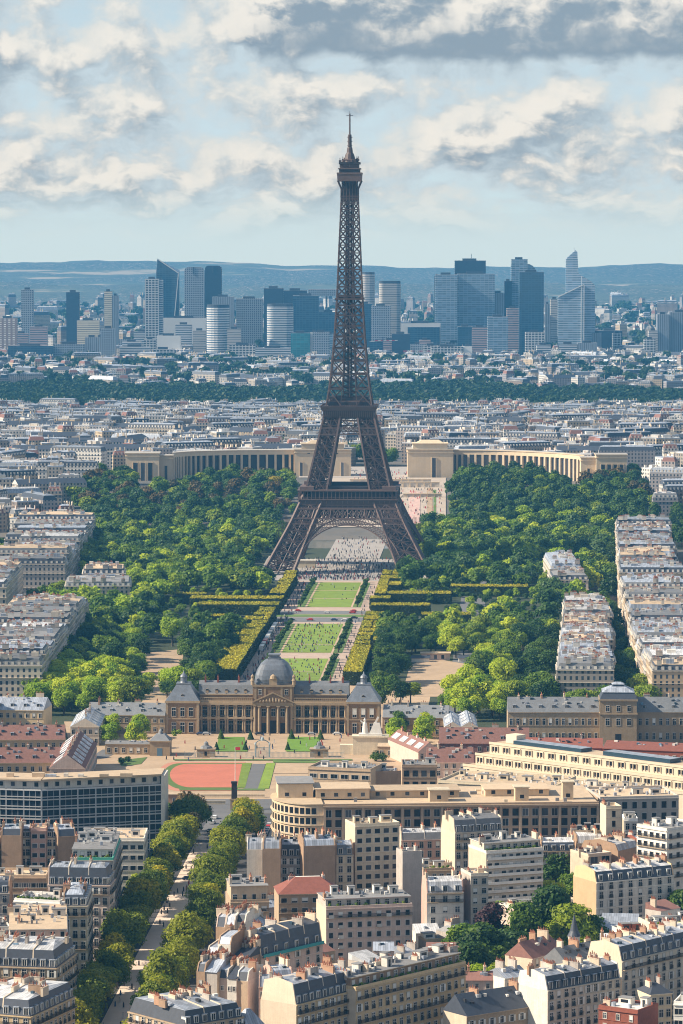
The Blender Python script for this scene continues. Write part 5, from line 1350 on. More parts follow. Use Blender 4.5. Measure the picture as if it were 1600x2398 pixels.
    Dm = MB(); Dm.lathe([(9.3, 23.3), (9.5, 24.2), (9.1, 24.25), (9.25, 25.6), (8.9, 27.6), (8.0, 30.2), (6.5, 32.6), (4.6, 34.2), (3.0, 34.9), (2.7, 35.0)], 40, 0, 10.2, 0, .5, 4.5)
    d = Dm.build('dome', [M['dome']], root)
    L = MB(); L.box(-3.0, 7.2, 34.9, 3.0, 13.2, 35.5, 0); L.box(-2.4, 7.8, 35.5, 2.4, 12.6, 36.7, 0); L.box(-2.9, 7.3, 36.7, 2.9, 13.1, 37.2, 0); L.build('lantern', [M['dome']], d)
    Cn = MB(); Cn.box(-1.9, .6, 23.3, 1.9, 1.6, 26.2, 0); Cn.lathe([(1.7, 26.2), (1.3, 27.6), (.2, 28.4)], 10, 0, 1.2, 0); Cn.build('clock_frame', [M['old_pale']], d)
    for sx in (-1, 1):
        f = MB(); f.lathe([(.9, 23.3), (.9, 25.2), (1.2, 25.3), (.6, 26.4), (.9, 27.4), (.1, 28.4)], 10, sx * 9.9, 1.2); f.build('urn', [M['old_pale']], root)
    # corner pavilions
    for s, nm in ((-1, 'left'), (1, 'right')):
        p = MB(); x0, x1 = sorted((s * 35.3, s * 51.0)); p.box(x0, -4, -.3, x1, 13, 15.6, 0); p.box(x0 - .5, -4.5, 14.9, x1 + .5, 13.5, 16.0, 1); p.box(x0 - .2, -4.2, 7.1, x1 + .2, 13.2, 7.6, 1)
        for xx in (x0 + .5, x1 - .5): p.box(xx - .55, -4.25, 0, xx + .55, -4.002, 14.8, 1)
        p.build('pavilion', st, root)
        r = MB(); xm = (x0 + x1) / 2
        sq = lambda h, dy: [(xm - h, 4.5 - dy), (xm + h, 4.5 - dy), (xm + h, 4.5 + dy), (xm - h, 4.5 + dy)]
        r.taper(sq(8.1, 8.8), 16.0, sq(5.6, 6.2), 19.6, 0); r.taper(sq(5.6, 6.2), 19.6, sq(3.3, 3.8), 23.2, 0); r.box(xm - 3.4, .6, 23.2, xm + 3.4, 8.4, 23.8, 0)
        r.lathe([(1.9, 23.8), (1.6, 24.4), (1.5, 26.4), (1.9, 26.5), (1.5, 27.4), (.5, 28.3), (.1, 29.6)], 10, xm, 4.5, 0)
        r.build('pavilion_roof', [M['dome']], root)
        for i in range(3):
            x = xm + (i - 1) * 4.1
            inst('window', win_mesh(2.0, 4.6, 'plain'), root, (x, -4, 1.0)); inst('window', win_mesh(1.9, 4.0, 'shut' if s > 0 else 'plain'), root, (x, -4, 8.6))
        for i in range(4):
            if s < 0: continue
            inst('window', win_mesh(1.8, 4.0, 'plain'), root, (x0, -2 + i * 3.9, 8.6), R(-90))
        inst('dormer', cached('oeil', lambda: oeil()), root, (xm, -2.8, 17.0))
def oeil():
    mb = MB(); mb.box(-.7, -.1, 0, .7, 1.4, 1.3, 1); mb.lathe([(.75, 0), (.75, .01)], 3)
    n = len(mb.V)
    for i in range(9):
        a = math.pi * i / 8; mb.V.append((math.cos(a) * .75, -.15, 1.3 + math.sin(a) * .75)); mb.V.append((math.cos(a) * .75, 1.6, 1.3 + math.sin(a) * .75))
    for i in range(8): mb.F.append((n + 2 * i, n + 2 * i + 1, n + 2 * i + 3, n + 2 * i + 2)); mb.M.append(1)
    mb.F.append(tuple(n + 2 * i for i in range(9))); mb.M.append(0)
    return mb.mesh('dormer', [M['glass'], M['old_pale']])
academy()
def gate_and_fence():
    M['gate'] = mat('blue_grey_ironwork', (.30, .38, .42), rough=.5)
    a = G(615, 1775); r = empty('court_gate', (a.x, a.y, 0), -AA, 'pale blue iron gate with an arched crest in the middle of the court fence', 'gate')
    p = MB(); 
    for x in (-3.2, 3.2): p.box(x - .35, -.35, 0, x + .35, .35, 6.2, 0); p.lathe([(.6, 6.2), (.25, 7.1)], 8, x, 0, 0)
    p.build('gate_post', M['gate'], r)
    l = MB()
    for i in range(13): l.box(-2.8 + i * .46 - .05, -.05, .1, -2.8 + i * .46 + .05, .05, 5.0 - abs(i - 6) * .05, 0)
    l.box(-2.85, -.08, 4.6, 2.85, .08, 4.8); l.box(-2.85, -.08, .3, 2.85, .08, .5); l.build('gate_leaf', M['gate'], r)
    c = MB(); pts = [(3.2 * math.cos(t), 6.0 + 2.2 * math.sin(t)) for t in np.linspace(0, math.pi, 13)]
    for q, w in zip(pts[:-1], pts[1:]): c.beam((q[0], 0, q[1]), (w[0], 0, w[1]), .4)
    c.lathe([(.9, 8.0), (.7, 9.0), (.2, 9.8)], 8); c.build('gate_arch', M['gate'], r)
    for u0, u1, lab in ((432, 474, 'left end'), (492, 606, 'left'), (624, 738, 'right'), (758, 806, 'right end')):
        A, B = G(u0, 1776), G(u1, 1776); L = (B - A).length; f = MB()
        n = int(L / .55)
        for i in range(n + 1): f.box(L * i / n - .06, -.05, 0, L * i / n + .06, .05, 2.9 + (.5 if i % 8 == 0 else 0), 0)
        f.box(0, -.07, 2.4, L, .07, 2.55, 0); f.box(0, -.3, -.1, L, .3, .5, 1)
        o = f.build('court_fence', [M['gate'], M['stone_pale']], None, A, math.atan2(B.y - A.y, B.x - A.x)); tag(o, f'pale blue iron fence section at the {lab} of the court', 'fence')
    for u, lab in ((483, 'left'), (748, 'right')):
        q = G(u, 1773); r = empty('gate_lodge', (q.x, q.y, 0), -AA, f'small stone gate lodge with a sculpted top {lab} of the arched gate', 'lodge')
        w = MB(); w.box(-4, -2.6, 0, 4, 2.6, 3.6, 0); w.box(-4.4, -3, 3.6, 4.4, 3, 4.1, 1); w.build('wall', [M['old_pale'], M['old_pale']], r)
        t = MB(); t.lathe([(3, 4.1), (2.4, 5.0), (1.2, 5.4), (1.0, 6.6), (.3, 7.2)], 9); t.build('trophy', M['slate_old'], r)
        inst('window', win_mesh(1.2, 2., 'dark'), r, (0, -2.6, .9))
    # corner pylon with a white statue group at right, gatehouse at left
    q = G(868, 1766); r = empty('sculpture_plinth', (q.x, q.y, 0), -AA, 'pale stone plinth carrying a white statue group right of the court', 'monument')
    w = MB(); w.box(-8, -3, 0, 8, 3, 8.0, 0); w.box(-8.5, -3.5, 8.0, 8.5, 3.5, 8.7, 0); w.box(-14, -2, 0, -8, 2, 4.4, 0); w.build('plinth', [M['cream']], r)
    s = MB(); s.box(-5.4, -2, 8.7, 5.4, 2, 9.6); s.lathe([(1.5, 9.6), (1.2, 12), (1.0, 14), (.5, 15), (.65, 15.8), (.2, 16.5)], 9, -2.6, 0)
    s.taper([(-.5, -1.5), (5.2, -1.5), (5.2, 1.5), (-.5, 1.5)], 9.6, [(1.5, -.7), (4.2, -.7), (4.2, .7), (1.5, .7)], 14.5); s.beam((-2.6, 0, 13.8), (-4.6, 0, 15.4), .6); s.beam((2, 0, 14), (3.6, 0, 17.2), .9)
    s.build('statue_group', M['white'], r)
    q = G(376, 1768); r = empty('gatehouse', (q.x, q.y, 0), -AA, 'domed stone gatehouse with blue door overgrown with green, left of the court', 'gatehouse')
    w = MB(); w.box(-4.6, -4, 0, 4.6, 6, 6.4, 0); w.box(-5.1, -4.5, 6.4, 5.1, 6.5, 7.0, 1); w.build('wall', [M['old_pale'], M['old_pale']], r)
    t = MB(); t.taper([(-4.6, -4), (4.6, -4), (4.6, 6), (-4.6, 6)], 7.0, [(-2, -1), (2, -1), (2, 3), (-2, 3)], 9.6, 0); t.lathe([(1.2, 9.6), (.8, 11), (.1, 12)], 8, 0, 1); t.build('roof', M['slate_old'], r)
    d = MB(); d.box(-1.2, -4.06, 0, 1.2, -3.9, 3.6, 0); d.build('door', M['glass_blue'], r)
    for i, (dx, dy) in enumerate(((6, 9), (7, 13), (5, 16))): inst('climbing_plant', plant_mesh(i), r, (dx, dy, 6.6), 0, (2.4, 2.4, 2.4))
gate_and_fence()
# ------------------------------------------------------------------ ministries, barracks and wings of the middle distance
def glass_slab():
    H = 30; A, Bm, C = G(-150, 1818, H), G(97, 1825, H), G(377, 1812, H)
    root = empty('office_slab', (Bm.x, Bm.y, 0), 0, 'long grey glass office slab bent in the middle, with a tan roof, at the left', 'office building')
    o = Vector((Bm.x, Bm.y, 0)); P = [A - o, Bm - o, C - o]; P = [Vector((p.x, p.y, 0)) for p in P]
    dk = M['glass_office'] = glass_mat('office_glass', (.022, .032, .05), .15); gr = M['mullion'] = mat('grey_metal_mullion', (.47, .48, .50), rough=.5)
    w = MB(); back = Vector((.05, 1, 0)) * 15
    for a, b in ((P[0], P[1]), (P[1], P[2])):
        w.prism([(a.x, a.y), (b.x, b.y), (b.x + back.x, b.y + back.y), (a.x + back.x, a.y + back.y)], -.5, H - 4, 0)
    w.build('glass_wall', dk, root)
    fl = 7; fh = (H - 4) / fl
    for k in range(fl + 1):
        m = MB()
        for a, b in ((P[0], P[1]), (P[1], P[2])):
            d = (b - a).normalized(); n = Vector((d.y, -d.x, 0)); z = H - 4 - k * fh
            p0, p1 = a + n * .55, b + n * .55
            m.prism([(p0.x, p0.y), (p1.x, p1.y), (b.x - n.x * .1, b.y - n.y * .1), (a.x - n.x * .1, a.y - n.y * .1)], z - .5, z, 0)
            q0, q1 = a + n * .5, b + n * .5; q0 = Vector((*q0.xy, z + .85)); q1 = Vector((*q1.xy, z + .85))
            if k: m.beam(q0, q1, .32)
        m.build('floor_band', gr, root)
    m = MB()
    for a, b in ((P[0], P[1]), (P[1], P[2])):
        L = (b - a).length; d = (b - a) / L; n = Vector((d.y, -d.x, 0)); q = int(L / 2.3)
        for i in range(q + 1):
            p = a + d * (L * i / q) + n * .25; wd = .5 if i % 3 == 0 else .16
            m.beam((p.x, p.y, 0), (p.x, p.y, H - 4), wd)
    m.build('mullion', gr, root)
    t = MB()
    for a, b in ((P[0], P[1]), (P[1], P[2])):
        d = (b - a).normalized(); n = Vector((d.y, -d.x, 0)); a2, b2 = a - n * 1.2, b - n * 1.2
        t.prism([(a2.x, a2.y), (b2.x, b2.y), (b.x + back.x, b.y + back.y), (a.x + back.x, a.y + back.y)], H - 3.99, H - .6, 0)
        p0, p1 = a + n * .9, b + n * .9
        t.prism([(p0.x, p0.y), (p1.x, p1.y), (b.x + back.x * 1.05, b.y + back.y * 1.05), (a.x + back.x * 1.05, a.y + back.y * 1.05)], H - .599, H, 1, 1)
    t.build('top_storey', [M['white2'], M['deck_warm']], root)
    for a, b in ((P[0], P[1]), (P[1], P[2])):
        L = (b - a).length; d = (b - a) / L; n = Vector((d.y, -d.x, 0)); q = int(L / 4.2); an = math.atan2(d.y, d.x)
        for i in range(q):
            p = a + d * (L * (i + .5) / q) - n * 1.2; inst('window', win_mesh(1.7, 1.7, 'wide'), root, (p.x, p.y, H - 3.1), an)
    e = MB(); c = P[2]; e.prism([(c.x + .02, c.y - .6), (c.x + 1.4, c.y - .6), (c.x + 1.4 + back.x, c.y + back.y), (c.x + .02 + back.x, c.y + back.y)], -.5, H - .61, 0); e.build('end_wall', M['white2'], root)
    for i in range(9):
        b = MB(); q = rb.uniform(.8, 2.4); b.box(-q, -1, 0, q, 1, rb.uniform(.8, 1.8)); b.build('roof_vent', M[rb.choice(('deck_warm', 'zinc', 'white2'))], root, (P[1].x + rb.uniform(-30, 40), P[1].y + 7, H + .01))
glass_slab()
def curved_ministry():
    H = 28; A = G(758, 1882, H); B_ = G(1404, 1876, H); W = B_.x - A.x
    root = empty('ministry_building', (A.x, A.y, 0), math.atan2(B_.y - A.y, W), 'very long brown pillared ministry with a rounded cream corner and flat tan roofs', 'office building')
    sm, cm = M['min_stone'], M['min_cream']
    w = MB(); w.box(0, 0, -.5, W, 46, H - .9, 0, 1); w.build('wall', [sm, M['deck_warm']], root)
    e = MB(); e.box(-.3, -1.1, H - 1.6, W, 46.2, H - .88, 0, 1); e.box(-.3, -.5, H - .879, W, .4, H - .2, 0); e.build('cornice', [sm, M['deck_warm']], root)
    n = round(W / 7.4)
    for i in range(n + 1):
        p = cached('pil', lambda: pil_mesh(H)); inst('pilaster', p, root, (min(max(W * i / n, .4), W - .4), 0, 0))
    cnt = 0
    for f in range(4):
        for i in range(n):
            for s in (-.25, .25):
                if cnt < 100: inst('window', win_mesh(2.25, 2.7, rb.choice(('dark', 'dark', 'wide'))), root, (W * (i + .5 + s) / n, 0, H - 5.2 - f * 3.7)); cnt += 1
    # rounded corner
    Rr = 21.; cx, cy = 0, Rr
    pts = [(0, 0)] + [(-Rr * .75 * math.sin(a) - 2.5, Rr - Rr * math.cos(a)) for a in np.linspace(.0, math.pi * .62, 15)]
    c = MB(); poly = [(-.003, -.2)] + [(x, y - .2) for x, y in pts[1:]] + [(-.003, 44)]; poly = poly[::-1]
    c.prism(poly, -.5, H - .5, 0, 1); c.build('rounded_wing', [cm, M['deck_warm']], root)
    for z in (H - 4.6, H - 8.3, H - 12, H - .5):
        b = MB(); big = [(x * 1.02 - .15, y - .35 if i < 8 else y) for i, (x, y) in enumerate(poly[::-1])][::-1]; b.prism(big, z, z + .35, 0); b.build('string_course', cm, root)
    for (x0, y0), (x1, y1) in zip(pts[1:-1], pts[2:]):
        an = math.atan2(y0 - y1, x0 - x1)
        if an > math.pi * .75: continue
        for f in range(4): inst('window', win_mesh(1.75, 2.3, 'dark'), root, ((x0 + x1) / 2, (y0 + y1) / 2 - .2, H - 4.0 - f * 3.7), an)
    for q, (x0, y0, x1, y1, h, roofm) in enumerate(((-16, 16, -3, 34, 5.5, 'deck_grey'), (-2, 14, 18, 30, 3.6, 'deck_warm'), (18.5, 18, 52, 32, 2.6, 'deck_warm'), (40, 8, 47, 14, 4.2, 'cream'), (62, 20, 86, 34, 2.4, 'deck_warm'), (72, 8, 77, 13, 5., 'cream'), (90, 10, 94, 14, 6.5, 'cream'))):
        if x1 > W: continue
        b = MB(); z = H - .45 if x0 < 0 else H - .87; b.box(x0, y0, z, x1, y1, z + h, 0, 1); b.box(x0 - .5, y0 - .5, z + h, x1 + .5, y1 + .5, z + h + .35, 1); b.build('roof_hut', [cm, M[roofm]], root)
        for i in range(max(1, int((x1 - x0) / 5))): inst('window', win_mesh(1.5, 1.4, 'dark'), root, (x0 + (x1 - x0) * (i + .5) / max(1, int((x1 - x0) / 5)), y0, z + .9))
    for i in range(16):
        b = MB(); q = rb.uniform(.5, 1.6); b.box(-q, -q * .6, 0, q, q * .6, rb.uniform(.6, 1.6)); b.build('roof_vent', M[rb.choice(('cream', 'deck_grey', 'white2'))], root, (rb.uniform(4, W - 4), rb.uniform(4, 42), H - .87))
def pil_mesh(H):
    mb = MB(); mb.box(-.45, -.8, -.5, .45, -.002, H - 1.62, 0); return mb.mesh('pilaster', M['min_pil'])
M['min_stone'] = mat('ministry_brown_stone', (.34, .25, .18), var=.2, streak=.3); M['min_cream'] = mat('ministry_cream_stone', (.58, .45, .31), var=.2, streak=.25); M['min_pil'] = mat('ministry_pilaster', (.45, .34, .25), var=.2)
curved_ministry()
bld('grey-brown right end of the pillared ministry with three rows of windows', (1406, 1872), (1590, 1868), 27, 26, 'flat', 'stone_grey', 'tan', 6, bays=8, ww=1.9, wh=2.5, style='dark', mix=['dark', 'wide'], chim=0, huts=3, rmat=('deck_warm', 'zinc'), name='office_building', cat='office building')
bld('brown office block with dark window bays behind the curved ministry roof', (722, 1800), (868, 1806), 22, 18, 'flat', 'tan', 'tan', 5, bays=6, ww=3., wh=1.7, style='wide', chim=0, huts=3, rmat=('deck_grey', 'zinc'), name='office_building', cat='office building')
bld('brown blank-fronted block right of the dark window bays', (868, 1812), (940, 1810), 20, 14, 'flat', 'party', 'party', 0, style=None, chim=0, huts=1, rmat=('deck_grey', 'zinc'), cornice=False)
bld('dark brown gate block with tall openings between the ministry and the stepped terraces', (942, 1796), (1024, 1796), 20, 16, 'flat', 'min_stone', 'tan', 4, bays=4, ww=2.2, wh=2.6, style='dark', chim=0, huts=2, rmat=('deck_grey', 'zinc'))
bld('low cream roofs annexe in front of the stepped terraces', (1026, 1832), (1300, 1846), 19, 30, 'flat', 'cream', 'cream', 3, bays=14, style='dark', ww=1.4, wh=1.4, chim=0, huts=5, rmat=('deck_warm', 'zinc'), hutm='cream')
bld('low cream annexe with dark roofed hut right of the first annexe', (1302, 1850), (1480, 1858), 19, 24, 'flat', 'cream', 'cream', 3, bays=9, style='dark', ww=1.4, wh=1.4, chim=0, huts=4, rmat=('deck_warm', 'zinc'), hutm='white2')
def stepped():
    tiers = [((1147, 1740), (1640, 1801), 20, 0), ((1116, 1765), (1640, 1828), 15.3, 1), ((1086, 1791), (1640, 1856), 10.6, 2)]
    A, B_ = G(*tiers[0][0], 20), G(*tiers[0][1], 20); ang = math.atan2(B_.y - A.y, B_.x - A.x)
    root = empty('terraced_building', (A.x, A.y, 0), ang, 'cream terraced building stepping down in three window tiers at the right', 'office building')
    d = Vector((math.cos(ang), math.sin(ang))); nrm = Vector((d.y, -d.x)); cnt = 0
    for (pl, pr, h, k) in tiers:
        P = G(*pl, h).xy - A.xy; Q = G(*pr, h).xy - A.xy
        x0, x1 = P.dot(d), Q.dot(d); y = -4. * k
        m = MB(); m.box(x0, y, -.5, x1, 14 - k * .02, h, 0, 1); m.box(x0 - .1, y - .3, h - .5, x1, y - .003, h + .55, 0); m.build('tier', [M['cream_pale'], M['deck_warm']], root)
        n = int((x1 - x0) / (6.2 if k == 0 else 5.4))
        for i in range(n):
            xm = x0 + (x1 - x0) * (i + .5) / n
            if k < 2:
                for s in (-.75, .75):
                    if cnt < 100: inst('window', win_mesh(1.1, 1.9, 'dark'), root, (xm + s, y, h - 3.3)); cnt += 1
                b = cached('bay', lambda: bay_mesh()); inst('bay_hood', b, root, (xm, y, h - 3.5))
            elif cnt < 160: inst('window', win_mesh(1.3, 1.4, 'dark'), root, (xm, y, h - 3.0)); cnt += 1
    m = MB(); L = 60; m.box(10, 4, 20.004, 48, 11, 21.6, 0, 1); m.box(60, 4, 20.004, L + 36, 11, 21.8, 0, 1); m.build('skylight', [M['glass_blue'], M['zinc']], root)
    c = MB(); c.box(4, 6, 20.004, 10, 12, 23.5, 0); c.build('roof_hut', M['cream_pale'], root)
def bay_mesh():
    mb = MB(); mb.box(-1.9, -.5, 2.15, 1.9, -.003, 2.5, 0)
    for x in (-1.8, 0, 1.8): mb.box(x - .15, -.45, -.1, x + .15, -.004, 2.149, 0)
    return mb.mesh('bay_hood', M['cream_pale'])
M['cream_pale'] = mat('pale_cream_render', (.64, .55, .42), var=.15, streak=.15)
stepped()
# long low ranges: walls with windows, tiled roofs with dormers and chimneys
def rng(label, pl, pr, H, dep, hm, wall, roofm, bays, chim, style='plain', ww=1.3, wh=2., floors=2, cat='building', name='range_building', dorm='slate', roof='gable', side=None, nd=None, sky=0, sides=''):
    r, W, dp, Hh = bld(label, pl, pr, H, dep, roof, wall, side or wall, floors, bays=bays, ww=ww, wh=wh, style=style, chim=chim, hm=hm, rmat=(roofm, roofm), dorm=None, cat=cat, name=name, fh=H / floors * .95, top=.9, sides=sides)
    if roof == 'gabley':
        sl = math.atan2(hm, W / 2 + .35)
        for i in range(sky):
            for q in (-1, 1):
                m = MB(); m.box(-W * .17, 0, 0, W * .17, dep / sky * .62, .3, 0); o = m.build('skylight', M['zinc_pale'], r, (W / 2 + q * W * .27, dep * (i + .2) / sky, H + hm * .47)); o.rotation_euler = (0, q * sl, 0)
        return r
    sl = math.atan2(hm, dep / 2)
    for i in range(nd if nd is not None else bays // 2):
        n = nd if nd is not None else bays // 2
        if n: inst('dormer', dormer_mesh(dorm, 1.1, 1.5), r, (W * (i + .5) / n, dep * .13, H + hm * .24))
    for i in range(sky):
        m = MB(); m.box(0, 0, 0, W / sky * .72, dep * .3, .25, 0); o = m.build('skylight', M['zinc_pale'], r, (W * (i + .14) / sky, dep * .1, H + hm * .24)); o.rotation_euler = (sl, 0, 0)
    return r
rng('upper range of barracks with a red-brown roof of dormers and chimneys at the left', (-60, 1733), (152, 1732), 9.5, 13, 6, 'stone_gold', 'tile_brown', 12, 5)
rng('lower range of barracks with a red-brown roof at the left, just behind the glass slab', (-60, 1788), (140, 1786), 9.5, 13, 6, 'stone_gold', 'tile_brown', 11, 4)
rng('barracks cross wing with skylights in its red roof, its flank towards the square', (116, 1800), (198, 1800), 9.5, 80, 6, 'stone_pink', 'tile_brown', 3, 6, nd=0, side='stone_pink', sides='R', roof='gabley', sky=7)
rng('grey glazed hall roof behind the barracks cross wing', (165, 1702), (232, 1702), 9, 45, 4, 'stone_pale', 'zinc', 5, 3, nd=0, sky=6, roof='gabley')
rng('cream stone block with a pale zinc roof at the left edge beside the academy', (-50, 1662), (102, 1664), 14, 22, 5, 'stone_gold', 'zinc', 10, 4, floors=3)
rng('low left wing of the academy with a grey slate roof', (206, 1674), (387, 1676), 9, 11, 5.5, 'old_pale', 'slate_old', 11, 4, name='academy_wing')
rng('single-storey stone range with small windows left of the gatehouse', (246, 1742), (350, 1743), 5, 6, 1.2, 'old_pale', 'deck_grey', 6, 0, floors=1, nd=0)
rng('low right wing of the academy with grey slate roof behind the leafy court', (896, 1680), (1050, 1682), 9, 11, 5.5, 'old', 'slate_old', 9, 4, name='academy_wing')
rng('single-storey stone range right of the statue plinth', (884, 1748), (1000, 1750), 5, 6, 1.2, 'old_pale', 'deck_warm', 6, 0, floors=1, nd=0)
rng('left one of two grey glazed hall roofs beside the academy', (1043, 1702), (1078, 1702), 9, 44, 2.4, 'stone_pale', 'zinc', 2, 0, nd=0, sky=2, roof='gabley')
rng('right one of two grey glazed hall roofs beside the academy', (1081, 1702), (1118, 1702), 9, 44, 2.4, 'stone_pale', 'zinc', 2, 0, nd=0, sky=4, roof='gabley')
rng('long barracks with a brown-red roof and dark dormers in the middle right', (1028, 1741), (1240, 1742), 9, 13, 6.5, 'tile_brown', 'tile_brown', 10, 4)
rng('lower red-brown roofed barracks at the foot of the stepped terraces', (1000, 1786), (1110, 1786), 7, 13, 6, 'stone_pink', 'tile_brown', 6, 2)
rng('barracks cross wing with skylit red-brown roof at its gable end', (980, 1762), (1030, 1760), 8, 46, 4.4, 'stone_pink', 'tile_brown', 3, 4, nd=0, roof='gabley', sky=4)
rng('dark red brick range with white ridge behind the stepped terraces', (1210, 1750), (1412, 1752), 14, 14, 3.5, 'brick', 'tile', 14, 2, nd=0, floors=3)
rng('tall dark red brick block with pale roof edge behind the stepped terraces', (1412, 1752), (1660, 1762), 16, 16, 2.5, 'brick', 'tile', 14, 0, nd=0, floors=3)
rng('grey classical wing with a long slate mansard at the right', (1190, 1668), (1404, 1668), 14.5, 13, 6.5, 'old_pale', 'slate_old', 14, 4, floors=2, wh=3., name='academy_wing', side='old_pale')
rng('right half of the grey classical wing beyond its domed pavilion', (1492, 1668), (1700, 1668), 14.5, 13, 6.5, 'old_pale', 'slate_old', 13, 4, floors=2, wh=3., name='academy_wing', side='old_pale')
def pavilion():
    q = G(1448, 1743); r = empty('domed_pavilion', (q.x, q.y, 0), -AA, 'square pavilion with a dark slate roof in the middle of the grey classical wing', 'pavilion')
    w = MB(); w.box(-8.6, -1.2, -.3, 8.6, 16, 20.4, 0); w.box(-9, -1.6, 14, 9, 16.4, 14.7, 0); w.box(-9.1, -1.7, 20.4, 9.1, 16.5, 21.2, 0); w.build('wall', M['old_pale'], r)
    t = MB(); s = lambda h: [(-h, 7.4 - h), (h, 7.4 - h), (h, 7.4 + h), (-h, 7.4 + h)]
    t.taper(s(8.6), 21.2, s(7.2), 24.4, 0); t.taper(s(7.6), 24.4, s(3.2), 26.6, 1); t.taper(s(2.8), 26.6, s(2.4), 27.6, 0); t.taper(s(3.0), 27.6, s(1.4), 28.4, 1); t.build('roof', [M['slate'], M['zinc']], r)
    for x in (-5, 0, 5): inst('window', win_mesh(1.8, 3.2, 'plain'), r, (x, -1.2, 9.)); inst('window', win_mesh(1.6, 2.6, 'plain'), r, (x, -1.2, 15.6))
    inst('door', win_mesh(2.8, 5., 'dark'), r, (0, -1.2, 0))
pavilion()
def obelisk():
    q = D(549, 1905, 1480); q = G(549, 1897); r = empty('monument_pillar', (q.x, q.y, 0), 0, 'dark stone pillar monument standing at the head of the promenade', 'monument')
    m = MB(); m.box(-1.6, -1.6, 0, 1.6, 1.6, 4.2, 0); m.box(-1.9, -1.9, 4.2, 1.9, 1.9, 4.8, 0); m.build('pedestal', M['old_pale'], r)
    m = MB(); m.taper([(-1.2, -1.2), (1.2, -1.2), (1.2, 1.2), (-1.2, 1.2)], 4.8, [(-1.1, -1.1), (1.1, -1.1), (1.1, 1.1), (-1.1, 1.1)], 11.2, 0); m.box(-1.3, -1.3, 11.2, 1.3, 1.3, 11.9, 0); m.build('shaft', M['iron_dark'], r)
    q = G(409, 1885); r = empty('kiosk', (q.x, q.y, 0), 0, 'small orange brick kiosk beside the end of the glass slab', 'kiosk')
    m = MB(); m.box(-3.6, -3, 0, 3.6, 3, 4.6, 0); m.box(-4, -3.4, 4.6, 4, 3.4, 5.0, 1); m.build('wall', [M['brick_pale'], M['deck_warm']], r); inst('window', win_mesh(1.2, 2.2, 'plain'), r, (0, -3, 1.))
    for (u0, u1, v, lab) in ((420, 620, 1868, 'rear'), (432, 528, 1884, 'front')):
        A, B_ = G(u0, v), G(u1, v); m = MB(); L = (B_ - A).length; m.box(0, -.3, 0, L, .3, 1.3, 0); m.box(-.1, -.4, 1.3, L + .1, .4, 1.5, 0)
        tag(m.build('low_wall', [M['cream']], None, A, math.atan2(B_.y - A.y, B_.x - A.x)), f'{lab} one of two low pale walls before the red sports ground', 'wall')
    q = G(551, 1840); m = MB(); m.lathe([(.16, 0), (.08, 17)], 8); f = empty('flagpole', q, 0, 'tall white flagpole at the edge of the red sports ground', 'flagpole'); m.build('pole', M['white'], f)
    m = MB(); m.box(.1, -.05, 15.4, 2.2, .05, 16.8); m.build('flag', M['red_cloth'], f)
obelisk()
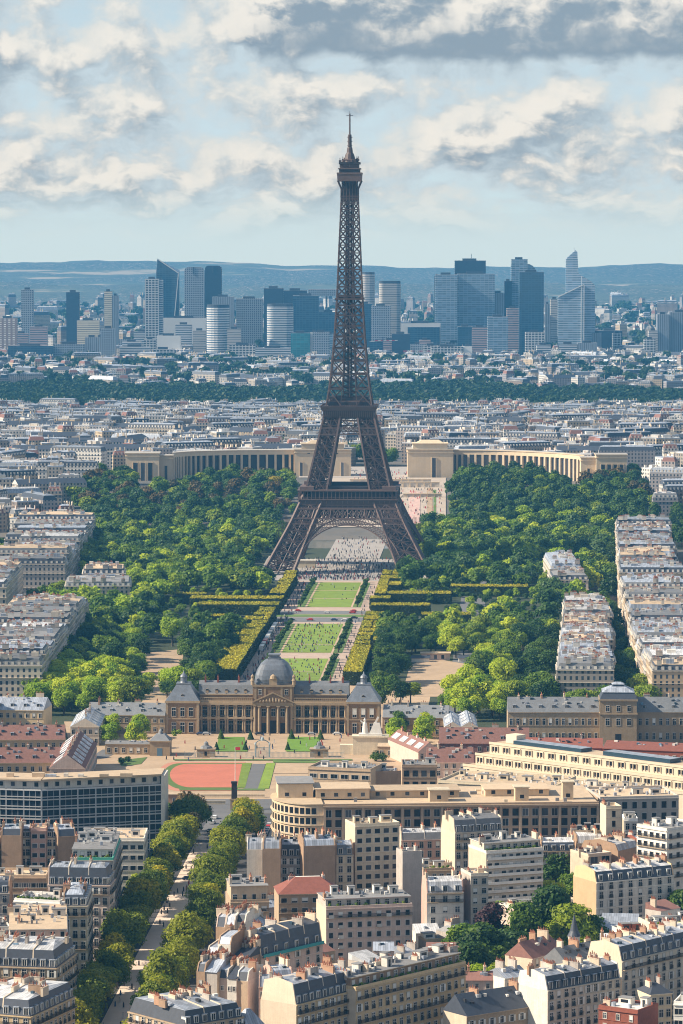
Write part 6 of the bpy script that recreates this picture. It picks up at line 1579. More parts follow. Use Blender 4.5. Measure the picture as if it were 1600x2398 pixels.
# ------------------------------------------------------------------ apartment rows beside the park (window grids are sub-pixel here: they live in the wall material)
M['row_lit'] = grid_wall('sunlit_row_facade', (.58, .44, .30), 2.9, 3.2, .40, .62, rnd=.2)  # golden tone: the sunlight on this row is put into the wall colour
M['row_pale'] = grid_wall('pale_row_facade', (.60, .52, .44), 2.9, 3.2, .42, .6, rnd=.2)
M['row_grey'] = grid_wall('grey_row_facade', (.40, .36, .33), 2.9, 3.2, .42, .6, rnd=.2)
rr = random.Random(21)
def rowhouse(x0, x1, y0, y1, H, wall, label, group, rz=0., z0=0., terr=0, name='row_building', slate=.5, lw=None):
    W, dep = x1 - x0, y1 - y0
    r = empty(name, (x0, y0, z0), rz, label, 'building', group)
    w = MB(); w.box(0, 0, -1, W, dep, H, 0)
    for k in range(1, int(H / 3.2)):
        if k in (2, 5): w.box(-.5, -.5, H - k * 3.2, W + .5, dep + .01, H - k * 3.2 + .3, 1)
    w.box(-.35, -.35, H - .35, W + .35, dep - .02, H + .05, 1)
    w.build('wall', [M[wall], M['stone_pale']], r)
    hm = rr.uniform(2.6, 4.2); rf = MB(); a, b = .3, 1.5
    s = lambda q: [(q, q), (W - q, q), (W - q, dep - .1), (q, dep - .1)]
    rf.taper(s(a), H + .06, s(b), H + hm, 0, 1); rf.taper(s(b + .3), H + hm + .003, [(W / 2 - 1, 4), (W / 2 + 1, 4), (W / 2 + 1, dep - 3), (W / 2 - 1, dep - 3)], H + hm + 1.2, 1, 1)
    n = int(dep / 3.2)
    for i in range(n):                                                   # dormers on both long flanks
        y = dep * (i + .5) / n
        for x, q in ((.45, 0), (W - 1.9, 0)): rf.box(x, y - .7, H + .3, x + 1.5, y + .7, H + 2.0, 2, 1)
    for i in range(max(1, int(W / 3.2))):
        x = W * (i + .5) / max(1, int(W / 3.2)); rf.box(x - .7, .45, H + .3, x + .7, 2., H + 2.0, 2, 1)
    ro = rf.build('roof', [M[rr.choice(('slate', 'slate_grey', 'zinc', 'slate'))], M[rr.choice(('zinc', 'zinc_pale', 'zinc', 'slate_grey', 'deck_warm', 'deck_grey'))], M['white2']], r)
    for k in range(rr.randint(9, 13)):
        o = inst('chimney', chimney_mesh(rr.choice((1.6, 2.4, 3.4)), rr.choice((1.8, 2.6)), rr.choice(('stone_grey', 'party_grey', 'stone_pale', 'white2', 'stone_grey')), 5), ro, (rr.uniform(2.5, W - 2.5), rr.choice((1., dep * .35, dep * .65, dep - 1.5)) + rr.uniform(0, .4), H + hm - .4), R(90))
    for k in range(terr * 2 + 2):
        h = MB(); q = rr.uniform(.8, 2.2); h.box(-q, -1.2, 0, q, 1.2, rr.uniform(1.4, 2.6)); h.build('roof_hut', M[rr.choice(('white2', 'stone_pale', 'zinc', 'zinc_pale'))], r, (rr.uniform(4, W - 4), rr.uniform(3, dep - 3), H + hm + .2))
    return r
def row(pts, w0, w1, wall, where, group, step=(19, 26), hr=(18, 27), terr=2, left=False):
    """pts: (x, y) of the street corner of the row, near to far; the blocks stand on one side of that line"""
    y = pts[0][1]; n = 0
    while y < pts[-1][1]:
        d = rr.uniform(*step); x = float(np.interp(y, [p[1] for p in pts], [p[0] for p in pts])); n += 1
        W = rr.uniform(w0, w1); H = rr.uniform(*hr)
        q = (x, x + W) if not left else (x - W, x)
        a = -math.atan2(np.interp(y + 20, [p[1] for p in pts], [p[0] for p in pts]) - x, 20.)
        rowhouse(q[0], q[1], y, y + d - .25, H, wall if rr.random() < .75 else 'row_grey', f'{nth(n)} {where}', group, a * .7, 0, terr)
        y += d
row([(153, 1850), (155, 1992), (174, 2362), (206, 2830)], 30, 42, 'row_lit', 'building from the near end of the sunlit row at the right edge', 'sunlit row of apartment buildings at the right edge')
row([(107, 1872), (131, 2215)], 26, 30, 'row_pale', 'building from the near end of the narrow block standing in the trees at right', 'narrow block of buildings standing in the trees at right', hr=(19, 22), terr=3, step=(20, 27))
row([(-152, 1905), (-151, 2235)], 34, 46, 'row_pale', 'building from the near end of the white-roofed row at the left edge', 'white-roofed row at the left edge', left=True, hr=(17, 25))
row([(-183, 2490), (-187, 2860)], 38, 60, 'row_grey', 'building from the near end of the grey row left of the woods', 'grey row left of the woods', left=True, hr=(17, 25))
row([(-205, 2300), (-206, 2420)], 30, 40, 'row_pale', 'building from the near end of the short row at the far left', 'short row at the far left', left=True, hr=(22, 25))
rowhouse(-176, -134, 2395, 2440, 15, 'row_pale', 'pale villa block with white terraces among the trees left of the tower', None, .05, 0, 6, 'villa')
rowhouse(-168, -140, 2440.5, 2475, 19, 'row_pale', 'taller rear part of the pale villa among the trees at left', None, .05, 0, 4, 'villa')
rowhouse(136, 160, 2440, 2475, 15, 'row_pale', 'pink-walled villa with a terrace roof among the trees at right', None, 0, 0, 4, 'villa')
rowhouse(137, 158, 2475.5, 2560, 19, 'row_pale', 'long rear wing of the pink-walled villa in the trees at right', None, 0, 0, 6, 'villa')
def small_things():
    q = G(1020, 1545); r = empty('park_pavilion', (q.x, q.y, 0), 0, 'low pinkish pavilion on the sandy parade ground at right', 'pavilion')
    m = MB(); m.box(-8, -3, 0, 8, 3, 3.6, 0); m.box(-8.6, -3.6, 3.6, 8.6, 3.6, 4.2, 1); m.build('wall', [M['stone_pink'], M['deck_warm']], r)
    for x in (-4, 0, 4): inst('window', win_mesh(1.6, 2.2, 'dark'), r, (x, -3, .8))
    for u, lab in ((985, 'left'), (1095, 'right')):
        q = G(u, 1550); r = empty('park_shelter', (q.x, q.y, 0), 0, f'dark green roofed shelter {lab} of the pinkish pavilion', 'shelter')
        m = MB(); m.box(-5, -2, 0, 5, 2, 2.2, 0); m.build('wall', M['white2'], r); m = MB(); m.extx([(-2.5, 2.2), (0, 3.6), (2.5, 2.2)], -5.5, 5.5); m.build('roof', M['slate'], r)
    q = G(700, 1330); r = empty('ticket_pavilion', (q.x, q.y + 4, 0), -AA, 'long pale awning building at the left foot of the iron tower', 'pavilion')
    m = MB(); m.box(-4, -4, 0, 12, 4, 5, 0); m.box(-4.5, -4.5, 5, 12.5, 4.5, 5.5, 1); m.build('wall', [M['cream'], M['white2']], r)
    m = MB(); q = G(966, 1758); m.box(-5, -.2, 0, 5, 3, .4); m.box(-5, -.6, 2.6, 5, 3, 3.4); m.build('red_awning', M['red_cloth'], None, q); o = bpy.data.objects['red_awning']; tag(o, 'bright red awning by the low wall right of the court', 'awning')
small_things()
# cars on the cross road and the square, coaches on the park side
CARC = {'white': (.75, .75, .74), 'silver': (.45, .46, .48), 'black': (.02, .02, .025), 'dark blue': (.03, .05, .12), 'red': (.5, .03, .03), 'grey': (.2, .2, .21)}
for c, v in CARC.items(): M['car_' + c] = mat(c.replace(' ', '_') + '_car_paint', v, rough=.3, var=.03, rnd=0)
def car_parts(big):
    def mk():
        L, Wd, H = (11., 2.5, 3.2) if big else (4.3, 1.8, 1.45); out = []
        for c in CARC:
            b = MB()
            if big: b.extx([(-Wd / 2, .5), (-Wd / 2, H - .2), (-Wd / 2 + .2, H), (Wd / 2 - .2, H), (Wd / 2, H - .2), (Wd / 2, .5)], -L / 2, L / 2)
            else:
                b.box(-L / 2, -Wd / 2, .35, L / 2, Wd / 2, .85); b.taper([(-L * .38, -Wd / 2 + .03), (L * .28, -Wd / 2 + .03), (L * .28, Wd / 2 - .03), (-L * .38, Wd / 2 - .03)], 1.18, [(-L * .28, -.7), (L * .12, -.7), (L * .12, .7), (-L * .28, .7)], H)
            out.append(b.mesh('car_body', M['car_' + c]))
        g = MB()
        if big: g.box(-L / 2 + .4, -Wd / 2 - .02, 1.5, L / 2 - .3, Wd / 2 + .02, 2.6); g.box(L / 2 - .3, -Wd / 2 + .2, 1.3, L / 2 + .02, Wd / 2 - .2, 2.7)
        else: g.taper([(-L * .4, -Wd / 2 + .02), (L * .3, -Wd / 2 + .02), (L * .3, Wd / 2 - .02), (-L * .4, Wd / 2 - .02)], .851, [(-L * .33, -.8), (L * .2, -.8), (L * .2, .8), (-L * .33, .8)], 1.18)
        w = MB(); rd = .5 if big else .32
        n = 12
        for s in (-1, 1):
            k = len(w.V)
            for i in range(n): a = 6.283 * i / n; w.V += [(rd * math.cos(a), -.12, rd + rd * math.sin(a)), (rd * math.cos(a), .12, rd + rd * math.sin(a))]
            for i in range(n): j = (i + 1) % n; w.F.append((k + 2 * i, k + 2 * j, k + 2 * j + 1, k + 2 * i + 1)); w.M.append(0)
            w.F.append(tuple(k + 2 * i for i in range(n))); w.M.append(0); w.F.append(tuple(k + 2 * i + 1 for i in reversed(range(n)))); w.M.append(0)
            break
        return out, g.mesh('car_glass', M['glass']), w.mesh('wheel', M['dark']), L, Wd
    return cached(('car', big), mk)
def car(p, rz, color, label, group, big=False):
    bod, gl, wh, L, Wd = car_parts(big)
    r = empty('coach' if big else 'car', p, rz, label, 'coach' if big else 'car', group)
    inst('body', bod[list(CARC).index(color)], r); inst('glazing', gl, r)
    for sx in (-.32, .32):
        for sy in (-1, 1): inst('wheel', wh, r, (sx * L, sy * (Wd / 2 - .1), 0))
rc = random.Random(9); cols = list(CARC)
i = 0
for lane, t in (('near', 1190), ('near', 1203), ('far', 1236), ('far', 1246)):
    for s in np.arange(-48, 50, 13.):
        if rc.random() < .62:
            i += 1; c = rc.choice(cols); car(ax(s + rc.uniform(-4, 4), t, .2), -AA + (0 if rc.random() < .5 else math.pi), c, f'{c} car on the {lane} cross road, {nth(i)} counted row by row', 'cars on the cross road')
for k in range(9):
    c = ('white', 'silver', 'red', 'white', 'white', 'grey', 'silver', 'white', 'white')[k]
    car(ax(-26.2, 1020 + k * 15.5, .1), R(90) - AA, c, f'{c} coach, {nth(k + 1)} from the near end of the line left of the middle lawn', 'coaches parked left of the lawn', True)
for k, (u, v, c, lab) in enumerate(((504, 1918, 'white', 'white car leaving the square at the end of the promenade'), (498, 1930, 'silver', 'silver car at the end of the promenade behind the white one'), (492, 1950, 'black', 'black car between the two tree rows near the square'),
                                    (452, 2052, 'silver', 'silver car crossing the gap in the promenade'), (440, 2062, 'dark blue', 'dark blue car crossing the gap in the promenade'), (470, 1722, 'dark blue', 'dark blue car parked by the left wing in the court'), (484, 1722, 'silver', 'silver car parked by the left wing in the court'),
                                    (730, 1722, 'silver', 'silver car parked by the right wing in the court'), (790, 1722, 'white', 'white car parked near the right corner pavilion'), (607, 1722, 'black', 'black car parked beside the court entrance'))):
    car(G(u, v) + Vector((0, 0, .15)), R(80) if k < 3 else R(3), c, lab, None)
n = 0
for t in np.arange(-40, 380, 6.2):                                       # parked along the left kerb
    if rc.random() < .6:
        n += 1; c = rc.choice(cols); car(ax(-13.6, t, .08), R(90) - AA, c, f'{c} car parked along the left kerb of the avenue, {nth(n)} from the near end', 'cars parked along the left kerb')
n = 0
for t in np.arange(-60, 380, 6.2):                                       # parked along the right kerb
    if rc.random() < .55:
        n += 1; c = rc.choice(cols); car(ax(19.3, t, .08), R(90) - AA, c, f'{c} car parked along the right kerb of the avenue, {nth(n)} from the near end', 'cars parked along the right kerb')
# visitors: hundreds of specks, one mass
def crowd(name, boxes, label, seed):
    r = np.random.RandomState(seed); mb = MB()
    ms = [mat(n_, c, rnd=0) for n_, c in (('crowd_dark', (.04, .04, .05)), ('crowd_white', (.65, .63, .6)), ('crowd_red', (.4, .06, .05)), ('crowd_blue', (.08, .12, .25)))]
    for (s0, s1, t0, t1, k, sit) in boxes:
        for _ in range(k):
            p = ax(r.uniform(s0, s1), r.uniform(t0, t1), .25); h = .9 if (sit and r.rand() < .8) else 1.7; m = r.choice(4, p=[.5, .25, .12, .13])
            mb.taper([(p.x - .28, p.y - .2), (p.x + .28, p.y - .2), (p.x + .28, p.y + .2), (p.x - .28, p.y + .2)], .25, [(p.x - .22, p.y - .14), (p.x + .22, p.y - .14), (p.x + .22, p.y + .14), (p.x - .22, p.y + .14)], .25 + h * .84, m, m)
            mb.lathe([(.05, .25 + h * .84), (.13, .25 + h * .9), (.1, .25 + h)], 5, p.x, p.y, 0)
    tag(mb.build(name, ms), label, kind='stuff')
crowd('lawn_crowd', [(-13, 13, 855, 975, 110, True), (-13, 13, 1012, 1168, 190, True), (-13, 13, 1300, 1440, 14, True), (-27, -21, 860, 1440, 220, False), (21, 27, 860, 1440, 60, False)], 'visitors sitting and strolling on the lawns', 2)
crowd('tower_crowd', [(-36, 36, 1466, 1500, 420, False), (-33, 33, 1500, 1640, 380, False), (-18, 18, 1640, 1880, 200, False)], 'crowd of visitors gathered under the tower', 3)
crowd('promenade_crowd', [(-6, 6, -60, 320, 70, False), (-40, 60, 560, 690, 60, False)], 'few people strolling on the promenade and the academy court', 6)
crowd('parade_crowd', [(40, 62, 742, 830, 30, False), (-8, 8, 590, 640, 8, False)], 'few visitors on the sandy ground', 4)

# ------------------------------------------------------------------ the curved palace across the river
M['palace'] = mat('pale_palace_stone', (.66, .52, .36), var=.12, scale=.1, streak=.2)
M['palace_dark'] = glass_mat('palace_windows', (.05, .05, .055), .3)
def smooth_pts(ctrl, n):
    out = []
    for i in range(n + 1):
        f = i / n * (len(ctrl) - 1); k = min(int(f), len(ctrl) - 2); q = f - k
        p = [ctrl[max(0, min(len(ctrl) - 1, k + j))] for j in (-1, 0, 1, 2)]
        out.append(tuple(.5 * (2 * p[1][a] + (p[2][a] - p[0][a]) * q + (2 * p[0][a] - 5 * p[1][a] + 4 * p[2][a] - p[3][a]) * q * q + (3 * p[1][a] - p[0][a] - 3 * p[2][a] + p[3][a]) * q ** 3) for a in (0, 1)))
    return out
def palace_wing(side, ctrl, label, npil):
    P = [((u - 800) / F * d, d) for u, d in ctrl]; pts = smooth_pts(P, npil); Z = 23.
    root = empty('palace_wing', (pts[0][0], pts[0][1], Z), 0, label, 'palace'); o = pts[0]; L = [(x - o[0], y - o[1]) for x, y in pts]
    g = MB(); e = MB(); H = 20.5
    for (a, b) in zip(L[:-1], L[1:]):
        g.face([(a[0], a[1] + 2.2, -3), (b[0], b[1] + 2.2, -3), (b[0], b[1] + 2.2, H), (a[0], a[1] + 2.2, H)] if a[0] < b[0] else [(b[0], b[1] + 2.2, -3), (a[0], a[1] + 2.2, -3), (a[0], a[1] + 2.2, H), (b[0], b[1] + 2.2, H)])
        q = [(a[0], a[1] - .5), (b[0], b[1] - .5), (b[0], b[1] + 14), (a[0], a[1] + 14)]
        if a[0] > b[0]: q = q[::-1]
        e.prism(q, H, H + 3.6, 0, 1); q2 = [(x, y - (.7 if i_ < 2 and a[0] < b[0] or (i_ > 1 and a[0] > b[0]) else 0)) for i_, (x, y) in enumerate(q)]; e.prism(q2, H + 3.603, H + 4.3, 0, 1)
        q = [(a[0], a[1] + 3.2), (b[0], b[1] + 3.2), (b[0], b[1] + 14), (a[0], a[1] + 14)]
        if a[0] > b[0]: q = q[::-1]
        e.prism(q, -3, H - .01, 0)
    g.build('window_wall', M['palace_dark'], root); e.build('entablature', [M['palace'], M['stone_grey']], root)
    pm = cached('palpil', lambda: (lambda m: (m.box(-.95, -.8, -3, .95, 2.1, H - .002, 0), m.mesh('pillar', M['palace']))[1])(MB()))
    for i, p in enumerate(L):
        q = L[min(i + 1, len(L) - 1)]; q0 = L[max(i - 1, 0)]; inst('pillar', pm, root, (p[0], p[1], 0), math.atan2(q[1] - q0[1], q[0] - q0[0]) if q[0] > q0[0] else math.atan2(q0[1] - q[1], q0[0] - q[0]))
def palace_pavilion(u0, u1, d, dep, H, label, holes, crown=True, rz=0., z=23., side_holes=0):
    x0, x1 = (u0 - 800) / F * d, (u1 - 800) / F * d; W = x1 - x0
    r = empty('palace_pavilion', (x0, d, z), rz, label, 'palace')
    m = MB(); m.box(0, 0, -4, W, dep, H, 0, 1); m.box(-.6, -.6, H - 2.6, W + .6, dep + .6, H - 2.0, 0); m.box(-.8, -.8, H, W + .8, dep + .8, H + .8, 0, 1); m.build('wall', [M['palace'], M['stone_grey']], r)
    if crown:
        m = MB(); m.box(W * .12, dep * .15, H + .8, W * .88, dep * .85, H + 5.0, 0, 1); m.box(W * .1, dep * .12, H + 5, W * .9, dep * .88, H + 5.7, 0); m.taper([(W * .2, dep * .2), (W * .8, dep * .2), (W * .8, dep * .8), (W * .2, dep * .8)], H + 5.7, [(W * .3, dep * .3), (W * .7, dep * .3), (W * .7, dep * .7), (W * .3, dep * .7)], H + 8, 0); m.build('roof', [M['palace'], M['stone_grey']], r)
    for f, w, h in holes:
        m = MB(); m.box(-w / 2, -.15, 0, w / 2, .2, h, 0); m.box(-w / 2 - .5, -.5, -.5, -w / 2, .2, h + .5, 1); m.box(w / 2, -.5, -.5, w / 2 + .5, .2, h + .5, 1); m.build('window', [M['palace_dark'], M['palace']], r, (W * f, 0, 0))
    for i in range(3): m = MB(); m.box(-1.2, -.1, 0, 1.2, .2, 1.5); m.build('window', M['palace_dark'], r, (W * (i + 1) / 4, 0, H - 4.4 + 1.0)) if crown and holes and len(holes) == 3 else None
palace_wing('left', [(403, 3316), (450, 3338), (560, 3356), (690, 3362)], 'left wing of the curved palace with a long pillared front behind the woods', 22)
palace_wing('right', [(1062, 3362), (1180, 3352), (1290, 3320), (1368, 3280)], 'right wing of the curved palace sweeping towards the river with pillared front', 24)
palace_pavilion(293, 372, 3296, 20, 25, 'end pavilion at the far left of the curved palace with tall windows', [(.3, 4, 17), (.52, 4, 17), (.74, 4, 17)], False)
palace_pavilion(372, 404, 3302, 18, 22.5, 'stepped side block joining the far left palace pavilion to its wing', [(.5, 2.4, 14)], False)
palace_pavilion(690, 822, 3350, 26, 25, 'inner pavilion of the left palace wing, seen through the tower legs', [(.12, 2.4, 14), (.5, 3, 15), (.85, 2.4, 14)])
palace_pavilion(955, 1062, 3336, 28, 26, 'large inner pavilion of the right palace wing beside the tower', [(.58, 3.4, 19)], True)
palace_pavilion(1362, 1398, 3262, 18, 23, 'side block joining the right palace wing to its end pavilion', [(.5, 2.0, 14)], False)
palace_pavilion(1398, 1470, 3254, 20, 26, 'end pavilion at the far right of the curved palace with four tall windows', [(.22, 3.4, 18), (.42, 3.4, 18), (.62, 3.4, 18), (.82, 3.4, 18)], False)
def slope_sheet(name, u0, u1, y0, y1, m, off=.5):
    mb = MB(); ys = np.linspace(y0, y1, 12)
    for a, b in zip(ys[:-1], ys[1:]): mb.face([((u0 - 800) / F * a, a, gz(a) + off), ((u1 - 800) / F * a, a, gz(a) + off), ((u1 - 800) / F * b, b, gz(b) + off), ((u0 - 800) / F * b, b, gz(b) + off)])
    tag(mb.build(name, m), kind='structure')
M['basin'] = mat('pink_basin_stone', (.52, .36, .32), var=.3, scale=.3)
M['terrace'] = mat('terrace_stone', (.44, .37, .31), var=.25, scale=.1)
slope_sheet('fountain_terrace', 740, 1045, 3010, 3330, M['terrace'])
slope_sheet('palace_square', 700, 960, 3331, 3480, M['paving'])
slope_sheet('garden_path', 1000, 1014, 3000, 3210, M['sand'], .8); slope_sheet('garden_lawn', 1016, 1022, 3000, 3200, M['verge'], .7); slope_sheet('fountain_basin', 958, 985, 3000, 3190, M['basin'], .7)
def terrace_walls():
    for k, (y, u0, u1, h) in enumerate(((3215, 938, 1030, 4.5), (3160, 945, 1035, 3.2), (3260, 820, 1010, 3.5))):
        m = MB(); x0, x1 = (u0 - 800) / F * y, (u1 - 800) / F * y; m.box(x0, y, gz(y) - 4, x1, y + 1.5, gz(y) + h, 0); m.box(x0 - .3, y - .3, gz(y) + h, x1 + .3, y + 2, gz(y) + h + .5, 1)
        for i in range(int((x1 - x0) / 6)): m.box(x0 + 2 + i * 6, y - .35, gz(y) - 3, x0 + 2.8 + i * 6, y - .003, gz(y) + h - .003, 1)
        tag(m.build('terrace_wall', [M['stone_pale'], M['palace']]), f'{("middle", "lowest", "uppermost")[k]} stone retaining wall of the terraces below the palace', 'wall')
    mb = MB(); r = np.random.RandomState(8); ms = [M['car_black'], M['white'], M['red_cloth']]
    for _ in range(420):
        y = r.uniform(3005, 3420); u = r.uniform(925, 1035) if y < 3240 else r.uniform(830, 955); x = (u - 800) / F * y; z = gz(y) + .5
        mb.taper([(x - .3, y - .3), (x + .3, y - .3), (x + .3, y + .3), (x - .3, y + .3)], z, [(x - .2, y - .2), (x + .2, y - .2), (x + .2, y + .2), (x - .2, y + .2)], z + 1.7, r.randint(3), r.randint(3))
    tag(mb.build('terrace_crowd', ms), 'visitors on the palace terraces', kind='stuff')
terrace_walls()
# ------------------------------------------------------------------ the city beyond
PAL = [(.46, .41, .35), (.56, .53, .49), (.34, .30, .26), (.52, .41, .28), (.32, .30, .31), (.42, .37, .35), (.66, .63, .59), (.24, .19, .16)]
M['city_wall'] = grid_wall('city_facade', None, 3.0, 3.1, .42, .55, rnd=.12, use_objcol=True)
def city_proto(seed):
    r = random.Random(seed); W, dep, H = r.uniform(11, 26) if seed % 18 % 4 else r.uniform(38, 66), r.uniform(10, 15), r.uniform(13, 22)
    kind = r.choice(('mansard', 'mansard', 'mansard', 'flat', 'gable'))
    w = MB(); w.box(-W / 2, 0, -6, W / 2, dep, H, 0); w.box(-W / 2 - .2, -.4, H - 3.4, W / 2 + .2, -.003, H - 3.1, 0)
    m = MB()
    if kind == 'mansard':
        s = lambda q: [(-W / 2 + q, q), (W / 2 - q, q), (W / 2 - q, dep - q), (-W / 2 + q, dep - q)]
        m.taper(s(.2), H + .02, s(1.6), H + 3.6, 0, 1); m.taper(s(1.8), H + 3.603, s(min(5.2, dep * .42)), H + 4.6, 1, 1)
        for i in range(int(W / 3)): x = -W / 2 + W * (i + .5) / int(W / 3); m.box(x - .65, .35, H + .4, x + .65, 2, H + 2.2, 3, 1)
    elif kind == 'gable': m.extx([(-.3, H + .02), (dep / 2, H + 4), (dep + .3, H + .02)], -W / 2, W / 2, [0, 0, 0], 3)
    else: m.box(-W / 2, 0, H + .01, W / 2, dep, H + .9, 1); m.box(-W * .2, dep * .3, H + .9, W * .15, dep * .7, H + 3.4, 3, 1)
    for i in range(r.randint(3, 6)):
        x = r.uniform(-W / 2 + 1, W / 2 - 1); y = r.uniform(1.5, dep - 2.5); L = r.uniform(1., 2.6); top = H + (6.4 if kind != 'flat' else 2.8)
        m.box(x - .4, y - L / 2, H, x + .4, y + L / 2, top, 2)
        m.box(x - .25, y - L / 2 + .2, top, x + .25, y + L / 2 - .2, top + .5, 4)
    rf = [[M['slate'], M['zinc'], M['party_cream'], M['white2'], M['party_grey']], [M['slate_grey'], M['zinc_pale'], M['stone_pink'], M['white2'], M['party_grey']], [M['zinc'], M['zinc_pale'], M['white2'], M['stone_pale'], M['party_grey']], [M['tile_brown'], M['zinc'], M['party_cream'], M['stone_pale'], M['party_grey']]]
    return w.mesh('wall', M['city_wall']), m.mesh('roof', rf[seed % 4]), W, w, m, seed % 4
protos = [city_proto(500 + i) for i in range(18)]
rcity = random.Random(31); spots = []
def blocked(x, y):
    u = 800 + x * F / y
    if 2900 < y < 3520 and 150 < u < 1520 and not (u < 260 and y > 3380): 
        if y < 3400 or 815 < u < 955: return True
        return y < 3385 or (690 < u < 1060 and y < 3480)
    if y < 3700 and 825 < u < 945: return True
    return False
y = 2900.
while y < 4850:
    half = 860 / F * y; x = -half + rcity.uniform(0, 15)
    while x < half:
        k = rcity.randrange(len(protos)); W = protos[k][2]; u = 800 + x * F / y
        keep = (y > 3390) or (u < 215 and y > 2930) or (u > 1510 and y > 3050)
        if keep and not blocked(x, y) and rcity.random() < .86: spots.append((x + W / 2, y + rcity.uniform(-8, 8), k, rcity.choice((0, 0, 0, 180, 90)) + rcity.choice((0, 0, 25, -20, 8))))
        x += W * rcity.uniform(.95, 1.35) + (9 if rcity.random() < .18 else .5)
    y += rcity.uniform(23, 30)
spots.sort(key=lambda s: s[1])
def zone(x, y):
    u = 800 + x * F / y
    if y < 3390: return 'on the slope at the left edge before the palace' if u < 800 else 'at the right edge beyond the sunlit row'
    w = 'behind the left palace wing' if 260 < u < 690 else ('left of the curved palace' if u <= 260 else ('right of the curved palace' if u > 1470 else ('behind the right palace wing' if u > 960 else 'behind the tower legs')))
    return w
CN = ['beige', 'white', 'grey-brown', 'golden', 'grey', 'pinkish', 'bright white', 'brown']
cnt = {}
for (x, y, k, a) in spots[:300]:
    ci = rcity.randrange(8); z = zone(x, y); key = (CN[ci], z); cnt[key] = cnt.get(key, 0) + 1
    o = empty('city_building', (x, y, gz(y)), R(a % 360 if a % 90 == 0 else a), f'{nth(cnt[key])} nearest {CN[ci]} roofed block {z}', 'building', 'city blocks ' + z)
    w = inst('wall', protos[k][0], o); inst('roof', protos[k][1], o); w.color = (*PAL[ci], 1)
def city_mass(name, items, label, lowres=False):
    """thousands of roofs that read as one mass: one object"""
    mb_v, mb_f, mb_m = [], [], []; n = 0; mats = [M['mass_' + str(i)] for i in range(8)] + [M['slate'], M['zinc'], M['zinc_pale'], M['tile_brown'], M['zinc'], M['stone_grey']]
    top = [[8, 9, 3, 6, 13], [8, 10, 5, 1, 13], [9, 10, 6, 1, 13], [11, 12, 0, 1, 13]]
    for (x, y, k, a, sc_) in items:
        ci = rcity.randrange(8); c, s = math.cos(a), math.sin(a); z = gz(y)
        for src, mm in ((protos[k][3], None), (protos[k][4], top[protos[k][5]])):
            if not src.V: continue
            V = np.array(src.V) * np.array([1, 1, sc_]); Wd = np.stack([V[:, 0] * c - V[:, 1] * s + x, V[:, 0] * s + V[:, 1] * c + y, V[:, 2] + z], 1); mb_v.append(Wd)
            for f, m in zip(src.F, src.M): mb_f.append(tuple(i + n for i in f)); mb_m.append(ci if mm is None else mm[m])
            n += len(V)
    mb = MB(); mb.V = [tuple(p) for p in np.concatenate(mb_v)]; mb.F = mb_f; mb.M = mb_m
    tag(mb.build(name, mats), label, kind='stuff')
for i, c in enumerate(PAL): M['mass_' + str(i)] = grid_wall('mass_facade_%d' % i, c, 3.0, 3.1, .42, .55, rnd=0)
city_mass('city_roofs', [(x, y, k, R(a), 1.) for (x, y, k, a) in spots[300:]], 'sea of pale walls and zinc roofs between the palace and the woods')
nb_ = []
for y in np.arange(5560, 7150, 34):
    half = 880 / F * y
    for x in np.arange(-half, half, 24):
        if rcity.random() < .62 and y > bois_far(x) + 20: nb_.append((x + rcity.uniform(-8, 8), y + rcity.uniform(-12, 12), rcity.randrange(18), rcity.uniform(0, 6.28), rcity.uniform(.6, 1.3)))
city_mass('suburb_roofs', nb_, 'pale suburb houses between the dark woods and the towers')
fb = []
for y in np.arange(7200, 11300, 75):
    half = 880 / F * y
    for x in np.arange(-half, half, 42):
        if rcity.random() < .55: fb.append((x + rcity.uniform(-18, 18), y + rcity.uniform(-30, 30), rcity.randrange(18), rcity.uniform(0, 6.28), rcity.uniform(.4, 1.2) if rcity.random() < .93 else 2.2))
city_mass('distant_roofs', fb, 'distant suburb of small pale and orange roofs spreading to the hills')
mass('suburb_woods', [((rcity.uniform(0, 1600) - 800) / F * yy, yy, 0) for yy in [rcity.uniform(5700, 6700) for _ in range(420)]] + [((rcity.uniform(0, 1600) - 800) / F * yy, yy, 0) for yy in [rcity.uniform(7200, 11000) for _ in range(900)]], arr2, [M['wood_far']], gz, 'scattered dark trees among the distant suburb', (.9, 2.2))
mass('city_trees', [((u + rcity.uniform(-40, 40) - 800) / F * y_, y_ + rcity.uniform(-12, 12), 0) for u, y_, n_ in ((560, 3640, 26), (620, 3650, 26), (500, 3635, 14), (890, 3500, 24), (850, 3560, 18)) for _ in range(n_)], arr, [M['leaf']], gz, 'rows of trees among the city roofs behind the palace')
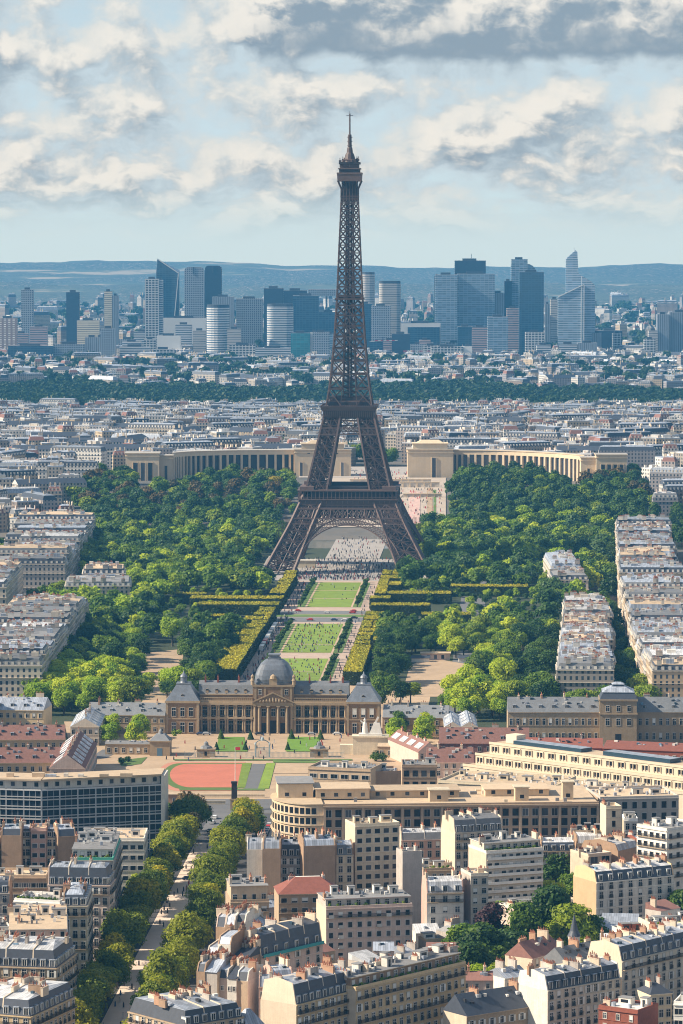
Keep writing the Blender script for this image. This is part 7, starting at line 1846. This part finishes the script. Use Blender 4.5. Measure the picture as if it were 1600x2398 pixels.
# ------------------------------------------------------------------ the far towers
def tg(name, col, bay, flo, ww, wh, glass, rough=.3): M[name] = grid_wall(name, col, bay, flo, ww, wh, glass, rnd=.0, var=.06, gl_rough=rough, gvar=1.7)
tg('t_white_band', (.62, .62, .62), 60., 4.2, 1.1, .48, (.07, .10, .15)); tg('t_grey_grid', (.34, .37, .42), 4., 4.2, .6, .6, (.03, .05, .08)); tg('t_dark_grid', (.55, .55, .55), 6., 4.4, .72, .62, (.02, .03, .045))
tg('t_navy', (.03, .05, .085), 5., 4., .8, .5, (.012, .025, .05)); tg('t_blue', (.04, .085, .14), 6., 4., .9, .75, (.015, .045, .085), .07); tg('t_glass', (.34, .40, .47), 8., 4.2, .94, .72, (.10, .16, .23), .07)
tg('t_teal', (.10, .25, .28), 7., 4., .94, .85, (.02, .16, .19), .15); tg('t_beige', (.50, .47, .44), 60., 4.4, 1.1, .3, (.12, .13, .15)); tg('t_grey', (.30, .33, .38), 3.4, 60, .45, 1.1, (.10, .12, .15)); tg('t_pink', (.48, .36, .34), 60., 4.2, 1.1, .45, (.08, .1, .14))
tg('t_cream', (.72, .64, .48), 60., 4., 1.1, .35, (.2, .18, .16)); tg('t_brown', (.30, .22, .20), 8., 4., .5, .5, (.6, .55, .5), .8)
tg('t_pale', (.50, .56, .62), 9., 4.2, .96, .6, (.16, .24, .33), .08)
M['t_white'] = mat('white_concrete', (.72, .72, .70), var=.08, scale=.02); M['t_dark'] = mat('dark_plant_room', (.05, .06, .08), var=.1)
def tower_box(label, u0, u1, vt, vb, d, m, dep=30, cap=None, rz=0., rounded=0, inset=0, cat='tower', name='office_tower', crown=None, z0=None):
    A, B_ = D(u0, vt, d), D(u1, vt, d); W = B_.x - A.x; z = gz(d) if z0 is None else z0; H = A.z - z
    r = empty(name, ((A.x + B_.x) / 2, d, z), rz, label, cat)
    if rounded:
        poly = []
        for (sx, sy) in ((-1, -1), (1, -1), (1, 1), (-1, 1)):
            for i in range(6):
                a = math.atan2(sy, sx) + R(-45 + 18 * i); k = rounded
                poly.append((sx * (W / 2 - k) + k * math.cos(a), dep / 2 + sy * (dep / 2 - k) + k * math.sin(a)))
    else: poly = [(-W / 2, 0), (W / 2, 0), (W / 2, dep), (-W / 2, dep)]
    w = MB(); w.prism(poly, -20, H, 0, 1); w.build('body', [M[m], M['deck_grey']], r)
    c = MB(); e = 1.5
    if cap: c.prism([(x * .97, dep / 2 + (y - dep / 2) * .97) for x, y in poly], H, H + cap, 0)
    else: c.box(-W * .25, dep * .3, H, W * .2, dep * .7, H + 4, 0)
    c.build('plant_room', M['t_dark'], r)
    return r, W, H
T = tower_box
T('slim grey tower at the far left of the skyline', 50, 77, 678, 760, 7300, 't_grey_grid', 22)
T('dark blue-grey tower second from the left of the skyline', 155, 185, 684, 760, 7300, 't_navy', 24)
T('white and yellowish slab tower left of the dark grid tower', 244, 262, 682, 745, 7500, 't_cream', 20); T('grey half of the yellowish slab tower', 262.5, 277, 692, 745, 7500, 't_grey', 18)
T('dark windowed tower with a white frame grid left of the slanted blue tower', 339, 372, 653, 800, 7050, 't_dark_grid', 30)
T('narrow white side of the dark grid tower', 372.5, 381, 655, 800, 7060, 't_white_band', 26)
def slanted():
    d = 7250; a, b, c = D(366, 606, d), D(419, 640, d), D(370, 606, d); z = gz(d); W = b.x - a.x
    r = empty('office_tower', (a.x, d, z), 0, 'blue glass tower with a sharply slanted top at the left of the skyline', 'tower'); h0, h1 = a.z - z, b.z - z; dp = 32
    m = MB(); V = [(0, 0, -20), (W, 0, -20), (W, dp, -20), (0, dp, -20), (0, 0, h0 * .86), (W, 0, h1), (W, dp, h1 + 6), (0, dp, h0), (2, 0, h0)]
    m.face([V[0], V[1], V[5], V[8], V[4]], 0); m.face([V[1], V[2], V[6], V[5]], 0); m.face([V[2], V[3], V[7], V[6]], 0); m.face([V[3], V[0], V[4], V[7]], 1); m.face([V[8], V[5], V[6], V[7]], 1); m.face([V[4], V[8], V[7]], 1)
    m.build('body', [M['t_blue'], M['t_glass']], r)
    m = MB(); m.beam((W * .62, -.6, -10), (W * .98, -.6, h1), 1.6); m.beam((2, -.5, h0), (W, -.5, h1), 1.8); m.build('edge_trim', M['t_white'], r)
slanted()
def arched_top(label, u0, u1, vt, d, m, dep=30):
    A, B_ = D(u0, vt, d), D(u1, vt, d); W = B_.x - A.x; z = gz(d); H = A.z - z
    r = empty('office_tower', (A.x, d, z), 0, label, 'tower'); q = MB(); k = W * .22; prof = [(0, -20), (W, -20)]
    prof += [(W - k + k * math.cos(a), H - k + k * math.sin(a)) for a in np.linspace(0, math.pi / 2, 7)] + [(k - k * math.sin(a), H - k + k * math.cos(a)) for a in np.linspace(0, math.pi / 2, 7)]
    n = len(prof); q.face([(x, 0, zz) for x, zz in prof]); q.face([(x, dep, zz) for x, zz in reversed(prof)])
    for i in range(n):
        a, b = prof[i], prof[(i + 1) % n]; q.face([(b[0], 0, b[1]), (a[0], 0, a[1]), (a[0], dep, a[1]), (b[0], dep, b[1])])
    q.build('body', M[m], r); c = MB(); c.box(W * .42, -1, H - 14, W * .5, dep * .5, H - .4); c.build('notch_shade', M['t_dark'], r)  # dark box standing proud; shade of the notch is put into its colour
arched_top('grey-blue tower with rounded shoulders right of the slanted tower', 432, 478, 625, 7250, 't_grey_grid'); arched_top('darker tower with rounded shoulders joined behind the grey-blue one', 480, 519, 622, 7300, 't_navy')
T('grey block tower in front of the rounded pair', 497, 548, 695, 790, 7150, 't_grey', 30); T('lighter grey-blue block behind the cylindrical white tower', 553, 615, 699, 790, 7350, 't_grey_grid', 30)
T('cylindrical white tower with horizontal window bands', 483, 537, 720, 857, 6800, 't_white_band', 42, 5, rounded=20)
T('second white banded tower with rounded corners left of the teal building', 625, 687, 717, 814, 6850, 't_white_band', 36, 4, rounded=12)
T('navy slab tower behind the second white banded tower', 618, 664, 675, 780, 7200, 't_navy', 30); T('blue-grey upper slab next to the navy one', 664.5, 719, 680, 780, 7300, 't_navy', 30); T('broad dark blue tower left of the iron tower', 686, 747, 692, 780, 7150, 't_blue', 30)
T('teal glass block with a white side beside the iron tower', 681, 726, 780, 857, 6780, 't_teal', 30); T('white slab end of the teal glass block', 726.5, 745, 778, 857, 6782, 't_white', 28)
T('low white block with green window bands under the second banded tower', 598, 681, 815, 857, 6700, 't_white_band', 26, name='office_block', cat='office block'); T('white gridded block right of the cylindrical tower', 537.5, 598, 808, 857, 6720, 't_dark_grid', 26, name='office_block', cat='office block')
T('plain white block below the slanted tower', 367, 423, 786, 815, 6900, 't_white', 26, name='office_block', cat='office block'); T('white block under the flat white canopy roof', 411, 449, 760, 796, 7000, 't_white_band', 24, name='office_block', cat='office block'); T('beige block left of the cylindrical tower', 452, 482, 774, 810, 6950, 't_beige', 24, name='office_block', cat='office block')
T('low flat white canopy roof stretching between the towers', 381, 482, 745, 752, 7120, 't_white', 40, name='canopy_hall', cat='hall')
T('long blue glass slab low at the left', 19, 124, 810, 861, 6650, 't_blue', 24, name='office_block', cat='office block'); T('grey glass slab right of the long blue slab', 125, 198, 806, 861, 6660, 't_grey_grid', 24, name='office_block', cat='office block')
T('grey apartment tower right of the low glass slabs', 199, 230, 790, 861, 6700, 't_grey', 20, name='apartment_tower'); T('taller grey apartment tower beside the low glass slabs', 236, 270, 769, 861, 6690, 't_grey_grid', 20, name='apartment_tower')
T('brown and white striped apartment tower at the left edge', -6, 39, 745, 800, 6900, 't_brown', 22, name='apartment_tower'); T('cream block right of the striped apartment tower', 180, 232, 750, 790, 7000, 't_cream', 22, name='office_block', cat='office block'); T('pinkish block above the low glass slabs', 70, 110, 765, 800, 7000, 't_pink', 22, name='office_block', cat='office block')
T('white apartment slab below the cream block', 280, 352, 812, 858, 6720, 't_white_band', 20, name='apartment_tower'); T('pale apartment slab right of the white one', 356, 408, 818, 858, 6700, 't_dark_grid', 20, name='apartment_tower')
T('round-shouldered grey tower just right of the iron tower', 846, 878, 641, 790, 7250, 't_beige', 28, 3, rounded=10); T('dark blue foot block of the round-shouldered tower', 838, 872, 711, 800, 7150, 't_blue', 24)
T('grey banded tower with a dark cap right of the iron tower', 888, 939, 664, 785, 7300, 't_beige', 32, 5, rounded=8); T('blue-grey glass block in front of the grey banded tower', 870, 915, 716, 795, 7100, 't_grey_grid', 26)
T('broad glass tower left half of the big pair on the right', 1020, 1071, 643, 790, 7200, 't_glass', 34); T('broad glass tower right half of the big pair', 1071.5, 1159, 641, 790, 7230, 't_glass', 34); T('dark edge slab on the left of the big glass pair', 1018, 1028, 646, 760, 7240, 't_navy', 20)
r_, W_, H_ = T('dark square penthouse tower rising behind the big glass pair, with a mast', 1066, 1138, 610, 780, 7300, 't_navy', 34)
m_ = MB(); m_.beam((2, 10, H_), (2, 10, H_ + 13), .9); m_.build('mast', M['t_dark'], r_)
T('slim blue-grey tower behind the dark glass tower', 1198, 1236, 607, 780, 7350, 't_glass', 30)
T('dark low shoulder left of the slim blue-grey tower', 1182, 1199, 658, 740, 7340, 't_navy', 24)
def quarter():
    A = D(1236, 660, 7360); r = empty('office_tower', (A.x, 7360, gz(7360)), 0, 'curved translucent fin beside the slim blue-grey tower', 'tower'); q = MB(); k = (1262 - 1236) / F * 7360; h = (650 - 608) / F * 7360; z = A.z - gz(7360)
    prof = [(0, -10), (k, -10), (k, z)] + [(k * math.cos(a), z + h * math.sin(a)) for a in np.linspace(.1, math.pi / 2, 8)]
    q.face([(x, 0, zz) for x, zz in prof]); q.face([(x, 18, zz) for x, zz in reversed(prof)])
    for i in range(len(prof)):
        a, b = prof[i], prof[(i + 1) % len(prof)]; q.face([(b[0], 0, b[1]), (a[0], 0, a[1]), (a[0], 18, a[1]), (b[0], 18, b[1])])
    q.build('body', M['t_glass'], r)
quarter()
T('tall dark teal-blue glass tower right of the big pair', 1217, 1274, 637, 843, 6900, 't_blue', 34)
T('light blue glass block left of the dark glass tower', 1143, 1190, 742, 845, 6850, 't_glass', 30); T('pink striped block between the two blue glass towers', 1188, 1216, 722, 800, 7000, 't_pink', 26); T('grey slab above the light blue block', 1152, 1182, 686, 740, 7250, 't_grey', 22)
T('beige twin slab left of the peaked glass tower, nearer half', 1290, 1308, 700, 780, 7250, 't_beige', 20); T('beige twin slab left of the peaked glass tower, farther half', 1277, 1289, 712, 780, 7300, 't_grey', 20)
def peaked():
    d = 7000; z = gz(d); X = lambda u: (u - 800) / F * d * .9985; Zv = lambda v: D(800, v, d).z - z
    c = X(1308); r = empty('office_tower', (c, d, z), 0, 'glass tower with a stepped pointed crown at the right of the skyline', 'tower')
    pr = [(1308, 900), (1368, 900), (1368, 666), (1308, 695)]
    def slab(p, y0, y1, m, nm):
        q = MB(); P = [(X(u) - c, Zv(v)) for u, v in p]; q.face([(x, y0, h) for x, h in P][::1]); q.face([(x, y1, h) for x, h in reversed(P)], 0)
        for i in range(len(P)):
            a, b = P[i], P[(i + 1) % len(P)]; q.face([(b[0], y0, b[1]), (a[0], y0, a[1]), (a[0], y1, a[1]), (b[0], y1, b[1])], 1)
        q.build(nm, [M[m], M['t_glass']], r)
    slab(pr, 0, 24, 't_pale', 'body'); slab([(1328, 900), (1396, 900), (1396, 670), (1388, 660), (1357, 641), (1354, 590), (1350, 586), (1328, 606)], 24.5, 44, 't_pale', 'crown')
    q = MB()
    for a, b in zip(pr[1:-1], pr[2:]): q.beam((X(a[0]) - c, -.7, Zv(a[1])), (X(b[0]) - c, -.7, Zv(b[1])), 1.6)
    q.beam((X(1362) - c, -.7, Zv(646)), (X(1362) - c, -.7, Zv(900)), 1.2); q.beam((X(1347) - c, 34, Zv(590)), (X(1347) - c, 34, Zv(580)), 1.); q.build('edge_trim', M['t_white'], r)
peaked()
T('whitish low block at the foot of the peaked tower', 1310, 1352, 806, 850, 6800, 't_white_band', 24, name='office_block', cat='office block'); T('white ribbed block right of it at the foot of the peaked tower', 1353, 1399, 803, 850, 6800, 't_grey', 24, name='office_block', cat='office block')
T('white box building with dotted windows in front of the big glass pair', 1011, 1085, 812, 850, 6750, 't_dark_grid', 24, name='office_block', cat='office block'); T('plain white end of the dotted box building', 1085.5, 1106, 811, 850, 6752, 't_white', 24, name='office_block', cat='office block')
T('grey ribbed tower block at the right edge', 1540, 1568, 736, 843, 6850, 't_grey', 30); T('grey ribbed tower block cut by the right edge', 1568.5, 1625, 731, 843, 6870, 't_grey', 34)
T('white roofed exhibition hall right of the iron tower', 940, 1032, 757, 764, 7100, 't_white', 50, name='canopy_hall', cat='hall'); T('dark blue block under the white exhibition roof', 955, 1030, 766, 800, 7095, 't_blue', 30, name='office_block', cat='office block')
T('dark glass block with a white edge right of the iron tower', 918, 960, 782, 845, 6850, 't_navy', 24, name='office_block', cat='office block'); T('grey glass block beside the dark glass block', 962, 1004, 806, 845, 6840, 't_grey_grid', 24, name='office_block', cat='office block'); T('blue block low behind the iron tower on the right', 866, 914, 800, 850, 6900, 't_blue', 24, name='office_block', cat='office block')
T('dark blue low tower right of the peaked tower', 1400, 1458, 774, 812, 7100, 't_navy', 26, name='office_block', cat='office block'); T('blue low block below the grey-blue tower', 1072, 1108, 765, 812, 7050, 't_blue', 26, name='office_block', cat='office block'); T('pinkish grey block under the big glass pair', 1106, 1142, 766, 812, 7040, 't_pink', 26, name='office_block', cat='office block')
T('blue banded block behind the left of the iron tower', 746, 790, 782, 850, 6900, 't_glass', 26, name='office_block', cat='office block'); T('blue glass block below the hollow arch', 747, 792, 731, 790, 7150, 't_blue', 26, name='office_block', cat='office block')
def hollow_arch():
    d = 7700; a, b = D(722, 677, d), D(800, 677, d); z = gz(d); W = b.x - a.x; H = a.z - z
    r = empty('hollow_arch', (a.x, d, z), 0, 'huge hollow square arch half hidden by the iron tower', 'arch building')
    m = MB(); m.box(0, 0, H - 14, W, 40, H, 0); m.build('roof_slab', M['t_grey_grid'], r)
    for x0, x1 in ((0, 10), (W - 10, W)): m = MB(); m.box(x0, 0, -10, x1, 40, H - 14.003, 0); m.build('leg', M['t_grey_grid'], r)
    m = MB(); m.box(W * .52, 12, -10, W * .58, 20, H - 14.003, 0); m.build('lift_shaft', M['t_glass'], r)
hollow_arch()
for (u, v, w, lab) in ((970, 822, 55, 'red and white tower crane right of the iron tower'), (897, 797, 40, 'small red tower crane close to the iron tower')):
    p = D(u, v, 6700); r = empty('tower_crane', (p.x, 6700, gz(6700)), 0, lab, 'crane'); h = p.z - gz(6700)
    m = MB(); m.beam((0, 0, 0), (0, 0, h + 6), 1.4); m.build('mast', M['car_dark blue'], r); m = MB()
    for i in range(8): m.beam((-w * .35 + w * i / 8, 0, h), (-w * .35 + w * (i + 1) / 8, 0, h), 1.1, i % 2)
    m.build('jib', [M['red_cloth'], M['white']], r)
rb2 = random.Random(61); n = 0
for k in range(46):                                                    # filler blocks between the named towers
    u = rb2.uniform(-10, 1610)
    if 780 < u < 850: continue
    n += 1; v = rb2.uniform(770, 822); w = rb2.uniform(18, 46)
    T(f'{nth(n)} low block in the crowd of buildings at the foot of the skyline', u, u + w, v, 850, rb2.uniform(6700, 7400), rb2.choice(('t_white_band', 't_grey_grid', 't_beige', 't_blue', 't_dark_grid', 't_grey', 't_white_band', 't_pink')), 22, name='office_block', cat='office block')
side = []                                                              # the city goes on past both edges of the view
for y in np.arange(1060, 3420, 27):
    for s in (-1, 1):
        x = s * (800 / F * y + 34)
        while abs(x) < 800 / F * y + 190:
            k = rb2.randrange(18); side.append((x, y + rb2.uniform(-5, 5), k, R(rb2.choice((0, 0, 180, 90, 8)))+ .04, 1.)); x += s * (protos[k][2] + rb2.uniform(1, 9))
city_mass('flanking_city_roofs', side, 'blocks of the city continuing past both sides of the view')
# ------------------------------------------------------------------ the air
def haze():
    mb = MB(); mb.box(-3300, -60, -1.5, 3300, 17700, 336)
    m = bpy.data.materials.new('haze_air'); m.use_nodes = True; t = NT(m.node_tree); t.n.clear()
    o = t.add('ShaderNodeOutputMaterial'); v = t.add('ShaderNodeVolumePrincipled')
    v.inputs['Color'].default_value = (*HAZE_COL, 1); v.inputs['Density'].default_value = HAZE
    v.inputs['Anisotropy'].default_value = 0.
    t.l.new(v.outputs[0], o.inputs['Volume'])
    h = mb.build('haze', m); tag(h, kind='stuff')
haze()
